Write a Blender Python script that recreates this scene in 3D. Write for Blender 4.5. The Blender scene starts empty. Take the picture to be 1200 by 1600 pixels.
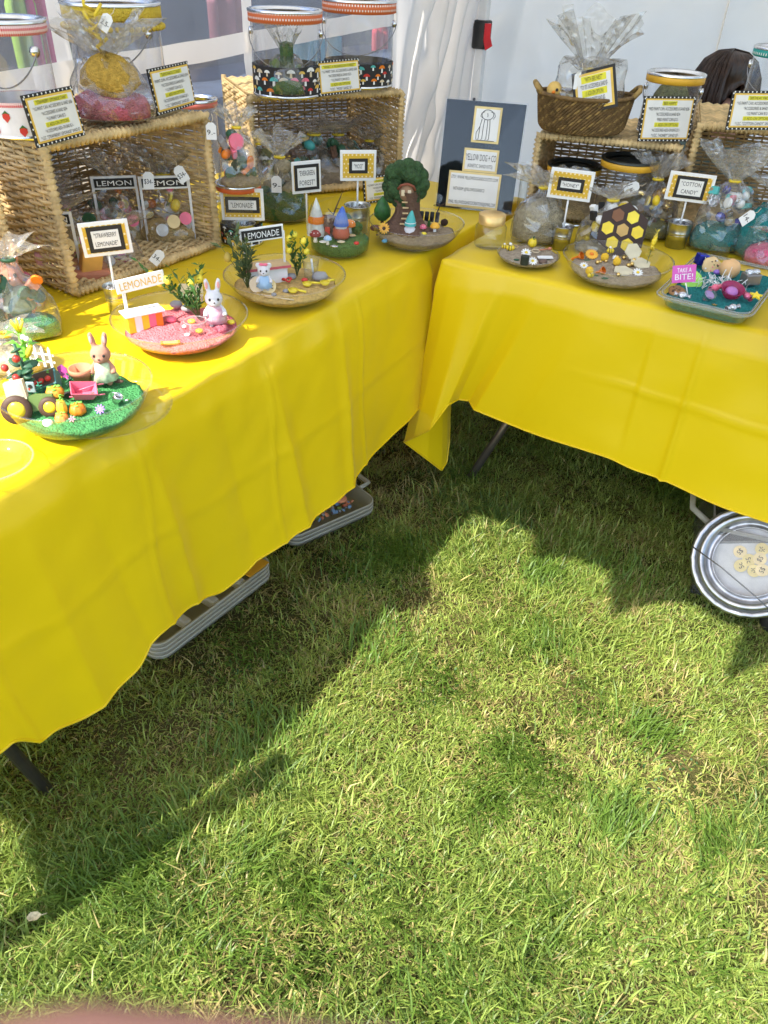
import bpy, bmesh, math, random
import numpy as np
from mathutils import Vector, Matrix, Euler, noise as mnoise

sc = bpy.context.scene
COL = sc.collection
PI = math.pi
rad = math.radians
rng = random.Random(7)

# ---------------------------------------------------------------- camera
YAW, PITCH, ROLL, EYE = rad(29.5), rad(36.9), rad(-2.4), 1.4
FOC = 1202.0 / 1600.0                       # focal length over picture height
fw0 = Vector((0, math.cos(PITCH), -math.sin(PITCH)))
rt0 = Vector((1, 0, 0)); up0 = rt0.cross(fw0)
_rt = math.cos(ROLL) * rt0 - math.sin(ROLL) * up0
_up = math.sin(ROLL) * rt0 + math.cos(ROLL) * up0
RZ = Matrix.Rotation(YAW, 3, 'Z')
c_fw, c_rt, c_up = RZ @ fw0, RZ @ _rt, RZ @ _up
EYE_P = Vector((0, 0, EYE))
cam_d = bpy.data.cameras.new('camera')
cam = bpy.data.objects.new('camera', cam_d); COL.objects.link(cam)
M3 = Matrix((c_rt, c_up, -c_fw)).transposed()
cam.matrix_world = Matrix.Translation(EYE_P) @ M3.to_4x4()
cam_d.sensor_fit = 'VERTICAL'; cam_d.sensor_height = 24.0; cam_d.lens = 24.0 * FOC
cam_d.dof.use_dof = True; cam_d.dof.focus_distance = 2.2; cam_d.dof.aperture_fstop = 7.0
cam_d.clip_start = 0.01; cam_d.clip_end = 300
sc.camera = cam

# ---------------------------------------------------------------- light
SUN = Vector((0.235, 0.62, -0.74)).normalized()   # travel direction of the light
elev = math.asin(-SUN.z); azim = math.atan2(-SUN.x, -SUN.y)
w = bpy.data.worlds.new('World'); sc.world = w; w.use_nodes = True
nt = w.node_tree
sky_n = nt.nodes.new('ShaderNodeTexSky'); sky_n.sky_type = 'NISHITA'; sky_n.sun_disc = False
sky_n.sun_elevation = elev; sky_n.sun_rotation = azim % (2 * PI)
nt.links.new(sky_n.outputs[0], nt.nodes['Background'].inputs[0])
nt.nodes['Background'].inputs[1].default_value = 0.15
sd = bpy.data.lights.new('sun', 'SUN'); sd.energy = 3.6; sd.angle = rad(0.5); sd.color = (1, .95, .86)
so = bpy.data.objects.new('sun', sd); COL.objects.link(so)
so.rotation_euler = SUN.to_track_quat('-Z', 'Y').to_euler(); so.location = (-2, -3, 6)
sc.view_settings.view_transform = 'Standard'; sc.view_settings.look = 'None'
sc.view_settings.exposure = 1.64; sc.view_settings.gamma = 1
sc.render.engine = 'CYCLES'
sc.cycles.use_denoising = True
sc.cycles.max_bounces = 10; sc.cycles.diffuse_bounces = 4; sc.cycles.glossy_bounces = 3
sc.cycles.transparent_max_bounces = 40; sc.cycles.transmission_bounces = 6
sc.cycles.caustics_reflective = False; sc.cycles.caustics_refractive = False
sc.cycles.sample_clamp_indirect = 6.0

# ---------------------------------------------------------------- picking places: a point of the photo on a real plane
def ray(px, py):
    return (c_fw * FOC + c_rt * ((px - 600) / 1600) - c_up * ((py - 800) / 1600)).normalized()
def at(px, py, z=0.745):
    d = ray(px, py); return EYE_P + d * ((z - EYE) / d.z)
def at_y(px, py, Y):
    d = ray(px, py); return EYE_P + d * (Y / d.y)
def at_x(px, py, X):
    d = ray(px, py); return EYE_P + d * (X / d.x)
def top_z(P, px, py):
    d = ray(px, py); s = (d.x * P.x + d.y * P.y) / (d.x * d.x + d.y * d.y); return EYE + s * d.z
def unit(P):                                  # metres per photo pixel at P
    return (P - EYE_P).dot(c_fw) / (FOC * 1600)

# ---------------------------------------------------------------- materials
MATS = {}
def nodes_of(name):
    m = bpy.data.materials.new(name); m.use_nodes = True
    return m, m.node_tree, m.node_tree.nodes['Principled BSDF']
def mat(name, col, rough=.6, metal=0., spec=.4, var=.12, vs=30., bump=0., bs=80., trans=0., coat=0.):
    if name in MATS: return MATS[name]
    m, t, b = nodes_of(name)
    b.inputs['Roughness'].default_value = rough; b.inputs['Metallic'].default_value = metal
    b.inputs['Specular IOR Level'].default_value = spec
    if coat: b.inputs['Coat Weight'].default_value = coat; b.inputs['Coat Roughness'].default_value = .1
    tc = t.nodes.new('ShaderNodeTexCoord')
    n = t.nodes.new('ShaderNodeTexNoise'); n.inputs['Scale'].default_value = vs; n.inputs['Detail'].default_value = 4
    t.links.new(tc.outputs['Object'], n.inputs['Vector'])
    r = t.nodes.new('ShaderNodeValToRGB'); e = r.color_ramp.elements
    e[0].position = .3; e[1].position = .7
    e[0].color = [max(0, c * (1 - var)) for c in col] + [1]; e[1].color = [min(1, c * (1 + var)) for c in col] + [1]
    t.links.new(n.outputs[0], r.inputs[0]); t.links.new(r.outputs[0], b.inputs['Base Color'])
    if bump:
        n2 = t.nodes.new('ShaderNodeTexNoise'); n2.inputs['Scale'].default_value = bs; n2.inputs['Detail'].default_value = 5
        t.links.new(tc.outputs['Object'], n2.inputs['Vector'])
        bp = t.nodes.new('ShaderNodeBump'); bp.inputs['Strength'].default_value = bump; bp.inputs['Distance'].default_value = .01
        t.links.new(n2.outputs[0], bp.inputs['Height']); t.links.new(bp.outputs[0], b.inputs['Normal'])
    if trans:
        tr = t.nodes.new('ShaderNodeBsdfTranslucent'); t.links.new(r.outputs[0], tr.inputs[0])
        mx = t.nodes.new('ShaderNodeMixShader'); mx.inputs[0].default_value = trans
        out = t.nodes['Material Output']
        t.links.new(b.outputs[0], mx.inputs[1]); t.links.new(tr.outputs[0], mx.inputs[2]); t.links.new(mx.outputs[0], out.inputs[0])
    MATS[name] = m
    return m
def clear(name, tint=(.97, .97, .97), rough=.03, haze=.03, crinkle=0., cs=40., boost=1.0, hazecol=(.8, .8, .8)):
    if name in MATS: return MATS[name]
    m, t, b = nodes_of(name); t.nodes.remove(b)
    out = t.nodes['Material Output']
    tr = t.nodes.new('ShaderNodeBsdfTransparent'); tr.inputs[0].default_value = (*tint, 1)
    gl = t.nodes.new('ShaderNodeBsdfGlossy'); gl.inputs['Roughness'].default_value = rough
    fr = t.nodes.new('ShaderNodeLayerWeight'); fr.inputs['Blend'].default_value = .5
    pw = t.nodes.new('ShaderNodeMath'); pw.operation = 'POWER'; pw.inputs[1].default_value = 4.; t.links.new(fr.outputs['Facing'], pw.inputs[0])
    mu = t.nodes.new('ShaderNodeMath'); mu.operation = 'MULTIPLY_ADD'; mu.inputs[1].default_value = .8; mu.inputs[2].default_value = .045 * boost; mu.use_clamp = True
    t.links.new(pw.outputs[0], mu.inputs[0])
    mx = t.nodes.new('ShaderNodeMixShader'); t.links.new(mu.outputs[0], mx.inputs[0])
    t.links.new(tr.outputs[0], mx.inputs[1]); t.links.new(gl.outputs[0], mx.inputs[2])
    df = t.nodes.new('ShaderNodeBsdfDiffuse'); df.inputs[0].default_value = (*hazecol, 1)
    tl = t.nodes.new('ShaderNodeBsdfTranslucent'); tl.inputs[0].default_value = (*hazecol, 1)
    ad = t.nodes.new('ShaderNodeMixShader'); ad.inputs[0].default_value = .5
    t.links.new(df.outputs[0], ad.inputs[1]); t.links.new(tl.outputs[0], ad.inputs[2])
    m2 = t.nodes.new('ShaderNodeMixShader'); m2.inputs[0].default_value = haze
    t.links.new(mx.outputs[0], m2.inputs[1]); t.links.new(ad.outputs[0], m2.inputs[2])
    t.links.new(m2.outputs[0], out.inputs[0])
    if crinkle:
        tc = t.nodes.new('ShaderNodeTexCoord')
        n = t.nodes.new('ShaderNodeTexVoronoi'); n.inputs['Scale'].default_value = cs
        t.links.new(tc.outputs['Object'], n.inputs['Vector'])
        bp = t.nodes.new('ShaderNodeBump'); bp.inputs['Strength'].default_value = crinkle; bp.inputs['Distance'].default_value = .02
        t.links.new(n.outputs['Distance'], bp.inputs['Height'])
        for s_ in (gl, fr): t.links.new(bp.outputs[0], s_.inputs['Normal'])
    MATS[name] = m
    return m
def dotted(name, base, dot, ku, kv, r=.25, cyl=True, check=False, dx=.5):
    """flat print: rows of dots (or a gingham check) on a band or a board"""
    if name in MATS: return MATS[name]
    m, t, b = nodes_of(name); b.inputs['Roughness'].default_value = .6
    L = t.links
    def mth(op, a, c=None):
        n = t.nodes.new('ShaderNodeMath'); n.operation = op
        for i, v in enumerate((a, c)):
            if v is None: continue
            if isinstance(v, (int, float)): n.inputs[i].default_value = v
            else: L.new(v, n.inputs[i])
        return n.outputs[0]
    tc = t.nodes.new('ShaderNodeTexCoord'); s = t.nodes.new('ShaderNodeSeparateXYZ'); L.new(tc.outputs['Object'], s.inputs[0])
    u = mth('MULTIPLY', mth('ARCTAN2', s.outputs[1], s.outputs[0]) if cyl else s.outputs[0], ku)
    v = mth('MULTIPLY', s.outputs[2], kv)
    if check:
        f = mth('ADD', mth('GREATER_THAN', mth('FRACT', u), .5), mth('GREATER_THAN', mth('FRACT', v), .5)); f = mth('MULTIPLY', f, .5)
    else:
        u = mth('ADD', u, mth('MULTIPLY', mth('FLOOR', v), dx))
        a = mth('SUBTRACT', mth('FRACT', u), .5); c = mth('SUBTRACT', mth('FRACT', v), .5)
        f = mth('LESS_THAN', mth('ADD', mth('MULTIPLY', a, a), mth('MULTIPLY', c, c)), r * r)
    mx = t.nodes.new('ShaderNodeMix'); mx.data_type = 'RGBA'
    L.new(f, mx.inputs[0]); mx.inputs[6].default_value = (*base, 1); mx.inputs[7].default_value = (*dot, 1)
    L.new(mx.outputs[2], b.inputs['Base Color'])
    MATS[name] = m
    return m

# ---------------------------------------------------------------- mesh builder
class MB:
    def __init__(s): s.v = []; s.f = []; s.m = []; s.sm = []; s.X = Matrix()
    def at(s, loc=(0, 0, 0), rot=(0, 0, 0), scl=1.0):
        if isinstance(scl, (int, float)): scl = (scl,) * 3
        s.X = Matrix.Translation(loc) @ Euler(rot).to_matrix().to_4x4() @ Matrix.Diagonal((*scl, 1)); return s
    def add(s, vs, fs, mi=0, smooth=True):
        o = len(s.v); X = s.X
        s.v += [tuple(X @ Vector(p)) for p in vs]
        s.f += [tuple(i + o for i in f) for f in fs]; s.m += [mi] * len(fs); s.sm += [smooth] * len(fs); return s
    def box(s, c, d, mi=0, bev=0.):
        x, y, z = [k / 2 for k in d]; cx, cy, cz = c
        if bev <= 0:
            vs = [(cx + a * x, cy + b * y, cz + e * z) for a in (-1, 1) for b in (-1, 1) for e in (-1, 1)]
            return s.add(vs, [(0, 1, 3, 2), (4, 6, 7, 5), (0, 4, 5, 1), (2, 3, 7, 6), (0, 2, 6, 4), (1, 5, 7, 3)], mi, False)
        bev = min(bev, x * .9, y * .9, z * .9)
        bm = bmesh.new(); bmesh.ops.create_cube(bm, size=1)
        for v in bm.verts: v.co = Vector((v.co.x * 2 * x, v.co.y * 2 * y, v.co.z * 2 * z))
        bmesh.ops.bevel(bm, geom=list(bm.edges), offset=bev, segments=2, affect='EDGES', profile=.5)
        bm.verts.index_update()
        s.add([(v.co.x + cx, v.co.y + cy, v.co.z + cz) for v in bm.verts], [[v.index for v in f.verts] for f in bm.faces], mi, False)
        bm.free(); return s
    def lathe(s, prof, n=32, mi=0, wob=None, smooth=True, ang=2 * PI, cap=False):
        vs = []; fs = []; k = len(prof); full = ang > 6.28
        for i in range(n if full else n + 1):
            a = ang * i / n
            for j, (r, z) in enumerate(prof):
                q = r if wob is None else wob(r, z, a, j)
                if isinstance(q, tuple): vs.append(q)
                else: vs.append((q * math.cos(a), q * math.sin(a), z))
        for i in range(n):
            i2 = (i + 1) % n if full else i + 1
            for j in range(k - 1):
                fs.append((i * k + j, i2 * k + j, i2 * k + j + 1, i * k + j + 1))
        if cap:
            fs.append([i * k for i in range(n)][::-1]); fs.append([i * k + k - 1 for i in range(n)])
        return s.add(vs, fs, mi, smooth)
    def ball(s, c, r, mi=0, n=12, m=8):
        if isinstance(r, (int, float)): r = (r, r, r)
        vs = [(c[0], c[1], c[2] - r[2])]; fs = []
        for j in range(1, m):
            b = -PI / 2 + PI * j / m
            for i in range(n):
                a = 2 * PI * i / n
                vs.append((c[0] + r[0] * math.cos(b) * math.cos(a), c[1] + r[1] * math.cos(b) * math.sin(a), c[2] + r[2] * math.sin(b)))
        vs.append((c[0], c[1], c[2] + r[2])); e = len(vs) - 1
        for i in range(n):
            i2 = (i + 1) % n
            fs.append((0, 1 + i2, 1 + i)); fs.append((e, e - n + i, e - n + i2))
            for j in range(m - 2): fs.append((1 + j * n + i, 1 + j * n + i2, 1 + (j + 1) * n + i2, 1 + (j + 1) * n + i))
        return s.add(vs, fs, mi)
    def tube(s, pts, r, n=8, mi=0, closed=False, cap=True):
        P = [Vector(p) for p in pts]; k = len(P); vs = []; fs = []
        rr = r if isinstance(r, (list, tuple)) else [r] * k
        T0 = None; N = None
        for i in range(k):
            T = (P[(i + 1) % k] - P[i - 1]) if closed else (P[min(i + 1, k - 1)] - P[max(i - 1, 0)])
            T = T.normalized() if T.length > 1e-9 else Vector((0, 0, 1))
            if N is None:
                N = T.cross(Vector((0, 0, 1)) if abs(T.z) < .9 else Vector((1, 0, 0))).normalized()
            else:
                N = N - T * N.dot(T); N = N.normalized() if N.length > 1e-6 else T.orthogonal().normalized()
            B = T.cross(N)
            for j in range(n):
                a = 2 * PI * j / n
                vs.append(P[i] + (N * math.cos(a) + B * math.sin(a)) * rr[i])
        for i in range(k if closed else k - 1):
            i2 = (i + 1) % k
            for j in range(n):
                j2 = (j + 1) % n
                fs.append((i * n + j, i * n + j2, i2 * n + j2, i2 * n + j))
        if cap and not closed: fs.append(list(range(n))[::-1]); fs.append([(k - 1) * n + j for j in range(n)])
        return s.add(vs, fs, mi)
    def prism(s, poly, d, mi=0, axis='y'):
        """polygon in x,z given depth d along y (centred), or in x,y given height d along z"""
        n = len(poly)
        if axis == 'y': vs = [(x, -d / 2, z) for x, z in poly] + [(x, d / 2, z) for x, z in poly]
        else: vs = [(x, y, 0) for x, y in poly] + [(x, y, d) for x, y in poly]
        fs = [list(range(n)), list(range(n, 2 * n))[::-1]] + [(i, (i + n), (i + 1) % n + n, (i + 1) % n) for i in range(n)]
        if axis != 'y': fs = [f[::-1] for f in fs]
        return s.add(vs, fs, mi, False)
    def build(s, name, mats, parent=None, loc=None, rot=None):
        me = bpy.data.meshes.new(name)
        me.from_pydata(s.v, [], s.f)
        if not isinstance(mats, (list, tuple)): mats = [mats]
        for m_ in mats: me.materials.append(m_)
        me.polygons.foreach_set('material_index', s.m); me.polygons.foreach_set('use_smooth', s.sm)
        me.update()
        o = bpy.data.objects.new(name, me); COL.objects.link(o)
        if parent is not None: o.parent = parent
        if loc is not None: o.location = loc
        if rot is not None: o.rotation_euler = rot
        return o
def tag(o, label=None, cat=None, group=None, kind=None):
    if label: o['label'] = label
    if cat: o['category'] = cat
    if group: o['group'] = group
    if kind: o['kind'] = kind
    return o
def thing(name, label, cat, loc=(0, 0, 0), rz=0., group=None, rot=None):
    o = bpy.data.objects.new(name, None); COL.objects.link(o); o.empty_display_size = .05
    o.location = loc; o.rotation_euler = rot if rot is not None else (0, 0, rz)
    return tag(o, label, cat, group)
def ellip(rx, ry, n=24): return [(rx * math.cos(2 * PI * i / n), ry * math.sin(2 * PI * i / n)) for i in range(n)]
def nz(x, y=0., z=0.): return mnoise.noise(Vector((x, y, z)))

# lettering: flat print as thin letters
def text_geo(mb, s, cx, cz, width, height, y=-.0012, mi=0, narrow=True):
    cu = bpy.data.curves.new('lettering', 'FONT'); cu.body = s; cu.size = 1; cu.resolution_u = 2
    o = bpy.data.objects.new('lettering', cu)
    me = bpy.data.meshes.new_from_object(o)
    co = np.array([v.co[:] for v in me.vertices]) if len(me.vertices) else np.zeros((1, 3))
    lo, hi = co.min(0), co.max(0); sp = np.maximum(hi - lo, 1e-5)
    kz = height / .73; kx = width / sp[0]
    mid = (lo + hi) / 2
    vs = [((p[0] - mid[0]) * kx + cx, y, (p[1] - .365) * kz + cz) for p in co]
    mb.add(vs, [list(f.vertices) for f in me.polygons], mi, False)
    bpy.data.objects.remove(o); bpy.data.curves.remove(cu); bpy.data.meshes.remove(me)

# ---------------------------------------------------------------- palette
WHITE = mat('white_card', (.78, .77, .75), .6, var=.03)
PAPER = mat('cream_paper', (.74, .72, .68), .7, var=.04)
BLACK = mat('black_card', (.02, .018, .016), .6)
INK = mat('ink', (.035, .03, .03), .8)
HILITE = mat('highlighter', (.72, .66, .04), .7, var=.08)
MUSTARD = mat('mustard_card', (.72, .46, .08), .6)
POLKA = dotted('yellow_polka', (.66, .40, .03), (.85, .72, .4), 95, 95, .2, cyl=False)
ZINC = mat('galvanised', (.62, .62, .58), .32, 1., var=.15)
STEEL = mat('bright_steel', (.72, .72, .72), .22, 1., var=.06)
WIRE = mat('wire', (.25, .24, .24), .4, 1.)
CLEAR = clear('clear_plastic', (.975, .975, .97), .04, .02)
CLEAR2 = clear('clear_can', (.96, .965, .975), .05, .05, boost=1.2)
GLASS = clear('glass', (.97, .98, .975), .02, .015, boost=1.3)
FILM = clear('cellophane', (.95, .95, .94), .10, .07, crinkle=.7, cs=30, boost=2.0, hazecol=(.88, .86, .82))
FILM2 = clear('cellophane_top', (.94, .94, .93), .12, .16, crinkle=.9, cs=45, boost=2.6, hazecol=(.92, .91, .88))
STRAW = mat('wicker_straw', (.66, .47, .22), .7, var=.35, vs=25, bump=.4, bs=300)
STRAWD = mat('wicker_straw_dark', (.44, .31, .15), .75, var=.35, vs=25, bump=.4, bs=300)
def sand(name, c): return mat(name, c, .95, var=.22, vs=120, bump=1.0, bs=260, spec=.1)
S_GREEN = sand('green_sand', (.08, .30, .10)); S_PINK = sand('pink_sand', (.75, .20, .22)); S_BEIGE = sand('lemon_sand', (.66, .45, .17))
S_BROWN = sand('brown_sand', (.36, .28, .19)); S_GREY = sand('honey_sand', (.42, .34, .25)); S_TEAL = sand('teal_sand', (.03, .22, .22))
S_MOSS = sand('moss_sand', (.07, .15, .04)); S_OLIVE = sand('olive_sand', (.22, .22, .10)); S_YEL = sand('yellow_sand', (.58, .36, .07))
S_ROSE = sand('rose_sand', (.52, .14, .18)); S_HOT = sand('hot_pink_sand', (.72, .14, .25)); S_TAN = sand('tan_sand', (.40, .34, .22))
LEAF = mat('leaf', (.06, .16, .03), .5, var=.35, trans=.25); LEAFD = mat('leaf_dark', (.03, .10, .05), .5, var=.3)
LIME = mat('lime_leaf', (.18, .50, .06), .45, var=.2); LEMON = mat('lemon_yellow', (.78, .62, .05), .4)
ORANGE = mat('orange_plastic', (.76, .20, .015), .4); RED = mat('red_plastic', (.55, .04, .03), .35); PINK = mat('pink_plastic', (.78, .16, .24), .35)
TERRA = mat('terracotta', (.55, .21, .11), .7); BROWN = mat('bark', (.13, .07, .045), .8, bump=.8, bs=120); GREY = mat('grey_stone', (.28, .27, .27), .7, bump=.3)
TAN = mat('tan_flock', (.48, .22, .14), .85, var=.06); FLOCKW = mat('white_flock', (.62, .60, .61), .85, var=.04)
WHITEP = mat('white_plastic', (.80, .79, .76), .35, var=.03); YELP = mat('yellow_plastic', (.80, .58, .03), .35)
GOLD = mat('gold_bead', (.75, .52, .18), .25, 1.); PURPLE = mat('purple', (.30, .16, .55), .4); BLUE = mat('blue_foil', (.03, .04, .35), .2, .6)
TEALP = mat('teal_plastic', (.08, .42, .40), .4); SILVER = mat('silver_foil', (.7, .7, .72), .2, 1., bump=.8, bs=150)
DKGREEN = mat('farm_green', (.13, .20, .05), .45); CREAMW = mat('cream_wood', (.66, .54, .36), .6); WOOD = mat('light_wood', (.60, .42, .22), .6)
DKBROWN = mat('dark_brown', (.07, .035, .02), .6); TEALD = mat('teal_box', (.06, .19, .18), .6); MAGENTA = mat('magenta', (.62, .10, .40), .45)
SKYB = mat('pale_blue', (.35, .52, .72), .6)

# ================================================================ GROUND
XL, YR = -0.915, 1.768                       # front edges of the two tables
def soil_mat():
    m, t, b = nodes_of('soil'); b.inputs['Roughness'].default_value = .95; b.inputs['Specular IOR Level'].default_value = .1
    tc = t.nodes.new('ShaderNodeTexCoord')
    n = t.nodes.new('ShaderNodeTexNoise'); n.inputs['Scale'].default_value = 3.2; n.inputs['Detail'].default_value = 8
    r = t.nodes.new('ShaderNodeValToRGB'); e = r.color_ramp.elements
    e[0].position = .36; e[0].color = (.05, .07, .012, 1); e[1].position = .74; e[1].color = (.26, .19, .085, 1)
    n2 = t.nodes.new('ShaderNodeTexNoise'); n2.inputs['Scale'].default_value = 160; n2.inputs['Detail'].default_value = 5
    mx = t.nodes.new('ShaderNodeMix'); mx.data_type = 'RGBA'; mx.blend_type = 'MULTIPLY'; mx.inputs[0].default_value = .7
    t.links.new(tc.outputs['Object'], n.inputs[0]); t.links.new(tc.outputs['Object'], n2.inputs[0]); t.links.new(n.outputs[0], r.inputs[0])
    t.links.new(r.outputs[0], mx.inputs[6]); t.links.new(n2.outputs[0], mx.inputs[7]); t.links.new(mx.outputs[2], b.inputs[0])
    bp = t.nodes.new('ShaderNodeBump'); bp.inputs['Strength'].default_value = .8; bp.inputs['Distance'].default_value = .02
    t.links.new(n2.outputs[0], bp.inputs['Height']); t.links.new(bp.outputs[0], b.inputs['Normal'])
    return m
def gz(x, y): return .012 * nz(x * 1.3, y * 1.3, 3.) + .006 * nz(x * 5, y * 5, 9.)
g = MB(); N = 60
xs = [-60, -12, -4] + [-2.1 + 3.4 * i / N for i in range(N + 1)] + [4, 12, 60]
ys = [-60, -12, -3] + [-.3 + 3.5 * i / N for i in range(N + 1)] + [6, 14, 60]
g.add([(x, y, gz(x, y) if -2.2 < x < 1.4 and -.4 < y < 3.3 else -.01) for x in xs for y in ys],
      [(i * len(ys) + j, (i + 1) * len(ys) + j, (i + 1) * len(ys) + j + 1, i * len(ys) + j + 1) for i in range(len(xs) - 1) for j in range(len(ys) - 1)])
tag(g.build('ground', soil_mat()), 'bare brown soil and dry thatch under the lawn', None, None, 'structure')

def grass_mat():
    m, t, b = nodes_of('grass_blade'); t.nodes.remove(b); out = t.nodes['Material Output']
    at_ = t.nodes.new('ShaderNodeAttribute'); at_.attribute_name = 'tint'
    pb = t.nodes.new('ShaderNodeBsdfPrincipled'); pb.inputs['Roughness'].default_value = .42; pb.inputs['Specular IOR Level'].default_value = .35
    tl = t.nodes.new('ShaderNodeBsdfTranslucent')
    hs = t.nodes.new('ShaderNodeHueSaturation'); hs.inputs['Value'].default_value = 1.5; hs.inputs['Saturation'].default_value = 1.0
    mx = t.nodes.new('ShaderNodeMixShader'); mx.inputs[0].default_value = .36
    t.links.new(at_.outputs['Color'], pb.inputs['Base Color']); t.links.new(at_.outputs['Color'], hs.inputs['Color']); t.links.new(hs.outputs[0], tl.inputs[0])
    t.links.new(pb.outputs[0], mx.inputs[1]); t.links.new(tl.outputs[0], mx.inputs[2]); t.links.new(mx.outputs[0], out.inputs[0])
    return m
def fbm(x, y, s, seed):
    """smooth value noise on arrays"""
    r = np.random.RandomState(seed); G = r.rand(64, 64); o = np.zeros_like(x); a = 1.; tot = 0.
    for k in range(3):
        u = x * s * 2 ** k + 17.3 * k; v = y * s * 2 ** k + 9.1 * k
        i = np.floor(u).astype(int); j = np.floor(v).astype(int); fu = u - i; fv = v - j
        fu = fu * fu * (3 - 2 * fu); fv = fv * fv * (3 - 2 * fv)
        g_ = lambda a_, b_: G[a_ % 64, b_ % 64]
        o += a * ((g_(i, j) * (1 - fu) + g_(i + 1, j) * fu) * (1 - fv) + (g_(i, j + 1) * (1 - fu) + g_(i + 1, j + 1) * fu) * fv)
        tot += a; a *= .5
    return o / tot
def make_grass():
    r = np.random.RandomState(5)
    n = 600000
    x = r.uniform(-2.0, 1.15, n); y = r.uniform(-.15, 3.1, n)
    cl = [at(px, py, 0) for px, py in ((690, 1070), (930, 1105), (230, 1405), (560, 890), (850, 905), (390, 1350), (1010, 1150), (620, 1430), (250, 1330), (470, 1390), (960, 1290), (1120, 1330), (760, 1250), (130, 1380), (590, 1010), (330, 1470), (1080, 1480), (720, 1560), (430, 1160))]
    cx = np.concatenate([np.array([p.x for p in cl]), r.uniform(-1., 1., 26)]); cy = np.concatenate([np.array([p.y for p in cl]), r.uniform(0, 2.6, 26)])
    nc = len(cx) * 260; ck = r.randint(0, len(cx), nc); csz = (.022 + .05 * r.rand(len(cx)))[ck]
    # tufts: pull part of the blades towards tuft centres
    nt_ = 2600; tx = r.uniform(-2.0, 1.15, nt_); ty = r.uniform(-.15, 3.1, nt_); ts = fbm(tx, ty, 2.2, 4)
    k = r.randint(0, nt_, n); tuft = (r.rand(n) < .50)
    sp = .008 + .03 * r.rand(n)
    x = np.where(tuft, tx[k] + r.normal(0, 1, n) * sp, x); y = np.where(tuft, ty[k] + r.normal(0, 1, n) * sp, y)
    clump = np.concatenate([np.zeros(n, bool), np.ones(nc, bool)])
    x = np.concatenate([x, cx[ck] + r.normal(0, 1, nc) * csz]); y = np.concatenate([y, cy[ck] + r.normal(0, 1, nc) * csz])
    tuft = np.concatenate([tuft, np.ones(nc, bool)]); k = np.concatenate([k, np.zeros(nc, int)]); caz = np.concatenate([np.zeros(n), (2 * PI * r.rand(len(cx)))[ck] + r.normal(0, .9, nc)]); n += nc
    dry = fbm(x, y, 2.6, 11); dry2 = fbm(x, y, 9., 12); lush = fbm(x, y, 3.4, 23)
    clov = (fbm(x, y, 4.5, 77) > .66) & (r.rand(n) < .10)
    bare = np.clip((dry * .6 + dry2 * .4 - .56) * 9, 0, 1) * np.clip((y + .05) * 2, 0, 1)
    keep = (r.rand(n) > bare * .60) | clump; clov &= ~clump
    x, y, dry, dry2, lush, tuft, k, clov, clump, caz = [q[keep] for q in (x, y, dry, dry2, lush, tuft, k, clov, clump, caz)]; n = len(x)
    L = (.018 + .027 * r.rand(n)) * (.62 + 1.25 * np.clip((lush - .36) * 2.4, 0, 1)); L = np.where(tuft, L * 1.15, L)
    big = r.rand(n) < .06; L = np.where(big, L * 1.5, L)
    W = (.0008 + .0010 * r.rand(n)) * np.where(big, 1.3, 1.)
    L = np.where(clump, .045 + .04 * r.rand(n), L); W = np.where(clump, .0012 + .0007 * r.rand(n), W); L = np.where(clov, .012, L); W = np.where(clov, .0030, W)
    flow = 2 * PI * fbm(x, y, 1.6, 31) * 1.6
    az = np.where(tuft, 2 * PI * r.rand(n), flow + r.normal(0, 1.3, n))
    az = np.where(clump, caz, az)
    lean0 = np.abs(r.normal(.55, .35, n)); lean1 = lean0 + np.abs(r.normal(.7, .45, n))
    flat = r.rand(n) < .22; lean0 = np.where(flat, 1.35, lean0); lean1 = np.where(flat, 1.6, lean1)
    lean0 = np.where(clov, .9, lean0); lean1 = np.where(clov, 1.5, lean1); lean0 = np.clip(lean0, 0, 1.45); lean1 = np.clip(lean1, 0, 1.9)
    L = np.where((dry > .58) & ~tuft, L * .7, L)
    dx, dy = np.cos(az), np.sin(az); tw = az + PI / 2 + r.normal(0, .5, n); sx, sy = np.cos(tw), np.sin(tw)
    z0 = .012 * 0 + np.zeros(n) - .004
    z0 += np.array([gz(a, b) for a, b in zip(np.round(x, 2), np.round(y, 2))]) if False else .0
    h1 = L * .5; p1x = x + dx * np.sin(lean0) * h1; p1y = y + dy * np.sin(lean0) * h1; p1z = z0 + np.cos(lean0) * h1
    p2x = p1x + dx * np.sin(lean1) * h1; p2y = p1y + dy * np.sin(lean1) * h1; p2z = p1z + np.cos(lean1) * h1
    p2z = np.maximum(p2z, .002 + .004 * r.rand(n)); p1z = np.maximum(p1z, .003 + .006 * r.rand(n))
    V = np.empty((n, 5, 3), np.float32)
    V[:, 0] = np.stack([x - sx * W, y - sy * W, z0], 1); V[:, 1] = np.stack([x + sx * W, y + sy * W, z0], 1)
    V[:, 2] = np.stack([p1x - sx * W * .9, p1y - sy * W * .9, p1z], 1); V[:, 3] = np.stack([p1x + sx * W * .9, p1y + sy * W * .9, p1z], 1)
    V[:, 4] = np.stack([p2x, p2y, p2z], 1)
    base = np.arange(n, dtype=np.int32)[:, None] * 5
    loops = (base + np.array([[0, 1, 3, 2, 2, 3, 4]], np.int32)).ravel()
    ls = (np.arange(n, dtype=np.int32)[:, None] * 7 + np.array([[0, 4]], np.int32)).ravel()
    me = bpy.data.meshes.new('grass'); me.vertices.add(n * 5); me.vertices.foreach_set('co', V.ravel())
    me.loops.add(len(loops)); me.loops.foreach_set('vertex_index', loops)
    me.polygons.add(n * 2); me.polygons.foreach_set('loop_start', ls)
    me.polygons.foreach_set('use_smooth', np.ones(n * 2, bool))
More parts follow.
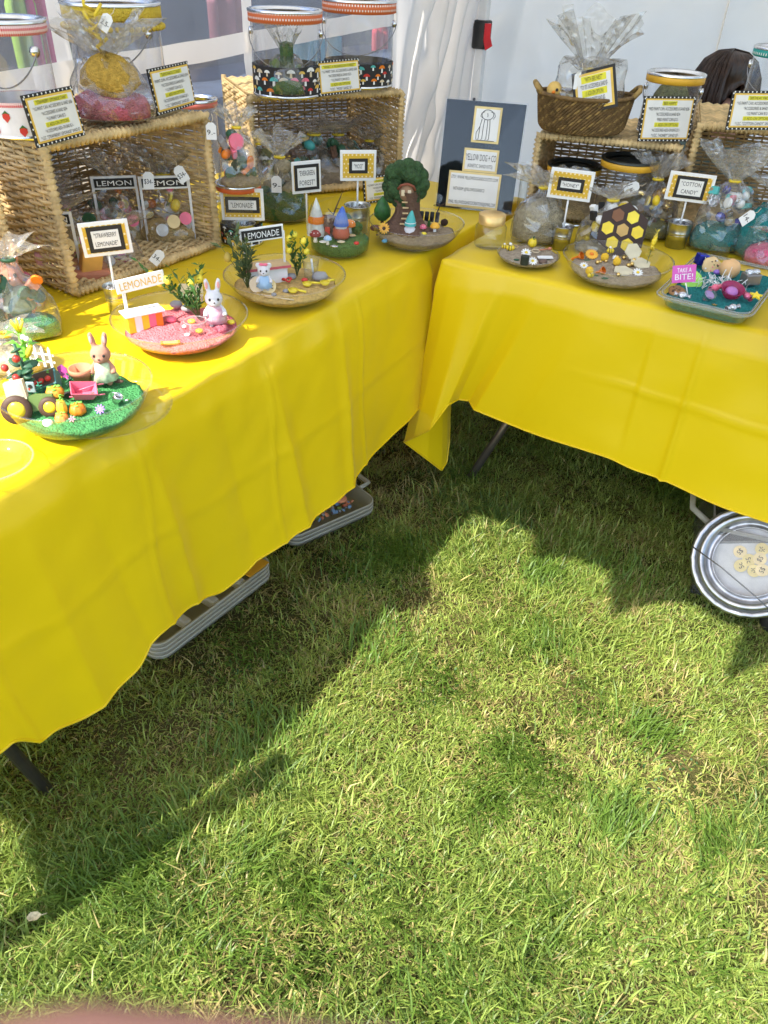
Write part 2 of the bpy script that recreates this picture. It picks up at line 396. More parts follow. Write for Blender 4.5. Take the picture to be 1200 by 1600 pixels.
    # own colour of each blade: fresh green, yellow green, straw
    gA = np.array([.120, .210, .032]); gB = np.array([.340, .400, .090]); gC = np.array([.46, .38, .15]); gD = np.array([.130, .205, .045])
    a = np.clip(r.rand(n) * .7 + (dry - .5) * 1.2 + .30, 0, 1)[:, None]
    c = gA * (1 - a) + gB * a
    c = np.where((lush > .62)[:, None] & (r.rand(n) < .6)[:, None], gD * (.7 + .6 * r.rand(n)[:, None]), c)
    ps = .055 + np.clip((dry * .55 + dry2 * .45 - .50) * 2.8, 0, .55)
    st = ~clump & (r.rand(n) < ps) | (~clump & flat & (r.rand(n) < .22))
    c = np.where(st[:, None], gC * (.55 + .6 * r.rand(n)[:, None]), c)
    c = np.where(clump[:, None], np.array([.120, .200, .030]), c)
    c = np.where(clov[:, None], np.array([.045, .12, .03]), c)
    c = c * (.7 + .55 * r.rand(n)[:, None])
    rgba = np.ones((n, 5, 4), np.float32); rgba[:, :, :3] = c[:, None, :]
    ca = me.color_attributes.new('tint', 'FLOAT_COLOR', 'POINT'); ca.data.foreach_set('color', rgba.ravel())
    me.materials.append(grass_mat()); me.update(calc_edges=True); me.validate()
    o = bpy.data.objects.new('grass', me); COL.objects.link(o)
    tag(o, 'mown lawn grass, green with dry straw patches, half in shade', None, None, 'stuff')
make_grass()

# ================================================================ TENT
WX, WY = -1.90, 4.14                         # planes of the left and back walls
FABRIC = mat('tent_fabric', (.95, .90, .84), .6, var=.02, vs=6, trans=.5)
ROOFM = mat('roof_fabric', (.72, .72, .72), .75, var=.05, vs=4, trans=.33)
VINYL = clear('window_vinyl', (.86, .87, .90), .06, .20, crinkle=.25, cs=6, boost=1.6, hazecol=(.62, .65, .74))
def fold_sheet(mb, p0, p1, z0, z1, out, nu, nv, disp, mi=0):
    p0 = Vector(p0); p1 = Vector(p1); vs = []
    for i in range(nu + 1):
        for j in range(nv + 1):
            u, v = i / nu, j / nv; p = p0.lerp(p1, u); d = disp(u, v)
            vs.append((p.x + out[0] * d, p.y + out[1] * d, z0 + (z1 - z0) * v))
    mb.add(vs, [(i * (nv + 1) + j, (i + 1) * (nv + 1) + j, (i + 1) * (nv + 1) + j + 1, i * (nv + 1) + j + 1) for i in range(nu) for j in range(nv)], mi)
lw = thing('tent_wall', 'white tent side wall with clear window panes behind the left table', 'tent wall', (WX, 0, 0))
def ridge(q, w_): return max(0, 1 - abs(q) / w_) ** 1.5
def pleats(u, v):                             # diagonal pulled folds of the loose corner panel
    y = 3.29 + u * (WY - 3.29); z = v * 2.34
    d = .0
    for y0, k, w_, a in ((3.42, .30, .05, .045), (3.55, .42, .05, .06), (3.66, .50, .06, .05), (3.80, .55, .05, .055), (3.93, .35, .06, .04), (4.03, .12, .05, .03), (3.50, -.2, .07, .025)):
        d += a * math.exp(-((y - y0 - k * (z - 1.0) * .8 + .03 * nz(z * 1.5, y0 * 7)) / (w_ * .55)) ** 2)
    e_ = min(1, u * 9); return (d * 1.25 + .03 * nz(y * 4, z * 2, 2.) + .003 * nz(y * 20, z * 6, 5.)) * e_ * e_
m_ = MB(); fold_sheet(m_, (0, 3.29, 0), (0, WY - .02, 0), 0.02, 2.34, (1, 0), 200, 110, pleats); m_.build('fabric_panel', FABRIC, lw)
m_ = MB(); fold_sheet(m_, (0, -.1, 0), (0, 3.29, 0), 0.02, .42, (1, 0), 60, 8, lambda u, v: .015 * nz(u * 30, v * 4)); m_.build('skirt_panel', FABRIC, lw)
m_ = MB(); fold_sheet(m_, (0, -.1, 0), (0, 3.33, 0), 2.0, 2.34, (1, 0), 60, 4, lambda u, v: .01 * nz(u * 30, v * 4)); m_.build('header_or_sunblock', FABRIC, lw)
m_ = MB(); fold_sheet(m_, (.002, 2.55, 0), (.002, 3.33, 0), 1.30, 2.0, (1, 0), 20, 6, lambda u, v: .01 * nz(u * 8, v * 4)); m_.build('header_or_sunblock', FABRIC, lw)  # unseen panel added to keep sun off the back wall
bars_y = [-.1, .72, 1.56, 2.31, 3.27]
for i, y in enumerate(bars_y):
    wd = .05 if i in (2, 3) else .04
    m_ = MB(); fold_sheet(m_, (.006, y - wd / 2, 0), (.006, y + wd / 2, 0), .42, 2.0, (1, 0), 3, 40, lambda u, v, y=y: .008 * nz(v * 14, y) + .006 * nz(v * 30, u * 3)); m_.build('window_strip', FABRIC, lw)
for z0, tilt in ((1.085, .03), (1.55, .0)):
    m_ = MB(); vs = []
    for i in range(81):
        y = -.1 + 3.37 * i / 80
        for s_ in (0, 1, 2):
            vs.append((.012 + .006 * nz(y * 12, s_), y, z0 - .03 + .03 * s_ + tilt * (y - 1.8) + .006 * nz(y * 5, 4.)))
    m_.add(vs, [(i * 3 + s_, i * 3 + 3 + s_, i * 3 + 4 + s_, i * 3 + 1 + s_) for i in range(80) for s_ in (0, 1)]); m_.build('window_strip', FABRIC, lw)
for i in range(4):
    m_ = MB(); fold_sheet(m_, (-.004, bars_y[i], 0), (-.004, bars_y[i + 1], 0), .42, 2.0, (1, 0), 24, 24, lambda u, v, i=i: .012 * nz(u * 3 + i * 5, v * 4)); m_.build('window_pane', VINYL, lw)
bw = thing('tent_wall', 'plain white tent back wall behind the right table and basket planter', 'tent wall', (0, WY, 0))
def soft(u, v):
    x = u * 3.6; z = v * 2.2
    return -.03 * ridge(x - .16 - .1 * (z - 1), .10) - .02 * ridge(x - .42 + .15 * (z - 1), .16) + .04 * nz(x * 1.6, z * 1.1, 7.) + .035 * abs(nz(x * 2.2 + z * 1.5, z * 2.4 - x, 3.)) + .012 * abs(nz(x * 6 - z * 3, z * 5 + x, 8.)) + .004 * nz(x * 12, z * 7, 1.)
m_ = MB(); fold_sheet(m_, (WX + .03, 0, 0), (WX + 3.63, 0, 0), .02, 2.34, (0, -1), 220, 140, soft); m_.build('fabric_panel', FABRIC, bw)
m_ = MB()
for x in (-.75, .6): m_.box((x, -.035, 1.1), (.006, .02, 2.1))
m_.build('seam', FABRIC, bw)
# roof: hipped canopy; unseen front strip with pennant points shaped to cast the shadow edge
E0, E1, EX1, EZ = -.06, 4.2, 2.2, 2.3
rf = thing('tent_canopy', 'pale canopy roof over the stall and an unseen front strip of pennant points shaped to cast shadows', 'canopy', (0, 0, EZ))
cx_, cy_, hz = (WX + EX1) / 2, (E0 + E1) / 2, 1.0
m_ = MB(); cs = [(WX - .04, E0, .01), (EX1, E0, .01), (EX1, E1, .01), (WX - .04, E1, .01), (cx_, cy_, hz)]
m_.add(cs, [(0, 1, 4), (1, 2, 4), (2, 3, 4), (3, 0, 4)], 0, False); m_.build('roof_sheet', ROOFM, rf)
DROP = []
for px, py in ((700, 800), (742, 803), (838, 832), (840, 876), (900, 872), (958, 890), (985, 968), (1030, 938), (1065, 930), (1110, 970), (1142, 1056), (1200, 990)):
    q = at(px, py, 0); z_ = (q.y - E0) * -SUN.z / SUN.y; DROP.append((q.x - z_ * SUN.x / -SUN.z, EZ - z_))
DROP.sort(); DROP = DROP[:6] + [(-.80, .36), (-.76, .20), (-.70, .15), (-.60, .20), (-.565, .17), (-.485, .44), (-.42, .16)]
def drop(x):
    for a, b in zip(DROP, DROP[1:]):
        if a[0] <= x <= b[0]:
            f_ = (x - a[0]) / max(1e-6, b[0] - a[0]); return max(.03, a[1] + (b[1] - a[1]) * f_)
    f_ = (x * 5.5) % 1.; return .08 + .20 * min(f_, 1 - f_)
m_ = MB(); vs = []
for i in range(321):
    x = WX + (EX1 - WX) * i / 320
    d = drop(x)
    for j in range(4): vs.append((x, E0 - .012 + .006 * nz(x * 8, j * .4), .04 - (d + .04) * j / 3))
m_.add(vs, [(i * 4 + j, i * 4 + 4 + j, i * 4 + 5 + j, i * 4 + 1 + j) for i in range(320) for j in range(3)]); m_.build('shadow_pennants', ROOFM, rf)
# corner pole with its slider clamp
pp = at_y(750, 90, 4.02)
pole = thing('tent_pole', 'white corner tent pole with black clamp and red latch', 'tent pole', (pp.x, pp.y, 0))
m_ = MB().box((0, 0, 1.1), (.045, .045, 2.2), bev=.006); m_.build('outer_post', mat('white_enamel', (.72, .72, .72), .3, var=.04), pole)
zc = top_z(Vector((pp.x, pp.y, 0)), 760, 54)
m_ = MB().box((0, -.004, zc), (.075, .07, .12), bev=.01); m_.build('clamp', mat('black_nylon', (.015, .015, .015), .4), pole)
m_ = MB().prism([(-.012, .05), (.018, .05), (.018, -.0), (.032, -.04), (.0, -.06), (-.012, -.02)], .05); m_.build('latch', mat('red_nylon', (.6, .015, .025), .35), pole, (.038, -.035, zc), (0, 0, .5))
m_ = MB()
for dz in (-.28, -.45): m_.at((.0, -.0235, zc + dz), (PI / 2, 0, 0)).lathe([(0, 0), (.008, 0), (.008, .003), (0, .003)], 10)
m_.build('bolt_hole', BLACK, pole)

# ================================================================ beyond the window panes
nb = thing('neighbour_stall', 'dark slate neighbouring stall seen through the window panes', 'stall', (-3.6, 0, 0))
SLATE = mat('slate_fabric', (.07, .08, .10), .8, var=.3, vs=3)
m_ = MB(); fold_sheet(m_, (0, -.6, 0), (0, 9, 0), 0, 2.3, (1, 0), 90, 12, lambda u, v: .04 * math.sin(u * 70) + .05 * nz(u * 20, v * 2)); m_.build('side_curtain', SLATE, nb)
m_ = MB().box((.5, 3., .38), (.7, 5., .76), bev=.02); m_.build('draped_table', mat('navy_cloth', (.05, .07, .11), .8, var=.3, vs=5), nb)
def garment(px, py, col, wd, ht, label, X=-2.9):
    p = at_x(px, py, X)
    m_ = MB(); vs = []; n1 = 14
    for i in range(n1 + 1):
        for j in range(n1 + 1):
            u, v = i / n1, j / n1; s_ = (.75 + .25 * (1 - v)) if v > .85 else 1
            vs.append((.03 * math.sin(u * 15) + .03, (u - .5) * wd * s_, (v - .5) * ht))
    m_.add(vs, [(i * (n1 + 1) + j, (i + 1) * (n1 + 1) + j, (i + 1) * (n1 + 1) + j + 1, i * (n1 + 1) + j + 1) for i in range(n1) for j in range(n1)])
    o = m_.build('hanging_garment', mat('cloth_%.2f%.2f%.2f' % col, col, .8, var=.2, vs=8), None, p); tag(o, label, 'garment', 'garments hanging outside the window')
garment(32, 62, (.28, .45, .06), .12, .40, 'lime green garment hanging outside, seen through the gingham rimmed can')
garment(66, 55, (.55, .05, .18), .14, .40, 'pink garment hanging outside beside the lime green one')
garment(480, 95, (.06, .26, .33), .55, .35, 'teal cloth hanging outside behind the two mushroom cans')
garment(585, 58, (.50, .06, .08), .16, .13, 'small red cloth hanging outside behind the right mushroom can')
garment(350, 20, (.25, .10, .12), .3, .2, 'dull red cloth hanging outside at the upper window')

# ================================================================ TABLES AND CLOTHS
TT = .74
def table(name, label, x0, x1, y0, y1, legs):
    t = thing(name, label, 'table', ((x0 + x1) / 2, (y0 + y1) / 2, 0))
    ox, oy = (x0 + x1) / 2, (y0 + y1) / 2
    m_ = MB().box((0, 0, TT - .03), (x1 - x0 - .03, y1 - y0 - .03, .045), bev=.012); m_.build('tabletop', mat('grey_plastic', (.5, .5, .5), .5), t)
    for pts in legs:
        m_ = MB().tube([(a - ox, b - oy, c) for a, b, c in pts], .0125, 10); m_.build('leg', mat('bronze_tube', (.20, .17, .15), .3, .8), t)
    return t
table('folding_table', 'long folding table under the yellow cloth on the left', -1.865, XL, .2, 2.44,
      [[(-1.10, .30, .7), (-1.045, .385, .35), (-1.003, .449, .0)], [(-1.70, .30, .7), (-1.70, .45, 0)], [(-1.08, 2.2, .7), (-1.05, 2.1, 0)], [(-1.70, 2.2, .7), (-1.70, 2.1, 0)]])
fr_ = at(733, 748, 0)
table('folding_table', 'folding table under the yellow cloth on the right', -.862, 1.42, YR, 2.72,
      [[(-.70, 2.2, .7), (-.70, 2.15, .25), (fr_.x, fr_.y, 0)], [(-.70, 2.2, .25), (-.62, 2.05, .40), (-.55, 1.95, .6)], [(-.72, 2.62, .7), (-.72, 2.5, 0)], [(1.2, 1.9, .7), (1.2, 1.9, 0)], [(1.2, 2.6, .7), (1.2, 2.6, 0)]])
def cloth_mat():
    m, t, b = nodes_of('yellow_polyester')
    b.inputs['Roughness'].default_value = .36; b.inputs['Specular IOR Level'].default_value = .45
    b.inputs['Base Color'].default_value = (.90, .63, .003, 1)
    b.inputs['Sheen Weight'].default_value = .22; b.inputs['Sheen Roughness'].default_value = .4; b.inputs['Sheen Tint'].default_value = (1, .9, .5, 1)
    tc = t.nodes.new('ShaderNodeTexCoord'); n = t.nodes.new('ShaderNodeTexNoise'); n.inputs['Scale'].default_value = 9; n.inputs['Detail'].default_value = 4; n.inputs['Distortion'].default_value = .6
    t.links.new(tc.outputs['Object'], n.inputs[0])
    n2 = t.nodes.new('ShaderNodeTexNoise'); n2.inputs['Scale'].default_value = 900; t.links.new(tc.outputs['Object'], n2.inputs[0])
    ml = t.nodes.new('ShaderNodeMath'); ml.operation = 'MULTIPLY_ADD'; ml.inputs[1].default_value = .03
    t.links.new(n2.outputs[0], ml.inputs[0]); t.links.new(n.outputs[0], ml.inputs[2])
    bp = t.nodes.new('ShaderNodeBump'); bp.inputs['Strength'].default_value = .05; bp.inputs['Distance'].default_value = .03
    t.links.new(ml.outputs[0], bp.inputs['Height']); t.links.new(bp.outputs[0], b.inputs['Normal'])
    tl = t.nodes.new('ShaderNodeBsdfTranslucent'); tl.inputs[0].default_value = (.90, .66, .005, 1)
    mx = t.nodes.new('ShaderNodeMixShader'); mx.inputs[0].default_value = .22
    t.links.new(b.outputs[0], mx.inputs[1]); t.links.new(tl.outputs[0], mx.inputs[2]); t.links.new(mx.outputs[0], t.nodes['Material Output'].inputs[0])
    return m
CLOTH = cloth_mat()
def tablecloth(label, x0, x1, y0, y1, hem, fold, keys=(), n=1000, rows=40):
    """cloth laid over a table: a ring of columns, each from the middle over the edge to the hem"""
    r0 = .02; per = []
    W, H = x1 - x0, y1 - y0; total = 2 * (W + H)
    def pt(t):
        t %= total
        if t < H: return Vector((x0, y1 - t, 0)), Vector((-1, 0, 0)), 0, t
        t -= H
        if t < W: return Vector((x0 + t, y0, 0)), Vector((0, -1, 0)), 1, t
        t -= W
        if t < H: return Vector((x1, y0 + t, 0)), Vector((1, 0, 0)), 2, t
        t -= H
        return Vector((x1 - t, y1, 0)), Vector((0, 1, 0)), 3, t
    mid = Vector(((x0 + x1) / 2, (y0 + y1) / 2, 0)); vs = []
    corners = [0, H, H + W, 2 * H + W, total]
    K = sorted(keys)
    for i in range(n):
        t = total * i / n; p, nn, side, loc = pt(t)
        # soften the normal near the corners
        for ci, c in enumerate(corners):
            dlt = t - c
            if abs(dlt) < .10:
                a = pt(c - .12)[1]; b = pt(c + .12)[1]; f_ = (dlt + .10) / .20
                nn = (a * (1 - f_) + b * f_).normalized()
        for k in range(8):                      # top rings, middle to edge
            q = mid.lerp(p, [0.02, .3, .55, .75, .88, .95, .985, 1][k])
            z = TT + .004 + .0018 * nz(q.x * 9, q.y * 9, 1.) + .003 * ridge((q.x - x0) - W * .5, .02) + .003 * ridge((q.y - y0) - H * .52, .02) + .0025 * nz(q.x * 3, q.y * 22, 5.) * (1 if k > 3 else .4)
            if k == 7: z -= .004
            vs.append((q.x, q.y, z))
        hz_ = hem(side, loc, p); cd = min(abs(t - c) for c in corners)
        hz_ -= .10 * max(0, 1 - cd / .16) ** 2
        end = None; wk = 1.
        for a, b in zip(K, K[1:]):
            if a[0] <= t <= b[0]:
                if b is K[-1]: wk = 1 - (t - a[0]) / (b[0] - a[0])
                if a is K[0]: wk = (t - a[0]) / (b[0] - a[0])
                wk = wk * wk * (3 - 2 * wk)
                f_ = (t - a[0]) / (b[0] - a[0]); f_ = f_ * f_ * (3 - 2 * f_)
                end = Vector(a[1]).lerp(Vector(b[1]), f_)
        for j in range(1, rows + 1):
            s = j / rows
            off = .012 * min(1, s * 8) + .030 * s + fold(side, loc, s, p)
            q = p + nn * off
            z = (TT + .001) + (hz_ - TT) * s
            if end is not None:
                e2 = p + nn * .012 * min(1, s * 8); sw = s ** 1.15
                tgt = e2.lerp(Vector((end.x, end.y, 0)), sw); z = z * (1 - wk) + wk * (TT + (end.z - TT) * s); q = q.lerp(Vector((tgt.x, tgt.y, 0)), wk)
                q += nn * (.012 * math.sin(s * PI) * nz(t * 9, 2.))
            vs.append((q.x, q.y, z))
    R = 8 + rows
    fs = [(i * R + j, i * R + j + 1, ((i + 1) % n) * R + j + 1, ((i + 1) % n) * R + j) for i in range(n) for j in range(R - 1)]
    m_ = MB().add(vs, fs); o = m_.build('tablecloth', CLOTH)
    # double-stitched hem
    hm = MB(); hp = [vs[i * R + R - 1] for i in range(n)]
    hm.tube(hp, .0028, 5, closed=True); hm.build('hem', CLOTH, o)
    tag(o, label, 'tablecloth', 'yellow tablecloths'); return o
def lerp_tab(x, tab):
    if x <= tab[0][0]: return tab[0][1]
    for a, b in zip(tab, tab[1:]):
        if x <= b[0]:
            f_ = (x - a[0]) / (b[0] - a[0]); f_ = f_ * f_ * (3 - 2 * f_); return a[1] + (b[1] - a[1]) * f_
    return tab[-1][1]
def hemL(side, loc, p):
    if side == 2: return lerp_tab(p.y, [(.2, .42), (.36, .357), (.42, .300), (.50, .272), (.62, .272), (.70, .300), (.79, .290), (.90, .250), (1.06, .272), (1.24, .290), (1.5, .303), (1.7, .335), (2.3, .34)]) + .008 * nz(p.y * 7, 2.)
    return .28
def foldL(side, loc, s, p):
    q = p.y if side in (0, 2) else p.x
    a = .0
    for f_, ph, am in ((.86, .3, .018), (1.7, 1.1, .012), (3.1, .4, .005), (5.3, 2.0, .002)):
        a += am * math.sin((q + .03 * s) * f_ * 2 * PI + ph)
    cr = .026 * ridge(q - .755 - .06 * s, .045) + .022 * ridge(q - 1.10 - .05 * s, .04) + .020 * ridge(q - 1.36 + .03 * s, .035) + .018 * ridge(q - .50 - .03 * s, .05) + .016 * ridge(q - 1.78, .04) - .016 * ridge(q - .62 - .05 * s, .06) - .014 * ridge(q - .95 - .05 * s, .05)
    up = .008 * nz(q * 16, s * 4, 3.) * max(0, 1 - s * 2.5) + .0025 * nz(q * 12 + s * 4, s * 6, 8.)
    pk = sum(ridge(q - c - .02 * nz(s * 2, c), .012) for c in (.40, .735, 1.08, 1.43, 1.78)) * .004 + .003 * ridge(s - .52, .03)
    return (a * 1.2 * s ** .9 + cr * 1.3 * math.sin(PI * min(1, s * .5 + .12)) * s ** .5 * (1 - .45 * s)) * .8 + (up + pk) * min(1, s * 9)
tablecloth('yellow polyester cloth over the long left table, hem low near the camera', -1.865, XL, .2, 2.44, hemL, foldL)
def hemR(side, loc, p):
    if side == 1: return lerp_tab(p.x, [(-.72, .360), (-.60, .327), (-.48, .334), (-.37, .360), (-.24, .336), (0, .325), (.1, .322), (1.4, .32)]) + .004 * nz(p.x * 6, 3.)
    return .34
def foldR(side, loc, s, p):
    q = p.x if side in (1, 3) else p.y
    a = 0.
    for f_, ph, am in ((.7, 1.3, .012), (1.5, .2, .008), (3.3, 2.4, .004)): a += am * math.sin(q * f_ * 2 * PI + ph)
    cr = .016 * ridge(q + .56 - .14 * s, .05) + .012 * ridge(q + .70, .04) + .006 * ridge(q + .19, .012)
    pk = sum(ridge(q - c, .012) for c in (-.52, -.19, .15)) * .004 + .003 * ridge(s - .5, .03)
    return a * s + cr * s + (.004 * nz(q * 9, s * 4, 3.) + pk) * min(1, s * 9)
RX0 = -.862; HR = 2.72 - YR                     # ring length at the front left corner
def hp_(px, py, Y): return tuple(at_y(px, py, Y))
keys = [(HR - .34, (RX0 - .02, YR + .34, .34)), (HR - .20, hp_(703, 632, YR + .17)), (HR - .135, hp_(702, 690, YR + .115)), (HR - .10, hp_(698, 722, YR + .085)), (HR - .07, hp_(690, 735, YR + .055)),
        (HR - .035, hp_(668, 718, YR + .0)), (HR + .012, hp_(631, 690, YR - .055)), (HR + .05, hp_(646, 684, YR - .085)), (HR + .10, hp_(672, 671, YR - .10)), (HR + .16, hp_(700, 633, YR - .07)),
        (HR + .20, hp_(716, 624, YR - .02)), (HR + .25, hp_(733, 626, YR - .005)), (HR + .285, hp_(741, 640, YR - .035)), (HR + .42, hp_(800, 664, YR - .03)), (HR + .56, (RX0 + .56, YR - .045, .340))]
tablecloth('yellow polyester cloth over the right table with a pointed drooping corner', RX0, 1.42, YR, 2.72, hemR, foldR, keys)
TOP = TT + .007

# ================================================================ WICKER BASKETS lying on their sides
def wicker_basket(label, p_left, p_right, depth, height, taper=.9):
    a, b = Vector((p_left.x, p_left.y, 0)), Vector((p_right.x, p_right.y, 0))
    W = (b - a).length; yaw = math.atan2(b.y - a.y, b.x - a.x); c = (a + b) / 2
    t = thing('wicker_basket', label, 'basket', (c.x, c.y, TOP), yaw)
    hw = W / 2 - .012; H = height
    def weave(name, f, nu, nv, su, mt, sr=.0043):
        """f(u,v) gives (point, normal); strands run along u, stakes along v"""
        m_ = MB(); seg = su * 2
        for k in range(nv):
            v = (k + .5) / nv; pts = []; jit = rng.uniform(-.0012, .0012)
            for i in range(seg + 1):
                p, n_ = f(i / seg, v)
                s_ = math.sin(PI * (i / 2 + k)) if False else (1 if (i // 1 + 2 * k) % 4 in (0, 1) else -1)
                wv = math.cos(PI * (i / 2 + k)) * .0048
                pts.append(p + n_ * wv + Vector((0, 0, 0)) + (f(i / seg, min(1, v + .01))[0] - p).normalized() * (jit + .0012 * nz(i * .9, k * 3.1)))
            m_.tube(pts, sr + rng.uniform(-.0005, .0005), 6, cap=False)
        for i in range(su + 1):
            pts = [f(i / su, v / 8)[0] for v in range(9)]; m_.tube(pts, .0030, 5, cap=False)
        o = m_.build(name, mt, t); o['kind'] = 'stuff'; return o
    d = depth; k = taper
    # depth runs +y (away from the opening); the closed base is at y = d
    def side(sx): return lambda u, v: (Vector((sx * hw * (1 - (1 - k) * u), d * u, .012 + (H - .024) * v)), Vector((sx, 0, 0)))
    def roof(z, s): return lambda u, v: (Vector((hw * (2 * u - 1) * (1 - (1 - k) * v), d * v, z)), Vector((0, 0, s)))
    def back(u, v): return Vector((hw * k * (2 * u - 1), d, .012 + (H - .024) * v)), Vector((0, 1, 0))
    nh = int(H / .0100); nd = int(d / .0100); nw = max(6, int(W / .03)); nk = max(6, int(d / .035))
    weave('side_weave', side(-1), 0, nh, nk, STRAW); weave('side_weave', side(1), 0, nh, nk, STRAW)
    weave('top_weave', roof(H - .012, 1), 0, nd, nw, STRAW); weave('bottom_weave', roof(.010, 1), 0, nd, nw, STRAW)
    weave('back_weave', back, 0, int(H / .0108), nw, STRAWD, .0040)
    # wrapped rim round the opening, each wrap a bulge
    loop = []
    cs = [(-hw, .012), (hw, .012), (hw, H - .012), (-hw, H - .012)]
    for i in range(4):
        p, q = Vector(cs[i]), Vector(cs[(i + 1) % 4]); n_ = max(6, int((q - p).length / .0058))
        for j in range(n_): loop.append(p.lerp(q, j / n_))
    rr = [.0096 + .0032 * (1 if (i % 2) else -1) + .0006 * nz(i * .7) for i in range(len(loop))]
    m_ = MB().tube([(p.x, 0.004 * nz(p.x * 30, p.y * 30), p.y) for p in loop], rr, 8, closed=True)
    for i in range(0, len(loop), 2):                # slanting wrap strands
        p = loop[i]; q = loop[(i + 3) % len(loop)]
        m_.tube([(p.x, -.009, p.y), (q.x, .008, q.y)], .004, 5)
    o = m_.build('rim_wrap', STRAW, t); o['kind'] = 'stuff'
    for sx in (-1, 1):                               # corner posts at the back
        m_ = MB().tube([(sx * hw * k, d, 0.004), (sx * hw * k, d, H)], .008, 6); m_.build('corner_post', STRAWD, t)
    return t
zA, zC, zD, zE = .315, .282, .232, .290
pA0, pA1 = at(112, 470), at(345, 386)
bA = wicker_basket('large straw wicker basket on its side holding the lemonade kits', pA0, pA1, .40, zA)
pC0, pC1 = at(394, 312), at(627, 292)
wicker_basket('straw wicker basket on its side under the two mushroom print cans', pC0, pC1, .36, zC)
pD0, pD1 = at(818, 339), at(1037, 364)
wicker_basket('low straw wicker basket on its side under the brown planter', pD0, pD1, .36, zD)
pE0 = at(1044, 365); pE1 = pE0 + Vector((.46, .14, 0))
wicker_basket('straw wicker basket on its side at the far right under the teal rimmed can', pE0, pE1, .36, zE)
pB1 = at(46, 484); pB0 = pB1 + Vector((-.02, -.47, 0))
wicker_basket('straw wicker basket on its side behind the bagged rabbit, mostly out of frame', pB0, pB1, .30, .30)

# ================================================================ PAINT CANS
def paint_can(label, base, dia, height, band, low=None, low_h=.0, lid=STEEL, bail=None, group='clear paint cans with ribbon rims', bandh=None, rot=0., bail_down=True, closed=False, lidmat=None):
    t = thing('paint_can', label, 'paint can', base, rot, group)
    R = dia / 2; bandh = bandh or dia * .15
    m_ = MB().lathe([(0, .003), (R * .96, .003), (R * .96, height - .004)], 48); m_.build('clear_wall', CLEAR2, t)
    m_ = MB().lathe([(R * .97, height - bandh), (R * 1.02, height - bandh + .002), (R * 1.02, height - .006), (R * .99, height - .004)], 64); m_.build('ribbon', band, t)
    m_ = MB().lathe([(R * 1.03, height - .005), (R * 1.04, height), (R * .98, height + .002), (R * .90, height - .002), (R * .88, height - .012), (R * .84, height - .013), (R * .83, height - .005), (R * .80, height - .006)], 48)
    m_.build('metal_rim', lid, t)
    if closed:
        m_ = MB().lathe([(R * .82, height - .010), (R * .55, height - .012), (R * .54, height - .014), (0, height - .014)], 40); m_.build('lid', lidmat or lid, t)
    m_ = MB().lathe([(R * .93, .0), (R * .99, .0), (R * .99, .006), (R * .97, .008)], 48); m_.build('base_rim', STEEL, t)
    if low is not None:
        m_ = MB().lathe([(R * .975, .006), (R * .978, low_h)], 64); m_.build('print_band', low, t)
    if bail is not None:
        pts = []
        for i in range(21):
            a = PI * i / 20
            pts.append((R * 1.05 * math.cos(a), -math.sin(a) * R * .95 * math.cos(bail), height * .80 - bandh * .4 + math.sin(a) * R * .95 * math.sin(bail)))
        m_ = MB().tube(pts, .0014, 6); m_.build('bail_handle', WIRE, t)
        for sx in (-1, 1):
            m_ = MB().at((sx * R * .99, 0, height * .80 - bandh * .4), (0, PI / 2, 0)).lathe([(0, -.004), (.009, -.004), (.009, .004), (0, .006)], 12); m_.build('handle_ear', STEEL, t)
    return t, R
def mushroom_band(t, R, h, n):
    """printed mushrooms on the black paper band"""
    cols = [ORANGE, PINK, WHITEP, MUSTARD, TEALP, RED, CREAMW]
    m_ = MB(); k = 0; rows = 3
    for r_ in range(rows):
        for i in range(n):
            a = 2 * PI * (i + .5 * (r_ % 2) + rng.uniform(-.15, .15)) / n; z = .010 + (h - .012) * (r_ + .5) / rows + rng.uniform(-.004, .004)
            s_ = h * .15 * rng.uniform(.8, 1.25); c = rng.randrange(7)
            def q(x, y): return ((R * .978 + .0008) * math.cos(a + x / R), (R * .978 + .0008) * math.sin(a + x / R), z + y)
            cap = [q(s_ * math.cos(b), s_ * .75 * math.sin(b)) for b in [PI * j / 6 for j in range(7)]]
            m_.add(cap, [list(range(7))], c, False)
            m_.add([q(-s_ * .25, 0), q(-s_ * .3, -s_ * .9), q(s_ * .3, -s_ * .9), q(s_ * .25, 0)], [(0, 1, 2, 3)], 2 if c != 2 else 6, False)
    o = m_.build('mushroom_print', cols, t); o['kind'] = 'stuff'
def strawberry_band(t, R, h, n):
    m_ = MB()
    for i in range(n):
        for r_ in range(2):
            a = 2 * PI * (i + .5 * r_) / n; z = h * (.28 + .44 * r_); s_ = h * .16
            def q(x, y): return ((R * .978 + .0008) * math.cos(a + x / R), (R * .978 + .0008) * math.sin(a + x / R), z + y)
            m_.add([q(0, -s_), q(s_ * .8, -s_ * .1), q(s_ * .75, s_ * .6), q(0, s_ * .8), q(-s_ * .75, s_ * .6), q(-s_ * .8, -s_ * .1)], [range(6)], 0, False)
            m_.add([q(-s_ * .9, s_ * .55), q(0, s_ * .8), q(s_ * .9, s_ * .55), q(.0, s_ * 1.35)], [range(4)], 1, False)
    o = m_.build('strawberry_print', [RED, LEAF], t); o['kind'] = 'stuff'
GING = dotted('red_gingham', (.50, .015, .03), (.80, .66, .64), 20, 125, check=True)
PDOT = dotted('orange_dots', (.62, .13, .03), (.85, .78, .7), 13, 85, .24)
TDOT = dotted('teal_dots', (.02, .30, .27), (.85, .85, .82), 10, 62, .2)
YRIB = mat('yellow_pompom', (.74, .52, .05), .8, bump=1.0, bs=220); ORIB = mat('mustard_ribbon', (.70, .38, .03), .5)
zb = TOP + zA + .004
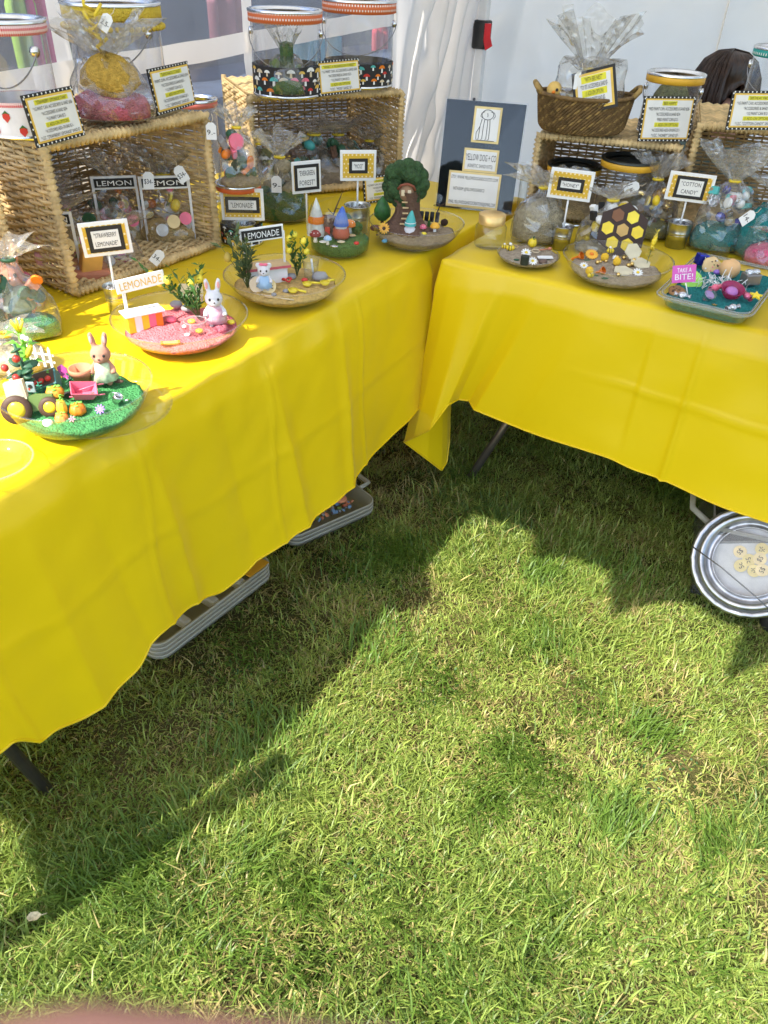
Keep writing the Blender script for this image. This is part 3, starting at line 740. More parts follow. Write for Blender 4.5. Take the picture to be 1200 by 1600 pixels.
P = at(42, 208, zb); u_ = unit(P)
c1, R1 = paint_can('clear can with red gingham rim and strawberry print base on the large basket', P, 118 * u_, top_z(P, 28, 28) - zb, GING, mat('white_band', (.72, .70, .72), .6), .062, bail=-1.1)
strawberry_band(c1, R1, .055, 9)
m_ = MB().lathe([(R1 * .985, .056), (R1 * .985, .064)], 48); m_.build('gingham_trim', GING, c1)
P = at(197, 168, zb); u_ = unit(P)
c2, R2 = paint_can('clear can with yellow pompom trim behind the bagged yellow sand', P, 138 * u_, top_z(P, 188, 2) - zb, YRIB, bail=-.9)
m_ = MB()
for i in range(46):
    a = 2 * PI * i / 46; m_.ball((R2 * 1.03 * math.cos(a), R2 * 1.03 * math.sin(a), top_z(P, 188, 2) - zb - .043), .0055, 0, 6, 5)
o = m_.build('pompom_trim', YRIB, c2); o['kind'] = 'stuff'
zb = TOP + zC + .004
P = at(450, 147, zb); u_ = unit(P)
MBAND = mat('mushroom_paper', (.018, .016, .016), .5)
c3, R3 = paint_can('left mushroom print can with orange polka rim holding a bagged green candle', P, 108 * u_, top_z(P, 443, 14) - zb, PDOT, MBAND, .075, bail=-1.2, rot=.4)
mushroom_band(c3, R3, .075, 20)
P = at(560, 132, zb); u_ = unit(P)
c4, R4 = paint_can('right mushroom print can with orange polka rim and lowered wire handle', P, 108 * u_, top_z(P, 553, -2) - zb, PDOT, MBAND, .065, bail=-.9, rot=.35)
mushroom_band(c4, R4, .065, 20)
P = at(379, 378); u_ = unit(P)
c5, R5 = paint_can('small can with plain orange band between the two wicker baskets', P, 66 * u_, top_z(P, 371, 283) - TOP, mat('orange_band', (.62, .12, .03), .5), MBAND, .05, closed=True)
mushroom_band(c5, R5, .05, 14)
P = at(350, 330); P.x -= .12; P.y += .05; u_ = unit(P)
paint_can('slim clear can with coral rim standing behind the small orange can', P, 66 * u_, top_z(P, 338, 152) - TOP, mat('coral_band', (.62, .16, .12), .5), bail=None)
zb = TOP + zD + .004
P = at(1036, 208, zb); u_ = unit(P)
c6, R6 = paint_can('clear can with mustard ribbon rim behind the honey price card', P, 84 * u_, top_z(P, 1040, 112) - zb, ORIB, dotted('black_gingham', (.02, .02, .02), (.7, .7, .7), 18, 150, check=True), .03, bail=-1.2)
m_ = MB().ball((0, 0, .07), (R6 * .7, R6 * .7, .06)); m_.build('olive_filling', S_OLIVE, c6)
zb = TOP + zE + .004
P = at(1192, 190, zb); u_ = unit(P)
paint_can('clear can with teal dotted rim at the far right on its basket', P, 84 * u_, top_z(P, 1204, 72) - zb, TDOT, None, 0, bail=-1.3)
P = at(872, 352); P.y += .06
u_ = unit(P); DLID = mat('dark_tin_lid', (.05, .055, .05), .3, .8)
paint_can('lower mustard banded can with dark lid in the low basket, left', P, 78 * u_, .155, ORIB, None, 0, closed=True, lid=DLID)
P = at(945, 372); P.y += .10; u_ = unit(P)
paint_can('taller mustard banded can with dark lid in the low basket, centre', P, 82 * u_, .190, ORIB, None, 0, closed=True, lid=DLID)

# ================================================================ BAGGED GOODS
def loose(m_, n, r, h, z0, mats, sz, seed, flat=.7):
    """assorted small toys seen through film"""
    rr = random.Random(seed)
    for i in range(n):
        a = rr.uniform(0, 2 * PI); q = r * math.sqrt(rr.random()); z = z0 + h * rr.random(); s_ = sz * rr.uniform(.6, 1.2); mi = rr.randrange(mats)
        m_.at((q * math.cos(a), q * math.sin(a) * flat, z), (rr.uniform(0, 3), rr.uniform(0, 3), rr.uniform(0, 3)))
        k = rr.randrange(3)
        if k == 0: m_.ball((0, 0, 0), (s_, s_ * .8, s_ * .7), mi, 8, 6)
        elif k == 1: m_.box((0, 0, 0), (s_ * 1.6, s_ * 1.2, s_ * .8), mi, s_ * .15)
        else: m_.lathe([(0, 0), (s_ * .9, 0), (s_ * .9, s_ * .4), (0, s_ * .4)], 12, mi, smooth=False)
    m_.at()
def goods_bag(label, px, py, topx, topy, wpx, fill, fill_h=.4, neck=.66, toys=(), ntoys=0, tagpx=None, tag_text='$34-', yaw=None, z=None, flat=.7, seed=1, tie=YELP, base=None, tsz=.012, name='cellophane_bag', tag_rot=0., spread=1.):
    P = base if base is not None else at(px, py, z if z is not None else TOP)
    u_ = unit(P); W = wpx * u_; Hh = max(.05, top_z(P, topx, topy) - P.z); r = W / 2
    lean = Vector((0, 0, 0))
    yaw = YAW if yaw is None else yaw
    t = thing(name, label, 'gift bag', P, yaw, 'cellophane bags of sand and toys')
    rr = random.Random(seed); ph = [rr.uniform(0, 6.28) for _ in range(6)]
    prof = [(.0, .002), (.75, .002), (.98, .03), (1., .12), (.97, .25), (.9, .38), (.74, .50), (.5, .59), (.26, .645), (.14, neck), (.17, neck + .03), (.32, neck + (1 - neck) * .28), (.50, neck + (1 - neck) * .5), (.70, neck + (1 - neck) * .75), (.86, .97)]
    prof = [(a, min(b if i < 9 else b, 1.0) if i != 8 else min(b, neck - .015)) for i, (a, b) in enumerate(prof)]
    def wob(rf_, zf, a, j):
        k = 1 + .05 * math.sin(3 * a + ph[0]) + .04 * math.sin(7 * a + ph[1] + j)
        if j >= 7: k = 1 + .22 * math.sin(5 * a + ph[2]) + .20 * math.sin(9 * a + ph[3] + j * .4) + .12 * math.sin(17 * a + ph[4])
        if zf > neck: k *= spread
        q = rf_ * r * k; zz = zf * Hh + (0 if j < 12 else Hh * (1 - neck) * (.16 * math.sin(3 * a + ph[5]) + .12 * math.sin(7 * a + ph[1])) * (j - 11) / 3)
        zz += (.01 * nz(a * 3, j * 1.0, seed) if 2 < j < 9 else 0)
        return (q * math.cos(a), q * math.sin(a) * flat, max(zz, .001))
    m_ = MB().lathe(prof[:10], 44, wob=wob); m_.build('film', FILM, t)
    off = 9
    m_ = MB().lathe(prof[9:], 44, wob=lambda a_, b_, c_, j: wob(a_, b_, c_, j + off)); m_.build('film_ruffle', FILM2, t)
    hf = fill_h * Hh
    if fill is not None:
        fp = [(0, .004), (.72, .004), (.93, .05 * hf / .1 if False else .12 * hf), (.95, .45 * hf), (.86, .75 * hf), (.55, .95 * hf), (0, hf)]
        m_ = MB().lathe([(a * r, b) for a, b in fp], 32, wob=lambda a_, b_, c_, j: (a_ * math.cos(c_), a_ * math.sin(c_) * flat, b_ * (1 + .12 * nz(c_ * 1.5, j * .7, seed + .5)))); m_.build('sand', fill, t)
    if ntoys:
        m_ = MB(); loose(m_, int(ntoys * 1.5), r * .74, Hh * (neck - .1) - hf * .7, hf * .8, len(toys), tsz * 1.15, seed, flat * .9); o = m_.build('toy_filling', list(toys), t); o['kind'] = 'stuff'
    m_ = MB().at((0, 0, neck * Hh), (0, 0, 0), (1, flat, 1)).tube([(r * .17 * math.cos(a), r * .17 * math.sin(a), 0) for a in [2 * PI * i / 16 for i in range(16)]], .0035, 6, closed=True); m_.build('tie', tie, t)
    if tagpx:
        d = ray(*tagpx); nrm = Vector((math.sin(YAW), -math.cos(YAW), 0)); q = P + nrm * (r * flat * .9)
        s_ = (q - EYE_P).dot(nrm) / d.dot(nrm); w_ = EYE_P + d * s_
        loc = Matrix.Rotation(-yaw, 3, 'Z') @ (w_ - P)
        swing_tag(t, loc, tag_text, tag_rot, 23 * u_)
    return t
def swing_tag(t, loc, text, rot, h):
    wd = h * .66
    m_ = MB().prism([(-wd / 2, -h / 2), (wd / 2, -h / 2), (wd / 2, h * .32), (wd * .22, h / 2), (-wd * .22, h / 2), (-wd / 2, h * .32)], .0012)
    o = m_.build('swing_tag', WHITE, t, loc, (-.15, rot, 0))
    m_ = MB(); text_geo(m_, text, 0, -h * .05, wd * .8, h * .3); m_.build('lettering', INK, o)
    m_ = MB().tube([(0, 0, h * .42), (wd * .2, .002, h * .7), (wd * .1, .004, h * 1.0)], .0008, 4); m_.build('string', CREAMW, o)
goods_bag('twin bag of mustard yellow and rose sand tied with yellow ribbon on the large basket', 178, 186, 150, 22, 124, S_ROSE, .30, .60, z=TOP + zA + .004, tagpx=(165, 35), tag_text='2.5-', seed=3, tag_rot=.6, spread=1.3)
t = bpy.data.objects['cellophane_bag']; r_ = 124 * unit(at(178, 186, TOP + zA)) / 2
m_ = MB().lathe([(0, .045), (r_ * .45, .047), (r_ * .72, .066), (r_ * .66, .09), (r_ * .38, .112), (.0, .122)], 28, wob=lambda a_, b_, c_, j: (a_ * math.cos(c_) * (1 + .1 * math.sin(3 * c_)) + .006, a_ * math.sin(c_) * .7 - .012, b_ + .006 * math.sin(2 * c_))); m_.build('yellow_sand_pouch', S_YEL, t)
m_ = MB()
for i in range(6): m_.tube([(0, -.01, .125 + .014 * i), (.012 * math.sin(i * 2), -.03 - .004 * i, .135 + .014 * i), (.02 * math.cos(i * 3), -.02, .15 + .014 * i)], .0035, 5)
m_.build('yellow_ribbon', YELP, t)
goods_bag('bag with a green candle and moss inside the left mushroom can', 450, 147, 452, 42, 66, S_MOSS, .30, .58, z=TOP + zC + .012, seed=5, flat=.9, toys=(LEAF, WHITEP, DKGREEN), ntoys=8, tsz=.012, spread=.8)
m_ = MB().lathe([(0, .02), (.018, .02), (.018, .12), (0, .125)], 20); m_.build('candle', S_MOSS, bpy.data.objects['cellophane_bag.001'])
goods_bag('tall bag of forest toys standing on the small orange banded can', 376, 290, 352, 165, 66, S_BROWN, .14, .74, z=top_z(at(379, 378), 371, 283) + .004, tagpx=(330, 205), tag_text='9.-', seed=7, toys=(LEAFD, ORANGE, GREY, LEAFD, PINK), ntoys=14, tsz=.015)
goods_bag('tall bag of green moss sand with a pale sand pouch beside the lower wicker basket', 441, 342, 447, 205, 84, S_MOSS, .36, .72, tagpx=(432, 288), seed=9, toys=(S_TAN, S_TAN, LEAFD), ntoys=9, tsz=.02, tag_text='9-')
q = at(505, 296); q.x -= .06; q.y += .04
goods_bag('bag with a dark moss ball and teal toy inside the basket under the mushroom cans', 0, 0, 505, 190, 110, S_BROWN, .34, .8, base=q, seed=11, toys=(LEAFD, LEAFD, TEALP, GREY, BROWN), ntoys=16, tsz=.018)
q = at(580, 290); q.x -= .06; q.y += .08
goods_bag('smaller dim bag of brown sand at the right inside the mushroom can basket', 0, 0, 585, 200, 70, S_TAN, .4, .75, base=q, seed=12, toys=(S_OLIVE, BROWN), ntoys=6, tsz=.015)
toys_k = (YELP, WHITEP, CREAMW, PINK, LEMON)
q = at(545, 300); q.x -= .12; q.y += .12
goods_bag('pale bag of crumpled film at the back of the mushroom can basket', 0, 0, 548, 180, 96, S_OLIVE, .25, .7, base=q, seed=14, toys=(WHITEP, LEAFD, TEALP, S_TAN), ntoys=10, tsz=.018)
q = at(445, 318); q.x -= .12; q.y += .03
goods_bag('bag of pale sand pouches at the left inside the mushroom can basket', 0, 0, 440, 195, 84, S_TAN, .45, .74, base=q, seed=15, toys=(S_TAN, WHITEP, S_OLIVE), ntoys=8, tsz=.02)
q = at(205, 415); q.x -= .24
goods_bag('bag of yellow sand and white toys at the back of the large basket', 0, 0, 190, 270, 110, S_BEIGE, .3, .72, base=q, seed=16, toys=toys_k, ntoys=14, tsz=.016, yaw=YAW + .3)
# lemonade kits in the large basket
def kit_stand(t, x, y, h, w_, txt):
    m_ = MB()
    for sx in (-1, 1): m_.box((x + sx * w_ / 2, y, h / 2), (.006, .006, h))
    m_.box((x, y, h - .012), (w_ + .006, .005, .03)); fr = m_.build('toy_stall_frame', WHITEP, t)
    m_ = MB().box((x, y - .0035, h - .012), (w_ * .92, .002, .020)); b_ = m_.build('chalk_sign', BLACK, fr)
    m_ = MB(); text_geo(m_, txt, x, h - .012, w_ * .8, .012, y - .0052); m_.build('lettering', WHITEP, fr)
toys_l = (YELP, WHITEP, ORANGE, PINK, LEAFD, LEMON)
q = at(300, 384); q.x -= .07
kA = goods_bag('bagged lemonade kit with yellow sand and price tag at the right inside the large basket', 0, 0, 265, 225, 108, S_BEIGE, .28, .70, base=q, seed=21, toys=toys_l, ntoys=15, tsz=.013, tagpx=(283, 272), tag_rot=-.5, yaw=YAW + .3)
kit_stand(kA, 0.0, -.04, .165, .115, 'LEMON')
q = at(252, 402); q.x -= .16; q.y += .02
kB = goods_bag('second bagged lemonade kit further back in the large basket', 0, 0, 235, 235, 96, S_BEIGE, .28, .72, base=q, seed=22, toys=toys_l, ntoys=14, tsz=.013, tagpx=(232, 282), tag_rot=.1, yaw=YAW + .3)
kit_stand(kB, 0.01, -.03, .165, .10, 'LEMON')
q = at(146, 440); q.x -= .06
kC = goods_bag('bag with terracotta sand and a 25c token at the left inside the large basket', 0, 0, 110, 300, 108, TERRA, .22, .78, base=q, seed=23, toys=(PINK, YELP, CREAMW, WHITEP, LEAFD), ntoys=13, tsz=.014, yaw=YAW + .3)
kit_stand(kC, -.02, -.035, .15, .08, 'LEMON')
m_ = MB().at((.0, -.055, .085), (PI / 2 - .2, 0, 0)).lathe([(0, 0), (.019, 0), (.019, .004), (0, .004)], 20, smooth=False); o = m_.build('token', mat('token_yellow', (.78, .60, .30), .6), kC)
m_ = MB(); text_geo(m_, '25c', 0, .085, .026, .014, -.0605); m_.build('lettering', INK, o)
m_ = MB().at((.045, -.05, .05), (.2, .2, .3)).box((0, 0, 0), (.045, .03, .06), bev=.004); m_.build('amber_crate', mat('amber_plastic', (.80, .42, .10), .4), kC)
m_ = MB().at((.02, -.055, .018), (0, .08, .1)).box((0, 0, 0), (.13, .03, .03), bev=.008); m_.build('terracotta_slab', TERRA, kC)
m_ = MB().at((-.05, -.05, .06)).ball((0, 0, 0), (.02, .016, .03)).ball((0, 0, .035), .015); m_.build('pink_doll', mat('pink_flock', (.66, .34, .38), .8), kC)
for kk in (kA, kB):
    m_ = MB().at((.01, -.06, .065), (PI / 2 - .2, 0, 0)).lathe([(0, 0), (.016, 0), (.016, .004), (0, .004)], 20, smooth=False); m_.build('token', MATS['token_yellow'], kk)
    m_ = MB().at((.04, -.055, .07), (PI / 2 - .2, 0, 0)).lathe([(0, 0), (.015, 0), (.015, .004), (0, .004)], 20, smooth=False); m_.build('token', PINK, kk)
    m_ = MB().at((-.02, -.058, .045), (PI / 2 - .2, 0, 0)).lathe([(0, 0), (.015, 0), (.015, .004), (0, .004)], 20, smooth=False); m_.build('token', WHITEP, kk)
q = at(215, 425); q.x -= .07
goods_bag('crumpled grey film bag in the middle of the large basket', 0, 0, 200, 330, 90, S_ROSE, .12, .6, base=q, seed=24, tagpx=(246, 402), tag_rot=.8, toys=(WHITEP, PINK), ntoys=3, tag_text='34-', yaw=YAW + .3, spread=1.4)
# right table bags
goods_bag('bag of brown honey sand left of the low basket', 838, 376, 850, 262, 84, S_TAN, .56, .74, seed=31, yaw=YAW, spread=1.5)
goods_bag('bag of printed bee cards and toys in front of the mustard cans', 942, 392, 945, 290, 92, S_TAN, .15, .8, seed=32, toys=(WHITEP, WHITEP, YELP, BLACK, CREAMW), ntoys=24, tsz=.016, yaw=YAW)
goods_bag('bag of gold beads and tan sand at the right of the low basket', 1008, 368, 1020, 238, 84, S_OLIVE, .22, .70, seed=33, toys=(GOLD, GOLD, YELP, BROWN), ntoys=14, tsz=.012, tagpx=(987, 294), tag_text='11-', tag_rot=1.2)
q = at(985, 350); q.y += .1
goods_bag('bag with a white price tag deep inside the low basket', 0, 0, 1000, 235, 60, S_OLIVE, .3, .74, base=q, seed=34, tagpx=(996, 258), tag_text='14-', tag_rot=.1)
goods_bag('bag of teal sand with pink and blue candy toys in the far right basket', 1118, 388, 1125, 220, 92, S_TEAL, .26, .66, seed=35, toys=(PINK, BLUE, SILVER, TEALP, WHITEP, S_TAN), ntoys=18, tsz=.016, spread=1.3)
goods_bag('bag of teal sand with white price tags at the right edge', 1186, 400, 1180, 268, 88, S_TEAL, .62, .8, seed=36, tagpx=(1168, 340), tag_text='14-', tag_rot=.9, spread=1.2)
goods_bag('flat bag of hot pink sand at the right edge behind the candy tray', 1204, 412, 1200, 350, 90, S_HOT, .55, .75, seed=37)
# left edge bags
tR = goods_bag('bag with a toy rabbit, carrot and pumpkin on green sand at the left edge', 42, 520, 30, 372, 112, S_GREEN, .20, .80, seed=41, toys=(LEAFD, TERRA, PINK, LEAFD, ORANGE, S_ROSE), ntoys=15, tsz=.017, yaw=YAW, tie=LEAFD)
def adopt(ch, parent):
    L = Matrix.LocRotScale(parent.location, parent.rotation_euler, None).inverted() @ Matrix.LocRotScale(ch.location, ch.rotation_euler, None)
    ch.parent = parent; ch.matrix_local = L
    for k in ('category', 'group'):
        if k in ch: del ch[k]
LATE = [tR]
goods_bag('bag of green sand cut by the left edge of the photo', -12, 528, -20, 430, 60, S_MOSS, .6, .8, seed=42)
goods_bag('low crumpled bag of straw behind the farm bowl', 20, 572, -10, 512, 120, mat('straw_fill', (.55, .47, .28), .8, bump=1., bs=120), .5, .8, seed=43)

# ================================================================ PRICE CARDS
def price_card(label, bl, br, tl, zbase, lines, lean=None, thick=.003):
    """bl, br, tl: photo points of three corners; the card stands on zbase and leans back a little"""
    a, b = at(*bl, zbase), at(*br, zbase)
    W = (b - a).length; yaw = math.atan2(b.y - a.y, b.x - a.x); c = (a + b) / 2
    Hh = (top_z(a, *tl) - zbase) * 1.02
    t = thing('price_card', label, 'price card', (c.x, c.y, zbase), 0, 'price cards with black dotted borders', rot=Euler((rad(-8), 0, yaw)))
    Hh = max(.05, Hh)
    n1 = max(6, int(W / .011)); poly = [(-W / 2, 0), (W / 2, 0), (W / 2, Hh), (-W / 2, Hh)]
    m_ = MB().box((0, 0, Hh / 2), (W, thick, Hh)); m_.build('backing', BLACK, t)
    m_ = MB()
    for i in range(n1):
        x = -W / 2 + W * (i + .5) / n1
        for z in (.0028, Hh - .0028): m_.at((x, -thick / 2 - .0006, z), (PI / 2, 0, 0)).lathe([(0, 0), (.0019, 0)], 8, smooth=False)
    n2 = max(5, int(Hh / .011))
    for i in range(n2):
        for x in (-W / 2 + .0028, W / 2 - .0028): m_.at((x, -thick / 2 - .0006, Hh * (i + .5) / n2), (PI / 2, 0, 0)).lathe([(0, 0), (.0019, 0)], 8, smooth=False)
    m_.at(); o = m_.build('dotted_edge', WHITEP, t); o['kind'] = 'stuff'
    e = .0058; m_ = MB().box((0, -thick / 2 - .0008, Hh / 2), (W - 2 * e, .0012, Hh - 2 * e)); m_.build('mat_border', MUSTARD, t)
    e = .0095; m_ = MB().box((0, -thick / 2 - .002, Hh / 2), (W - 2 * e, .001, Hh - 2 * e)); m_.build('paper', PAPER, t)
    hw, hh = W - 2 * e, Hh - 2 * e; nl = len(lines); m_ = MB()
    for i, (s, f_, hi) in enumerate(lines):
        z = e + hh * (1 - (i + .55) / nl); lh = hh / nl * .62
        if hi: MB().box((0, -thick / 2 - .0028, z), (hw * f_ * 1.1, .0006, lh * 1.35)).build('highlight', HILITE, t)
        text_geo(m_, s, 0, z, hw * f_, lh, -thick / 2 - .0035)
    m_.build('lettering', INK, t)
    return t
OPT = ('(1 ADD-ON OPTION)', .5, 1)
price_card('strawberry lemonade price card beside the gingham can', (58, 232), (133, 211), (22, 152), TOP + zA + .004,
           [('"STRAWBERRY LEMONADE STAND"', .7, 1), ('*1G PAINT CAN, ACCESSORIES & SAND $38-', .92, 0), ('*ACCESSORIES & SAND $34-', .6, 0), ('*1G PAINT CAN $12-', .45, 0), ('(1 ADD-ON OPTION)', .5, 1), ('*ACCESSORIES ADD-ON BAG $11-', .66, 0), ('*1/2C. "STRAWBERRY LEMONADE" SAND $7-', .94, 0)])
price_card('lemonade stand price card at the right end of the large basket', (246, 181), (306, 163), (229, 110), TOP + zA + .004,
           [('"LEMONADE STAND"', .55, 1), ('PAINT CAN, ACCESSORIES & SAND $34-', .95, 0), ('*ACCESSORIES & SAND $31-', .66, 0), ('*1G PAINT CAN $12-', .5, 0), OPT, ('*ACCESSORIES ADD-ON BAG $11-', .72, 0), ('*1/2C. "LEMONADE" SAND $7-', .7, 0)])
price_card('mushroom forest price card between the two mushroom cans', (499, 151), (564, 143), (491, 97), TOP + zC + .006,
           [('"WHAT A MUSHROOM FOREST"', .85, 1), ('*1G PAINT CAN, ACCESSORIES & SAND $38-', .95, 0), ('*ACCESSORIES & SAND $35-', .62, 0), ('*1G PAINT CAN $12-', .5, 0), OPT, ('*1/2C. "MOSS" SAND $7-', .6, 0)])
price_card('evergreen price card standing on the cloth behind the toy oak tree', (569, 319), (623, 310), (562, 279), TOP,
           [('"EVERGREEN"', .45, 1), ('*1G PAINT CAN, ACCESSORIES & SAND $36-', .95, 0), ('*ACCESSORIES & SAND $33-', .6, 0), ('*1G PAINT CAN $12-', .45, 0), OPT, ('*1/2C. "EVERGREEN FOREST" SAND $7-', .85, 0)])
price_card('honey price card standing in front of the mustard rimmed can', (996, 221), (1075, 221), (1009, 152), TOP + zD + .004,
           [('"BEE HAPPY"', .3, 1), ('*MED PAINT CAN, ACCESSORIES & SAND $28-', .92, 0), ('*ACCESSORIES & SAND $24-', .55, 0), ('*MED PAINT CAN $12-', .48, 0), OPT, ('*ACCESSORIES ADD-ON BAG $11-', .64, 0), ('*1/2C. "HONEY" SAND $7-', .62, 0)])
price_card('birthday price card leaning on the teal rimmed can', (1133, 203), (1218, 203), (1147, 143), TOP + zE + .004,
           [('"BIRTHDAY PARTY"', .45, 1), ('*1G PAINT CAN, ACCESSORIES & SAND $38-', .92, 0), ('*ACCESSORIES & SAND $32-', .6, 0), ('*1G PAINT CAN $12-', .45, 0), OPT, ('*1/2C. "COTTON CANDY" SAND $7-', .85, 0)])

# ================================================================ STICK SIGNS IN LITTLE BUCKETS
def bucket(label, px, py, wpx, hpx):
    P = at(px, py); u_ = unit(P); R = wpx * u_ / 2; h = top_z(P, px, py - hpx) - P.z
    t = thing('metal_bucket', label, 'bucket', P, 0, 'little metal sign buckets')
    m_ = MB().lathe([(0, .001), (R * .76, .001), (R * .78, .0), (R * .86, h * .48), (R * .90, h * .5), (R * .87, h * .53), (R * .89, h * .58), (R * .92, h * .6), (R * .89, h * .63), (R * .98, h * .98), (R * 1.04, h), (R * 1.0, h * 1.01), (R * .95, h * .97), (R * .8, h * .3)], 28); m_.build('pail', ZINC, t)
    m_ = MB().lathe([(R * .92, h * .8), (R * .5, h * .84), (0, h * .86)], 16); loose(m_, 16, R * .75, h * .05, h * .86, 1, R * .16, 3, 1.); o = m_.build('gravel', GREY, t); o['kind'] = 'stuff'
    return P, h
def stick_sign(label, P, h0, cx, cy, wpx, hpx, text, yaw, roll=0., black=(.72, .62), pat=True):
    """sign board on a white stick whose middle shows at cx, cy"""
    u_ = unit(P); W = wpx * u_; zc = top_z(P, cx, cy) - P.z; Hh = (top_z(P, cx, cy - hpx / 2) - top_z(P, cx, cy + hpx / 2))
    t = thing('stick_sign', label, 'sign', P, yaw, 'stick signs naming the sand kits')
    m_ = MB().tube([(0, 0, h0 * .35), (0, 0, zc)], .0026, 8); m_.build('stick', WHITEP, t)
    bd = bpy.data.objects.new('board', None)
    m_ = MB().box((0, -.004, 0), (W, .004, Hh), bev=.001); bo = m_.build('board', WHITE, t, (0, 0, zc), (0, roll, 0))
    m_ = MB().box((0, -.0068, 0), (W * .86, .0012, Hh * .78)); m_.build('polka_panel', POLKA, bo)
    m_ = MB().box((0, -.0080, 0), (W * black[0], .0012, Hh * black[1])); m_.build('black_panel', BLACK, bo)
    pw, ph = W * black[0] - .016, Hh * black[1] - .016
    m_ = MB().box((0, -.0092, 0), (pw, .0012, ph)); m_.build('name_paper', PAPER, bo)
    m_ = MB(); L = text.split('\n')
    for i, s in enumerate(L): text_geo(m_, s, 0, ph * (.5 - (i + .5) / len(L)), pw * (.82 if len(s) > 6 else .7), ph / len(L) * .55, -.0102)
    m_.build('lettering', INK, bo)
    return t
P, h = bucket('zinc bucket holding the strawberry lemonade sign beside the large basket', 186, 487, 36, 42)
stick_sign('stick sign reading strawberry lemonade in front of the large basket', P, h, 168, 371, 70, 54, '"STRAWBERRY\nLEMONADE"', YAW + .38, -.04, (.72, .74))
P, h = bucket('zinc bucket holding the lemonade sign behind the chalk lemonade stand', 384, 384, 34, 36)
stick_sign('stick sign reading lemonade with a wide polka border', P, h, 367, 319, 64, 50, '"LEMONADE"', YAW + .08, .0, (.80, .50))
Pm, hm = bucket('zinc bucket behind the gnome jar holding the moss sign', 558, 362, 40, 42)
stick_sign('stick sign reading moss on yellow polka paper', Pm, hm, 554, 258, 54, 48, '"MOSS"', YAW + .2, .0, (.52, .48))
P = at(480, 358)
stick_sign('stick sign reading evergreen forest behind the gnome jar', P, .0, 475, 276, 46, 50, '"EVERGREEN\nFOREST"', YAW + .45, -.02, (.84, .80))
Ph, hh_ = bucket('bright steel bucket holding the honey sign', 875, 388, 32, 36)
stick_sign('stick sign reading honey on yellow polka paper', Ph, hh_, 892, 288, 64, 48, '"HONEY"', YAW - .22, .03, (.60, .44))
Pc, hc = bucket('zinc bucket holding the cotton candy sign beside the far right basket', 1054, 385, 38, 40)
stick_sign('stick sign reading cotton candy in front of the far right basket', Pc, hc, 1075, 292, 66, 46, '"COTTON\nCANDY"', YAW - .2, .03, (.66, .76))

# ================================================================ ACRYLIC SHOP SIGN
a, b = at(683, 322), at(797, 334)
W = (b - a).length; yaw = math.atan2(b.y - a.y, b.x - a.x); c = (a + b) / 2; Hh = top_z(a, 690, 157) - TOP
sg = thing('acrylic_sign', 'glossy acrylic shop sign, its dark reflection put into the colour, with three cream cards and a dog drawing', 'sign', (c.x, c.y, TOP), rot=Euler((rad(-12), 0, yaw)))
m_ = MB().box((0, 0, Hh / 2), (W * 1.03, .006, Hh * 1.02), bev=.0015); m_.build('panel', mat('dark_reflect_acrylic', (.022, .026, .03), .05, spec=.38, var=.1, vs=4), sg)  # dark base colour stands in for the dark canopy mirrored in clear acrylic
m_ = MB().box((0, -.0035, Hh / 2), (W * 1.07, .001, Hh * 1.05)); m_.build('clear_sleeve', clear('sleeve', (.97, .97, .97), .03, .0, boost=.4), sg)
m_ = MB().box((0, -.03, .003), (W, .07, .004)); m_.build('foot', GLASS, sg)
CREAMF = mat('cream_frame', (.74, .58, .26), .6)
def sub(x, z, w_, h_):
    m_ = MB().box((x, -.0052, z), (w_, .002, h_)); f_ = m_.build('card', CREAMF, sg)
    m_ = MB().box((x, -.0066, z), (w_ - .012, .001, h_ - .012)); m_.build('paper', WHITE, f_); return f_
f1 = sub(W * .04, Hh * .80, W * .36, Hh * .33); f2 = sub(W * .02, Hh * .47, W * .46, Hh * .22); f3 = sub(-.03 * W, Hh * .185, W * .70, Hh * .345)
m_ = MB(); text_geo(m_, 'YELLOW DOG + CO', W * .02, Hh * .50, W * .40, Hh * .065, -.0075); text_geo(m_, '(KINETIC SAND KITS)', W * .02, Hh * .42, W * .33, Hh * .035, -.0075); m_.build('lettering', INK, f2)
m_ = MB()
for s, z, w_ in (('ETSY: WWW.YELLOWDOGANDCO.ETSY.COM', .30, .62), ('INSTAGRAM: @YELLOWDOGANDCO', .19, .42), ('EMAIL: YELLOWDOGANDCOCREATIONS@GMAIL.COM', .06, .63)): text_geo(m_, s, -.03 * W if w_ > .5 else -.09 * W, Hh * z, W * w_, Hh * .033, -.0075)
m_.build('lettering', INK, f3)
def dr(pts, cl=False): m_.tube([(W * .04 + x * W * .2, -.0078, Hh * .80 + z * Hh * .15) for x, z in pts], .0007, 4, closed=cl)
m_ = MB()                                      # line drawing of a sitting dog: head, ears, body, legs
dr([(.0 + .38 * math.cos(q), .62 + .30 * math.sin(q)) for q in [2 * PI * i / 20 for i in range(20)]], True)
dr([(.2, .8), (.42, .75), (.5, .55), (.38, .38)]); dr([(-.2, .8), (-.4, .7), (-.45, .5), (-.3, .42)]); dr([(-.02, .72), (.02, .55), (-.02, .5)])
for x in (-.42, -.2, .05, .22): dr([(x * .8, .35), (x, -.1), (x * 1.05, -.85), (x * 1.05 - .08, -.9)])
dr([(-.6, -.95), (.6, -.95)]); dr([(-.42, -.1), (-.62, -.5), (-.6, -.9)])
m_.build('dog_drawing', INK, f1)
P = at(764, 385); u_ = unit(P); R = 24 * u_; h = top_z(P, 765, 332) - TOP
jt = thing('glass_jar', 'small empty jar with a gold lid in front of the shop sign', 'jar', P)
m_ = MB().lathe([(0, .002), (R * .9, .002), (R, .008), (R, h * .62), (R * .80, h * .74)], 32); m_.build('glass', GLASS, jt)
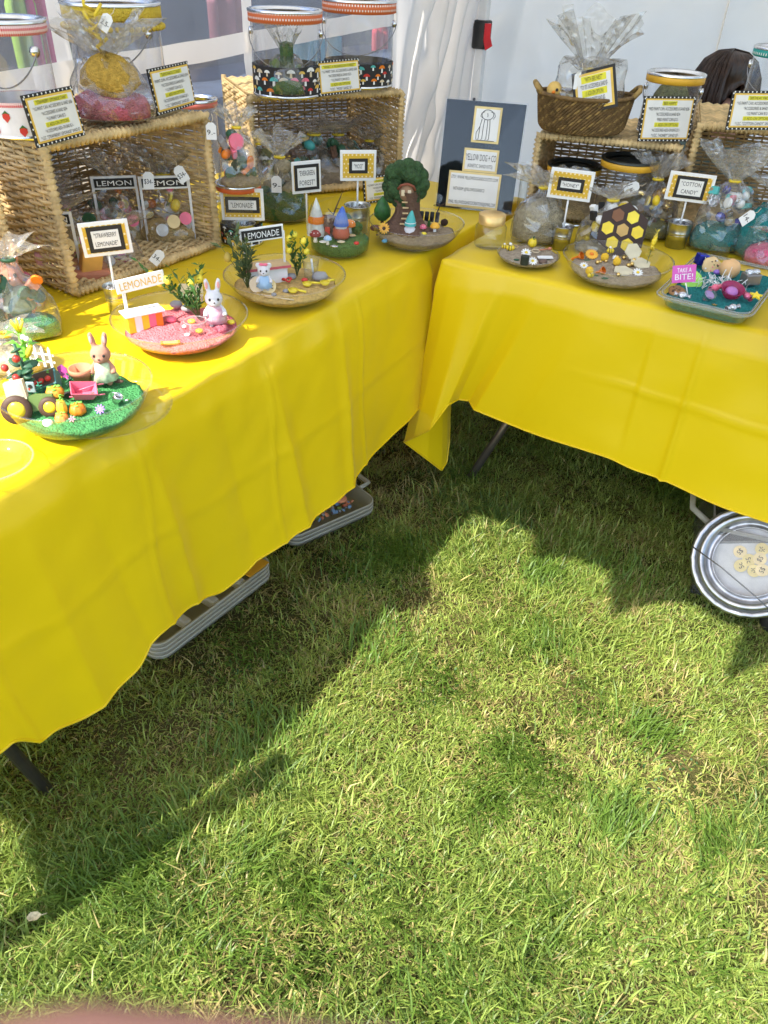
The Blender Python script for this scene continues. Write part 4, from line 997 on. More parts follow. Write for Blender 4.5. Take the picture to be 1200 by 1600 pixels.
m_ = MB().lathe([(R * .84, h * .72), (R * .86, h * .98), (R * .80, h), (0, h)], 32); m_.build('lid', mat('gold_lid', (.78, .52, .20), .35, .6), jt)
P = at(812, 338); u_ = unit(P); h = top_z(P, 803, 256) - TOP
jt = thing('clear_tube', 'tall narrow clear tube standing right of the shop sign', 'tube', P)
m_ = MB().lathe([(0, .002), (7 * u_, .002), (7 * u_, h), (6.2 * u_, h), (6.2 * u_, .004)], 20); m_.build('glass', GLASS, jt)
m_ = MB().lathe([(7.4 * u_, h * .96), (7.6 * u_, h), (0, h + .001)], 20); m_.build('stopper', clear('frost', (.8, .8, .8), .3, .3), jt)

# ================================================================ BROWN PLANTER WITH CELLOPHANE PARCEL
zb = TOP + zD + .004
P = at(906, 205, zb); u_ = unit(P); h = top_z(P, 905, 148) - zb; ra, rb = 72 * u_, 62 * u_
pl = thing('woven_planter', 'brown oval woven planter with ear handles on the low basket', 'basket', P, YAW - .1)
WOV = mat('seagrass', (.17, .10, .035), .8, var=.4, vs=60, bump=.5, bs=150)
WOV2 = mat('seagrass_light', (.30, .19, .06), .8, var=.4, vs=60)
def pz(a): return h * (1 + .05 * abs(math.cos(a)) ** 2)
m_ = MB(); nA, nZ = 72, 18                      # twill weave: each cell a raised lozenge
for i in range(nA):
    for j in range(nZ):
        a0 = 2 * PI * (i + .5 * (j % 2)) / nA
        def q(da, dz, o):
            zf = (j + .5 + dz) / nZ; zf = min(max(zf, 0), 1); a = a0 + da * 2 * PI / nA; r_ = (rb + (ra - rb) * zf ** .7) * (1 - .10 * max(0, 1 - zf * 5) ** 2) + o
            return (r_ * math.cos(a), r_ * .68 * math.sin(a), pz(a) * zf)
        m_.add([q(-.62, -.5, 0), q(.1, -.62, 0), q(.62, .5, 0), q(-.1, .62, 0), q(-.2, -.2, .0035), q(.2, .2, .0035)],
               [(0, 1, 5, 4), (1, 2, 5), (2, 3, 4, 5), (3, 0, 4)], 1 if (i * 7 + j * 3) % 5 == 0 else 0, False)
o = m_.build('weave', [WOV, WOV2], pl); o['kind'] = 'stuff'
m_ = MB().lathe([(0, .003), (rb, .003), (ra * .97, h * .98)], 40, wob=lambda r_, z, a, j: (r_ * math.cos(a) * .985, r_ * .67 * math.sin(a) * .985, z if z < .01 else pz(a) * .97)); m_.build('lining', WOV, pl)
m_ = MB().tube([(ra * 1.01 * math.cos(a), ra * .685 * math.sin(a), pz(a)) for a in [2 * PI * i / 60 for i in range(60)]], .0055, 6, closed=True); m_.build('rim', WOV, pl)
for sx in (-1, 1):
    m_ = MB().tube([(sx * ra * .94, -ra * .25, h * 1.04), (sx * ra * 1.06, -ra * .2, h * 1.22), (sx * ra * 1.09, 0, h * 1.28), (sx * ra * 1.06, ra * .2, h * 1.22), (sx * ra * .94, ra * .25, h * 1.04)], .007, 8); m_.build('handle', WOV2, pl)
qb = Vector(P); qb.z = zb + h * .45
pc = goods_bag('tall cellophane parcel with yellow bow standing in the brown planter', 0, 0, 893, 22, 112, S_TAN, .22, .48, base=qb, seed=51, yaw=YAW, flat=.55, tagpx=(905, 126), tag_text=' ', toys=(YELP, CREAMW), ntoys=5, tsz=.016, spread=1.25)
q = at_y(866, 140, P.y - .06)
ch = thing('toy_chick', 'yellow toy chick peeping over the rim of the brown planter', 'toy', q, YAW)
m_ = MB().ball((0, 0, 0), .020).ball((0, .006, -.022), (.022, .02, .018)); m_.build('body', mat('chick_fluff', (.65, .42, .12), .9), ch)
m_ = MB().ball((.004, -.019, .002), .004); m_.build('eye', BLACK, ch)
m_ = MB().at((-.004, -.020, -.004), (PI / 2, 0, 0)).lathe([(.005, 0), (0, .008)], 8); m_.build('beak', ORANGE, ch)
def corner_card():
    a, b = at_y(903, 158, P.y - .07), at_y(968, 150, P.y - .05)
    Wc = (b - a).length; yw = math.atan2(b.y - a.y, b.x - a.x); Hc = .10
    t = thing('price_card', 'bee price card tilted inside the brown planter', 'price card', a.lerp(b, .5) + Vector((0, 0, -.03)), group='price cards with black dotted borders', rot=Euler((rad(-10), rad(-17), yw)))
    m_ = MB().box((0, 0, Hc / 2), (Wc * 1.05, .003, Hc)); m_.build('backing', BLACK, t)
    m_ = MB().box((0, -.0022, Hc / 2), (Wc * 1.05 - .014, .0012, Hc - .014)); m_.build('mat_border', MUSTARD, t)
    m_ = MB().box((0, -.0032, Hc / 2), (Wc * 1.05 - .026, .001, Hc - .026)); m_.build('paper', PAPER, t)
    m_ = MB()
    for s, z, f_, hi in (('"WITH BEE NEST"', .78, .6, 1), ('*TOY SET, ACCESSORIES & SAND $7-', .62, .92, 0), ('(1 ADD-ON OPTION)', .46, .6, 1), ('*1/2C. "HONEY" SAND $7-', .30, .7, 0)):
        if hi: MB().box((0, -.0041, Hc * z), (Wc * f_, .0006, .016)).build('highlight', HILITE, t)
        text_geo(m_, s, 0, Hc * z, (Wc - .03) * f_, .011, -.0048)
    m_.build('lettering', INK, t)
corner_card()

# ================================================================ SERVING BOWLS
def bowl(label, cx, cy, wpx, h, sandm, fill=.5, flare=.62, heap=.0, seed=0, name='clear_bowl', sqy=1.):
    """cx, cy: middle of the rim ellipse in the photo"""
    P = at(cx, cy, TOP + h); P.z = TOP; R = wpx * unit(at(cx, cy, TOP + h)) / 2
    t = thing(name, label, 'bowl', P, 0, 'clear display bowls')
    pr = [(0, .003), (R * flare * .9, .003), (R * flare, .006)]
    for i in range(1, 9):
        f_ = i / 8; pr.append((R * (flare + (1 - flare) * f_ ** .75), .006 + (h - .006) * f_ ** 1.35))
    pr += [(R * 1.012, h + .001), (R * .985, h + .001)]
    m_ = MB().lathe(pr, 64); m_.build('dish', CLEAR, t)
    m_ = MB().lathe([(R * .995, h - .003), (R * 1.014, h - .001), (R * 1.014, h + .002), (R * .99, h + .002)], 64); m_.build('rim', CLEAR, t)
    m_ = MB().lathe([(R * flare * .8, .0), (R * flare * .84, .0), (R * flare * .84, .003)], 48); m_.build('foot_ring', CLEAR, t)
    zs = .006 + (h - .006) * fill
    rs = R * (flare + (1 - flare) * ((zs - .006) / (h - .006)) ** (.75 / 1.35)) * .985
    prof = [(R * flare * .97, .0062)]
    for i in range(1, 6):
        f_ = fill * i / 5; zz = .006 + (h - .006) * f_; rr_ = R * (flare + (1 - flare) * f_ ** (.75 / 1.35)) * .985; prof.append((rr_, zz))
    k = len(prof)
    prof += [(rs * f_, zs + .001) for f_ in (.93, .84, .7, .55, .4, .25, .12, .0)]
    def wob(r_, z, a, j):
        if j < k - 1: return (r_ * math.cos(a), r_ * math.sin(a), z)
        x, y = r_ * math.cos(a), r_ * math.sin(a)
        e = (1 - r_ / rs)
        return (x, y, z + .006 * nz(x * 40, y * 40, seed) + .004 * nz(x * 110, y * 110, seed) + heap * min(1, e * 3) * (.6 + .4 * nz(x * 9, y * 9, seed + 3.)))
    m_ = MB().lathe(prof, 72, wob=wob); o = m_.build('sand', sandm, t); o['kind'] = 'stuff'
    return t, P, R, TOP + zs
# ---- small toys; each takes a photo point of its foot, the height it stands on and a size in photo pixels
def put(name, label, cat, px, py, z, rz=0., group=None, rot=None):
    p = at(px, py, z); t = thing(name, label, cat, p, YAW + rz, group, rot); return t, unit(p)
def rabbit(label, px, py, z, hpx, fur, dress, rz=0., bow=None, ears='long'):
    t, u = put('toy_rabbit' if ears == 'long' else 'toy_mouse', label, 'toy rabbit' if ears == 'long' else 'toy mouse', px, py, z, rz); s = hpx * u * 1.18
    m_ = MB()
    m_.ball((0, 0, .26 * s), (.14 * s, .12 * s, .22 * s)); m_.ball((0, -.01 * s, .58 * s), (.19 * s, .18 * s, .175 * s)); m_.ball((0, -.13 * s, .53 * s), (.10 * s, .09 * s, .085 * s))
    for sx in (-1, 1):
        m_.tube([(sx * .10 * s, 0, .42 * s), (sx * .19 * s, -.06 * s, .32 * s), (sx * .20 * s, -.13 * s, .24 * s)], [.05 * s, .05 * s, .055 * s], 8)
        m_.tube([(sx * .08 * s, 0, .15 * s), (sx * .09 * s, -.05 * s, .05 * s), (sx * .09 * s, -.14 * s, .035 * s)], [.07 * s, .065 * s, .05 * s], 8)
        if ears == 'long': m_.tube([(sx * .08 * s, 0, .70 * s), (sx * .11 * s, .02 * s, .85 * s), (sx * .13 * s, .02 * s, .96 * s), (sx * .12 * s, .02 * s, 1.0 * s)], [.045 * s, .06 * s, .045 * s, .015 * s], 8)
        else: m_.ball((sx * .16 * s, .02 * s, .72 * s), (.085 * s, .03 * s, .085 * s))
    bo = m_.build('body', fur, t)
    rm = bo.modifiers.new('remesh', 'REMESH'); rm.mode = 'VOXEL'; rm.voxel_size = max(.0011, s * .022); rm.use_smooth_shade = True
    for sx in (-1, 1):
        m_ = MB().ball((sx * .085 * s, -.165 * s, .61 * s), (.026 * s, .018 * s, .032 * s), 0, 8, 6); m_.build('eye', BLACK, t)
        if ears == 'long': m_ = MB().at((sx * .12 * s, -.035 * s, .87 * s)).ball((0, 0, 0), (.03 * s, .012 * s, .075 * s)); m_.build('inner_ear', mat('inner_ear', (.72, .34, .30), .8), t)
    m_ = MB().ball((0, -.215 * s, .56 * s), (.022 * s, .015 * s, .016 * s), 0, 8, 6); m_.build('nose', DKBROWN, t)
    if dress: m_ = MB().lathe([(.09 * s, .45 * s), (.15 * s, .40 * s), (.17 * s, .28 * s), (.25 * s, .10 * s), (.24 * s, .10 * s)], 24, wob=lambda r_, z, a, j: r_ * (1 + .05 * math.sin(8 * a) * (z < .2 * s))); m_.build('dress', dress, t)
    if bow:
        m_ = MB().at((0, -.06 * s, .77 * s)).ball((-.06 * s, 0, 0), (.07 * s, .03 * s, .045 * s)).ball((.06 * s, 0, 0), (.07 * s, .03 * s, .045 * s)).ball((0, -.02 * s, 0), .03 * s); m_.build('bow', bow, t)
    return t
def pumpkin(label, px, py, z, wpx, col, stemm=LIME, hi=.8, name='toy_pumpkin'):
    t, u = put(name, label, 'toy ' + name.split('_')[1], px, py, z); r = wpx * u / 2
    m_ = MB().lathe([(0.001, .05 * r), (.6 * r, .05 * r), (.98 * r, .5 * r * hi), (1. * r, .9 * r * hi), (.75 * r, 1.6 * r * hi), (.3 * r, 1.8 * r * hi), (.001, 1.7 * r * hi)], 32, wob=lambda q, zz, a, j: q * (1 - .10 * abs(math.sin(4 * a)))); m_.build('flesh', col, t)
    m_ = MB().tube([(0, 0, 1.65 * r * hi), (.1 * r, 0, 2.0 * r * hi), (.3 * r, 0, 2.2 * r * hi)], [.16 * r, .12 * r, .08 * r], 6)
    for k in range(3): m_.ball((.5 * r * math.cos(k * 2 + 1), .5 * r * math.sin(k * 2 + 1), 1.75 * r * hi), (.3 * r, .22 * r, .08 * r), 0, 8, 5)
    m_.build('stem', stemm, t); return t
def flower(label, px, py, z, wpx, pet, eye_m, n=10, tilt=.7, group=None, name='toy_flower', stem=False):
    t, u = put(name, label, 'toy flower', px, py, z, 0., group, rot=(tilt, 0, YAW)); r = wpx * u / 2
    m_ = MB()
    for k in range(n):
        a = 2 * PI * k / n
        m_.at((.62 * r * math.cos(a), .62 * r * math.sin(a), .25 * r), (0, 0, a)).ball((0, 0, 0), (.42 * r, .17 * r, .07 * r), 0, 8, 5)
    m_.at(); m_.build('petals', pet, t)
    m_ = MB().ball((0, 0, .3 * r), (.3 * r, .3 * r, .16 * r), 0, 10, 6); m_.build('centre', eye_m, t)
    m_ = MB().tube([(0, 0, .2 * r), (0, 0, -.25 * r)], .1 * r, 6); m_.build('stalk', LEAF, t); return t
def mushroom(label, px, py, z, hpx, cap, group=None, dots=True):
    t, u = put('toy_mushroom', label, 'toy mushroom', px, py, z, 0, group); s = hpx * u * 1.15
    m_ = MB().lathe([(0, 0), (.2 * s, 0), (.14 * s, .3 * s), (.17 * s, .62 * s)], 14); m_.build('stem', WHITEP, t)
    m_ = MB().lathe([(.15 * s, .56 * s), (.46 * s, .52 * s), (.5 * s, .60 * s), (.38 * s, .84 * s), (.15 * s, .98 * s), (0.001, 1. * s)], 18); m_.build('cap', cap, t)
    if dots:
        m_ = MB()
        for k in range(7): m_.ball((.36 * s * math.cos(k * .9), .36 * s * math.sin(k * .9), .82 * s), .055 * s, 0, 6, 4)
        m_.build('spots', WHITEP, t)
    return t
def gnome(label, px, py, z, hpx, hat, coat, rz=0., stripes=None):
    t, u = put('toy_gnome', label, 'toy gnome', px, py, z, rz); s = hpx * u * 1.12
    m_ = MB().lathe([(0.001, 0), (.26 * s, 0), (.29 * s, .1 * s), (.25 * s, .3 * s), (.12 * s, .42 * s)], 20); m_.build('coat', coat, t)
    m_ = MB().ball((0, -.06 * s, .34 * s), (.2 * s, .16 * s, .2 * s)); m_.build('beard', FLOCKW, t)
    m_ = MB().ball((0, -.19 * s, .43 * s), .05 * s, 0, 8, 6); m_.build('nose', TAN, t)
    m_ = MB().lathe([(.25 * s, .40 * s), (.24 * s, .48 * s), (.19 * s, .66 * s), (.12 * s, .82 * s), (.06 * s, .95 * s), (0.001, 1.0 * s)], 20, wob=lambda r_, zz, a, j: (r_ * math.cos(a) + .05 * s * (zz / s) ** 3, r_ * math.sin(a), zz)); m_.build('hat', hat, t)
    if stripes:
        for zz in (.52, .66, .8):
            r_ = .255 * s * (1.06 - zz) / .6
            m_ = MB().tube([(r_ * math.cos(a) + .05 * s * zz ** 3, r_ * math.sin(a), zz * s) for a in [2 * PI * i / 16 for i in range(16)]], .018 * s, 5, closed=True); m_.build('stripe', stripes, t)
    return t
def sprig(label, px, py, z, hpx, nst, seed, fruit=LEMON, nfruit=5, lean=(0, 0), leafm=LEAF, spread=.30, name='lemon_sprig'):
    t, u = put(name, label, 'plant sprig', px, py, z); s = hpx * u * 1.15; rr = random.Random(seed)
    st = MB(); lf = MB(); ends = []
    for k in range(nst):
        dx, dy = rr.uniform(-spread, spread) + lean[0], rr.uniform(-spread, spread) * .6 + lean[1]; hh = s * rr.uniform(.6, 1.)
        pts = [Vector((dx * s * f_ ** 1.2, dy * s * f_, hh * f_)) for f_ in (0, .25, .5, .75, 1)]
        st.tube(pts, [.009 * s, .008 * s, .007 * s, .005 * s, .003 * s], 5); ends.append(pts[-1])
        for i in range(13):
            f_ = rr.uniform(.2, 1.); p = pts[0].lerp(pts[-1], f_); p.z = hh * f_; p.x = dx * s * f_ ** 1.2; a = rr.uniform(0, 6.28)
            ll = s * rr.uniform(.13, .20); lf.at(p, (rr.uniform(-.6, .3), rr.uniform(-1.1, -.3), a))
            lf.add([(0, 0, 0), (ll * .45, ll * .2, .01 * s), (ll, 0, 0), (ll * .45, -ll * .2, .01 * s)], [(0, 3, 2), (0, 2, 1)], 0, False)
    lf.at(); st.build('stems', mat('sprig_stem', (.10, .13, .04), .6), t); o = lf.build('leaves', leafm, t); o['kind'] = 'stuff'
    for k in range(nfruit):
        e = ends[k % len(ends)] * rr.uniform(.72, 1.05); m_ = MB().lathe([(.001, -.075 * s), (.042 * s, -.06 * s), (.068 * s, 0), (.042 * s, .06 * s), (.008 * s, .082 * s), (0.0005, .09 * s)], 12); m_.build('lemon', fruit, t, e, (rr.uniform(-.6, .6), rr.uniform(-.6, .6), 0))
    return t
def pebble(name, label, cat, px, py, z, wpx, m_at, group=None, squash=(1, .8, .6), seed=0):
    t, u = put(name, label, cat, px, py, z, 0, group); r = wpx * u / 2
    m_ = MB(); m_.ball((0, 0, r * squash[2] * .8), (r * squash[0], r * squash[1], r * squash[2]), 0, 10, 7)
    m_.v = [tuple(Vector(v) * (1 + .12 * nz(v[0] * 2 / r, v[1] * 2 / r, v[2] * 2 / r + seed))) for v in m_.v]; m_.build('body', m_at, t); return t
def token(label, px, py, z, wpx, m_at, text=None, tilt=.9, rz=0., group=None, name='wooden_token', sides=24):
    t, u = put(name, label, 'token', px, py, z, rz, group, rot=(tilt, 0, YAW + rz)); r = wpx * u / 2
    m_ = MB().at((0, r * math.sin(tilt) * .9 * 0, 0)).lathe([(0.001, 0), (r, 0), (r, .003), (0.001, .003)], sides, smooth=False); m_.at(); m_.build('disc', m_at, t, (0, r * .9, 0) if tilt > .3 else None)
    if text:
        tm = MB(); text_geo(tm, text, 0, 0, r * 1.2, r * .7, 0.); tm.v = [(v[0], v[2], .0036) for v in tm.v]; tm.f = [f[:] for f in tm.f]; tm.build('lettering', INK, t, (0, r * .9, 0) if tilt > .3 else None)
    return t

rq = rabbit('tan toy rabbit holding a carrot', 32, 490, TOP + .035, 92, TAN, mat('sage_dress', (.30, .36, .26), .8, var=.3, vs=90), .3); adopt(rq, tR)

# ---------------- farm bowl, nearest the camera
b1, B1, r1, s1 = bowl('clear bowl of green sand with farm toys nearest the camera', 117, 600, 232, .062, S_GREEN, .42, .66, .008, 1)
rabbit('tan toy rabbit in a pale green dress beside the terracotta pot', 166, 597, s1 + .012, 70, TAN, mat('mint_print', (.55, .62, .38), .8, var=.35, vs=120), .15)
t, u = put('toy_plant_pot', 'small terracotta pot beside the tan toy rabbit', 'plant pot', 131, 601, s1 + .01); r = 18 * u
m_ = MB().lathe([(0, .001), (r * .66, .001), (r * .84, 1.15 * r), (r * 1.0, 1.15 * r), (r * 1.02, 1.62 * r), (r * .9, 1.62 * r), (r * .6, .3 * r), (0, .3 * r)], 28); m_.build('clay', TERRA, t)
t, u = put('toy_wheelbarrow', 'pink toy wheelbarrow tipped on the green sand', 'toy wheelbarrow', 131, 622, s1 + .008, .5, rot=(.3, .15, YAW + .4)); r = 19 * u
m_ = MB().at((0, 0, .3 * r), (0, 0, PI / 4), (1, 1, 1)).lathe([(0, 0), (.85 * r, 0), (1.25 * r, .85 * r), (1.18 * r, .87 * r), (.8 * r, .08 * r), (0, .08 * r)], 4, smooth=False)
m_.v = [(v[0] * 1.15, v[1] * .85, v[2]) for v in m_.v]; m_.build('tray', PINK, t)
m_ = MB().at((-1.15 * r, 0, .35 * r), (PI / 2, 0, 0)).lathe([(.0, -.1 * r), (.35 * r, -.1 * r), (.35 * r, .1 * r), (0, .1 * r)], 14, smooth=False); m_.build('wheel', BLACK, t)
for sy in (-1, 1): m_ = MB().tube([(-1.1 * r, sy * .2 * r, .35 * r), (.9 * r, sy * .6 * r, .9 * r), (1.6 * r, sy * .6 * r, 1.0 * r)], .05 * r, 6); m_.build('handle', PINK, t)
t, u = put('toy_tractor', 'green toy tractor with yellow wheels and cream cab in the farm bowl', 'toy tractor', 60, 654, s1 + .0, .0, rot=(-.25, -.16, YAW + .25)); r = 16.5 * u
m_ = MB().prism([(-2.1 * r, .8 * r), (1.9 * r, .8 * r), (2. * r, 2.0 * r), (.3 * r, 2.3 * r), (-2.1 * r, 2.0 * r)], .6 * r); m_.build('chassis', DKGREEN, t)
m_ = MB().prism([(-2. * r, 2.0 * r), (-.2 * r, 2.1 * r), (-.1 * r, 3.9 * r), (-1.8 * r, 3.9 * r)], .8 * r); m_.build('cab', CREAMW, t)
m_ = MB().box((-1.0 * r, -.42 * r, 3.0 * r), (1.4 * r, .04 * r, 1.3 * r)); m_.build('cab_window', mat('cab_glass', (.45, .45, .32), .3), t)
m_ = MB().prism([(-2.5 * r, 1.5 * r), (-.3 * r, 1.6 * r), (-.6 * r, 2.4 * r), (-1.4 * r, 2.6 * r), (-2.2 * r, 2.3 * r)], .9 * r); m_.build('mudguard', DKGREEN, t)
for x, rr_ in ((-1.4, 1.35), (1.5, .95)):
    m_ = MB().at((x * r, -.5 * r, rr_ * r), (PI / 2, 0, 0)).lathe([(.6 * rr_ * r, -.2 * r), (rr_ * r, -.2 * r), (rr_ * r, .2 * r), (.6 * rr_ * r, .2 * r)], 24, wob=lambda q, zz, a, j, rr_=rr_: q * (1 + (.04 * (int(a * 8) % 2) if q > .9 * rr_ * r else 0))); wh = m_.build('wheel', DKBROWN, t)
    m_ = MB().at((x * r, -.5 * r, rr_ * r), (PI / 2, 0, 0)).lathe([(0, .22 * r), (.2 * rr_ * r, .24 * r), (.6 * rr_ * r, .16 * r), (.62 * rr_ * r, .0)], 20); m_.build('hub', YELP, wh)
for i, (px, py, rz, lb) in enumerate(((24, 612, -.9, 'white picket fence at the left edge of the farm bowl'), (66, 572, -.2, 'white picket fence behind the corn in the farm bowl'))):
    t, u = put('toy_fence', lb, 'toy fence', px, py, s1 + .005, rz); r = 12 * u
    for k in range(4): m_ = MB().prism([((k - 1.5) * r - .17 * r, 0), ((k - 1.5) * r + .17 * r, 0), ((k - 1.5) * r + .17 * r, 2.5 * r), ((k - 1.5) * r, 2.9 * r), ((k - 1.5) * r - .17 * r, 2.5 * r)], .15 * r); m_.build('picket', WHITEP, t)
    m_ = MB().box((0, .1 * r, .7 * r), (4 * r, .12 * r, .25 * r)).box((0, .1 * r, 1.7 * r), (4 * r, .12 * r, .25 * r)); m_.build('rail', WHITEP, t)
t, u = put('toy_corn', 'toy corn stalk with yellow tassel at the back of the farm bowl', 'toy plant', 50, 592, s1 + .01); r = 80 * u
m_ = MB().tube([(0, 0, 0), (.02 * r, 0, .6 * r), (0, 0, 1.0 * r)], [.05 * r, .045 * r, .03 * r], 8)
for k in range(8):
    a = k * 2.4; z = (.25 + .09 * k) * r; m_.at((0, 0, z), (0, 0, a)); m_.add([(0, -.05 * r, 0), (.18 * r, -.08 * r, .18 * r), (.36 * r, 0, .12 * r), (.18 * r, .08 * r, .18 * r), (0, .05 * r, 0)], [(0, 1, 4), (1, 3, 4), (1, 2, 3)])
m_.at(); m_.build('leaves', LIME, t)
m_ = MB()
for k in range(6): m_.tube([(0, 0, .95 * r), (.12 * r * math.cos(k), .12 * r * math.sin(k), 1.2 * r)], [.03 * r, .015 * r], 5)
m_.build('tassel', YELP, t)
m_ = MB().at((.12 * r, -.06 * r, .62 * r), (0, .5, 0)).ball((0, 0, 0), (.06 * r, .06 * r, .16 * r)); m_.build('cob', LEMON, t)
m_ = MB().ball((.22 * r, -.02, .95 * r), .05 * r).ball((.16 * r, -.02, .98 * r), .05 * r); m_.build('bloom', WHITEP, t)
def leafy(label, px, py, hpx, m_at, seed, extra=None, cat='toy plant', z=None):
    t, u = put('toy_plant', label, cat, px, py, (s1 + .008) if z is None else z); s = hpx * u; rr = random.Random(seed)
    m_ = MB().tube([(0, 0, 0), (.05 * s, 0, .5 * s), (0, 0, 1. * s)], .03 * s, 6); m_.build('stem', m_at, t); m_ = MB()
    for k in range(14):
        z = s * rr.uniform(.15, 1.); a = rr.uniform(0, 6.28); q = .28 * s * rr.uniform(.5, 1.1)
        m_.at((q * .6 * math.cos(a), q * .6 * math.sin(a), z), (rr.uniform(-.5, .5), rr.uniform(-.6, .4), a)).ball((0, 0, 0), (q * .6, q * .4, q * .12), 0, 8, 5)
    m_.at(); m_.build('leaves', m_at, t)
    if extra:
        m_ = MB()
        for k in range(4): m_.ball((.2 * s * math.cos(k * 1.7), -.2 * s, s * (.2 + .2 * k)), .075 * s, 0, 8, 6)
        m_.build('fruit', extra, t)
leafy('dark green toy vegetable plant with red tomatoes in the farm bowl', 42, 612, 80, LEAFD, 4, RED)
leafy('bright green toy lettuce beside the garden box', 84, 600, 26, LIME, 6)
leafy('trailing teal green leaves in front of the garden box', 64, 618, 24, mat('teal_leaf', (.03, .22, .14), .5), 8)
leafy('flat dark leaf sprig between the pot and the wheelbarrow', 112, 606, 24, LEAFD, 9)
t, u = put('toy_garden_box', 'dark teal toy garden box of soil in the farm bowl', 'toy planter', 76, 603, s1 + .006, .3, rot=(.5, -.3, YAW + .2)); r = 22 * u
m_ = MB().box((0, 0, .45 * r), (2. * r, 1.4 * r, .9 * r), bev=.06 * r); m_.build('box', TEALD, t)
m_ = MB().box((0, 0, .91 * r), (1.8 * r, 1.2 * r, .06 * r)); m_.build('soil', DKBROWN, t)
m_ = MB()
for k in range(3): m_.ball(((k - 1) * .5 * r, -.2 * r, 1.0 * r), .22 * r, 0, 8, 6)
m_.build('vegetable', RED, t)
t, u = put('toy_sign', 'small grey blue toy sign with a dark hole beside the garden box', 'toy', 50, 612, s1 + .02, .0); r = 8 * u
m_ = MB().box((0, 0, r), (1.6 * r, .3 * r, 2.2 * r), bev=.1 * r); m_.build('plaque', mat('grey_blue', (.28, .38, .40), .6), t)
m_ = MB().at((0, -.2 * r, 1.2 * r), (PI / 2, 0, 0)).lathe([(0, 0), (.45 * r, 0)], 14); m_.build('hole', BLACK, t)
t, u = put('toy_trowel', 'magenta toy trowel standing at the back of the farm bowl', 'toy trowel', 103, 588, s1 + .008, 0, rot=(0, -.35, YAW)); r = 9 * u
m_ = MB().prism([(-.6 * r, 0), (.5 * r, -.2 * r), (.9 * r, 1.2 * r), (.4 * r, 2.2 * r), (-.5 * r, 2. * r), (-.9 * r, 1. * r)], .3 * r); m_.build('blade', MAGENTA, t)
m_ = MB().tube([(0, 0, 0), (.2 * r, 0, -1.6 * r)], .18 * r, 6); m_.build('handle', MAGENTA, t)
for i, (px, py, lb) in enumerate(((66, 626, 'toy carrot behind the tractor bonnet'), (88, 616, 'toy carrot lying beside the pumpkins'))):
    t, u = put('toy_carrot', lb, 'toy carrot', px, py, s1 + .016, .4 * i, rot=(.6, .5 + i, YAW)); r = 6 * u
    m_ = MB().lathe([(.001, -2.4 * r), (.5 * r, -1.2 * r), (1. * r, .6 * r), (.6 * r, 1. * r), (.001, 1. * r)], 14); m_.build('root', ORANGE, t)
    m_ = MB()
    for k in range(4): m_.tube([(0, 0, .9 * r), (.6 * r * math.cos(k * 1.6), .6 * r * math.sin(k * 1.6), 2.3 * r)], [.2 * r, .1 * r], 5)
    m_.build('leaves', LIME, t)
pumpkin('bright orange toy pumpkin with green leaf in the farm bowl', 123, 648, s1 + .002, 27, ORANGE)
pumpkin('small orange toy pumpkin in front of the yellow gourd', 98, 660, s1 + .0, 22, mat('pale_orange', (.76, .27, .05), .45))
pumpkin('yellow toy gourd between the tractor and the orange pumpkin', 99, 648, s1 + .006, 17, mat('gourd_yellow', (.80, .48, .04), .4), hi=1.7, name='toy_gourd')
pumpkin('golden ribbed toy squash behind the pumpkins', 88, 622, s1 + .006, 30, mat('squash', (.72, .30, .03), .45), hi=.7, name='toy_squash')
flower('purple toy flower on the green sand', 157, 640, s1 + .010, 17, PURPLE, WHITEP, 9, .8)
flower('small pink toy flower beside the pumpkins', 113, 655, s1 + .008, 12, mat('rose_petal', (.72, .30, .36), .6), PINK, 6, .8)
pebble('toy_egg', 'white toy egg at the front of the farm bowl', 'toy egg', 76, 666, s1 - .002, 18, WHITEP, None, (1, .85, .72))
t, u = put('toy_watering_can', 'tiny silver watering can on the green sand', 'toy watering can', 182, 627, s1 + .010, .0, rot=(.2, .5, YAW)); r = 8.5 * u
m_ = MB().lathe([(0, 0), (.85 * r, 0), (.85 * r, 1.5 * r), (.75 * r, 1.6 * r), (.6 * r, 1.6 * r), (.6 * r, .2 * r)], 18); m_.build('body', STEEL, t)
m_ = MB().tube([(.8 * r, 0, .4 * r), (1.4 * r, 0, 1.2 * r), (1.8 * r, 0, 1.6 * r)], [.18 * r, .15 * r, .25 * r], 8); m_.build('spout', STEEL, t)
m_ = MB().tube([(-.8 * r, 0, .3 * r), (-1.4 * r, 0, .9 * r), (-1.1 * r, 0, 1.7 * r), (0, 0, 2.2 * r), (.6 * r, 0, 1.6 * r)], .09 * r, 6); m_.build('handle', STEEL, t)
for i, (px, py) in enumerate(((142, 607), (146, 618))):
    t, u = put('toy_bug', ('green and black toy insect at the feet of the tan rabbit', 'green and black toy insect beside the pink wheelbarrow')[i], 'toy insect', px, py, s1 + .014, i * .8, 'toy insects in the farm bowl'); r = 5 * u
    m_ = MB().ball((0, 0, r * .4), (1.4 * r, .8 * r, .55 * r)); m_.build('body', LEAFD, t)
    m_ = MB().ball((1.3 * r, 0, r * .5), .5 * r, 0, 8, 5); m_.build('head', BLACK, t)
pebble('toy_worm', 'brown toy earthworm behind the watering can', 'toy worm', 186, 598, s1 + .012, 16, BROWN, None, (1, .5, .4))

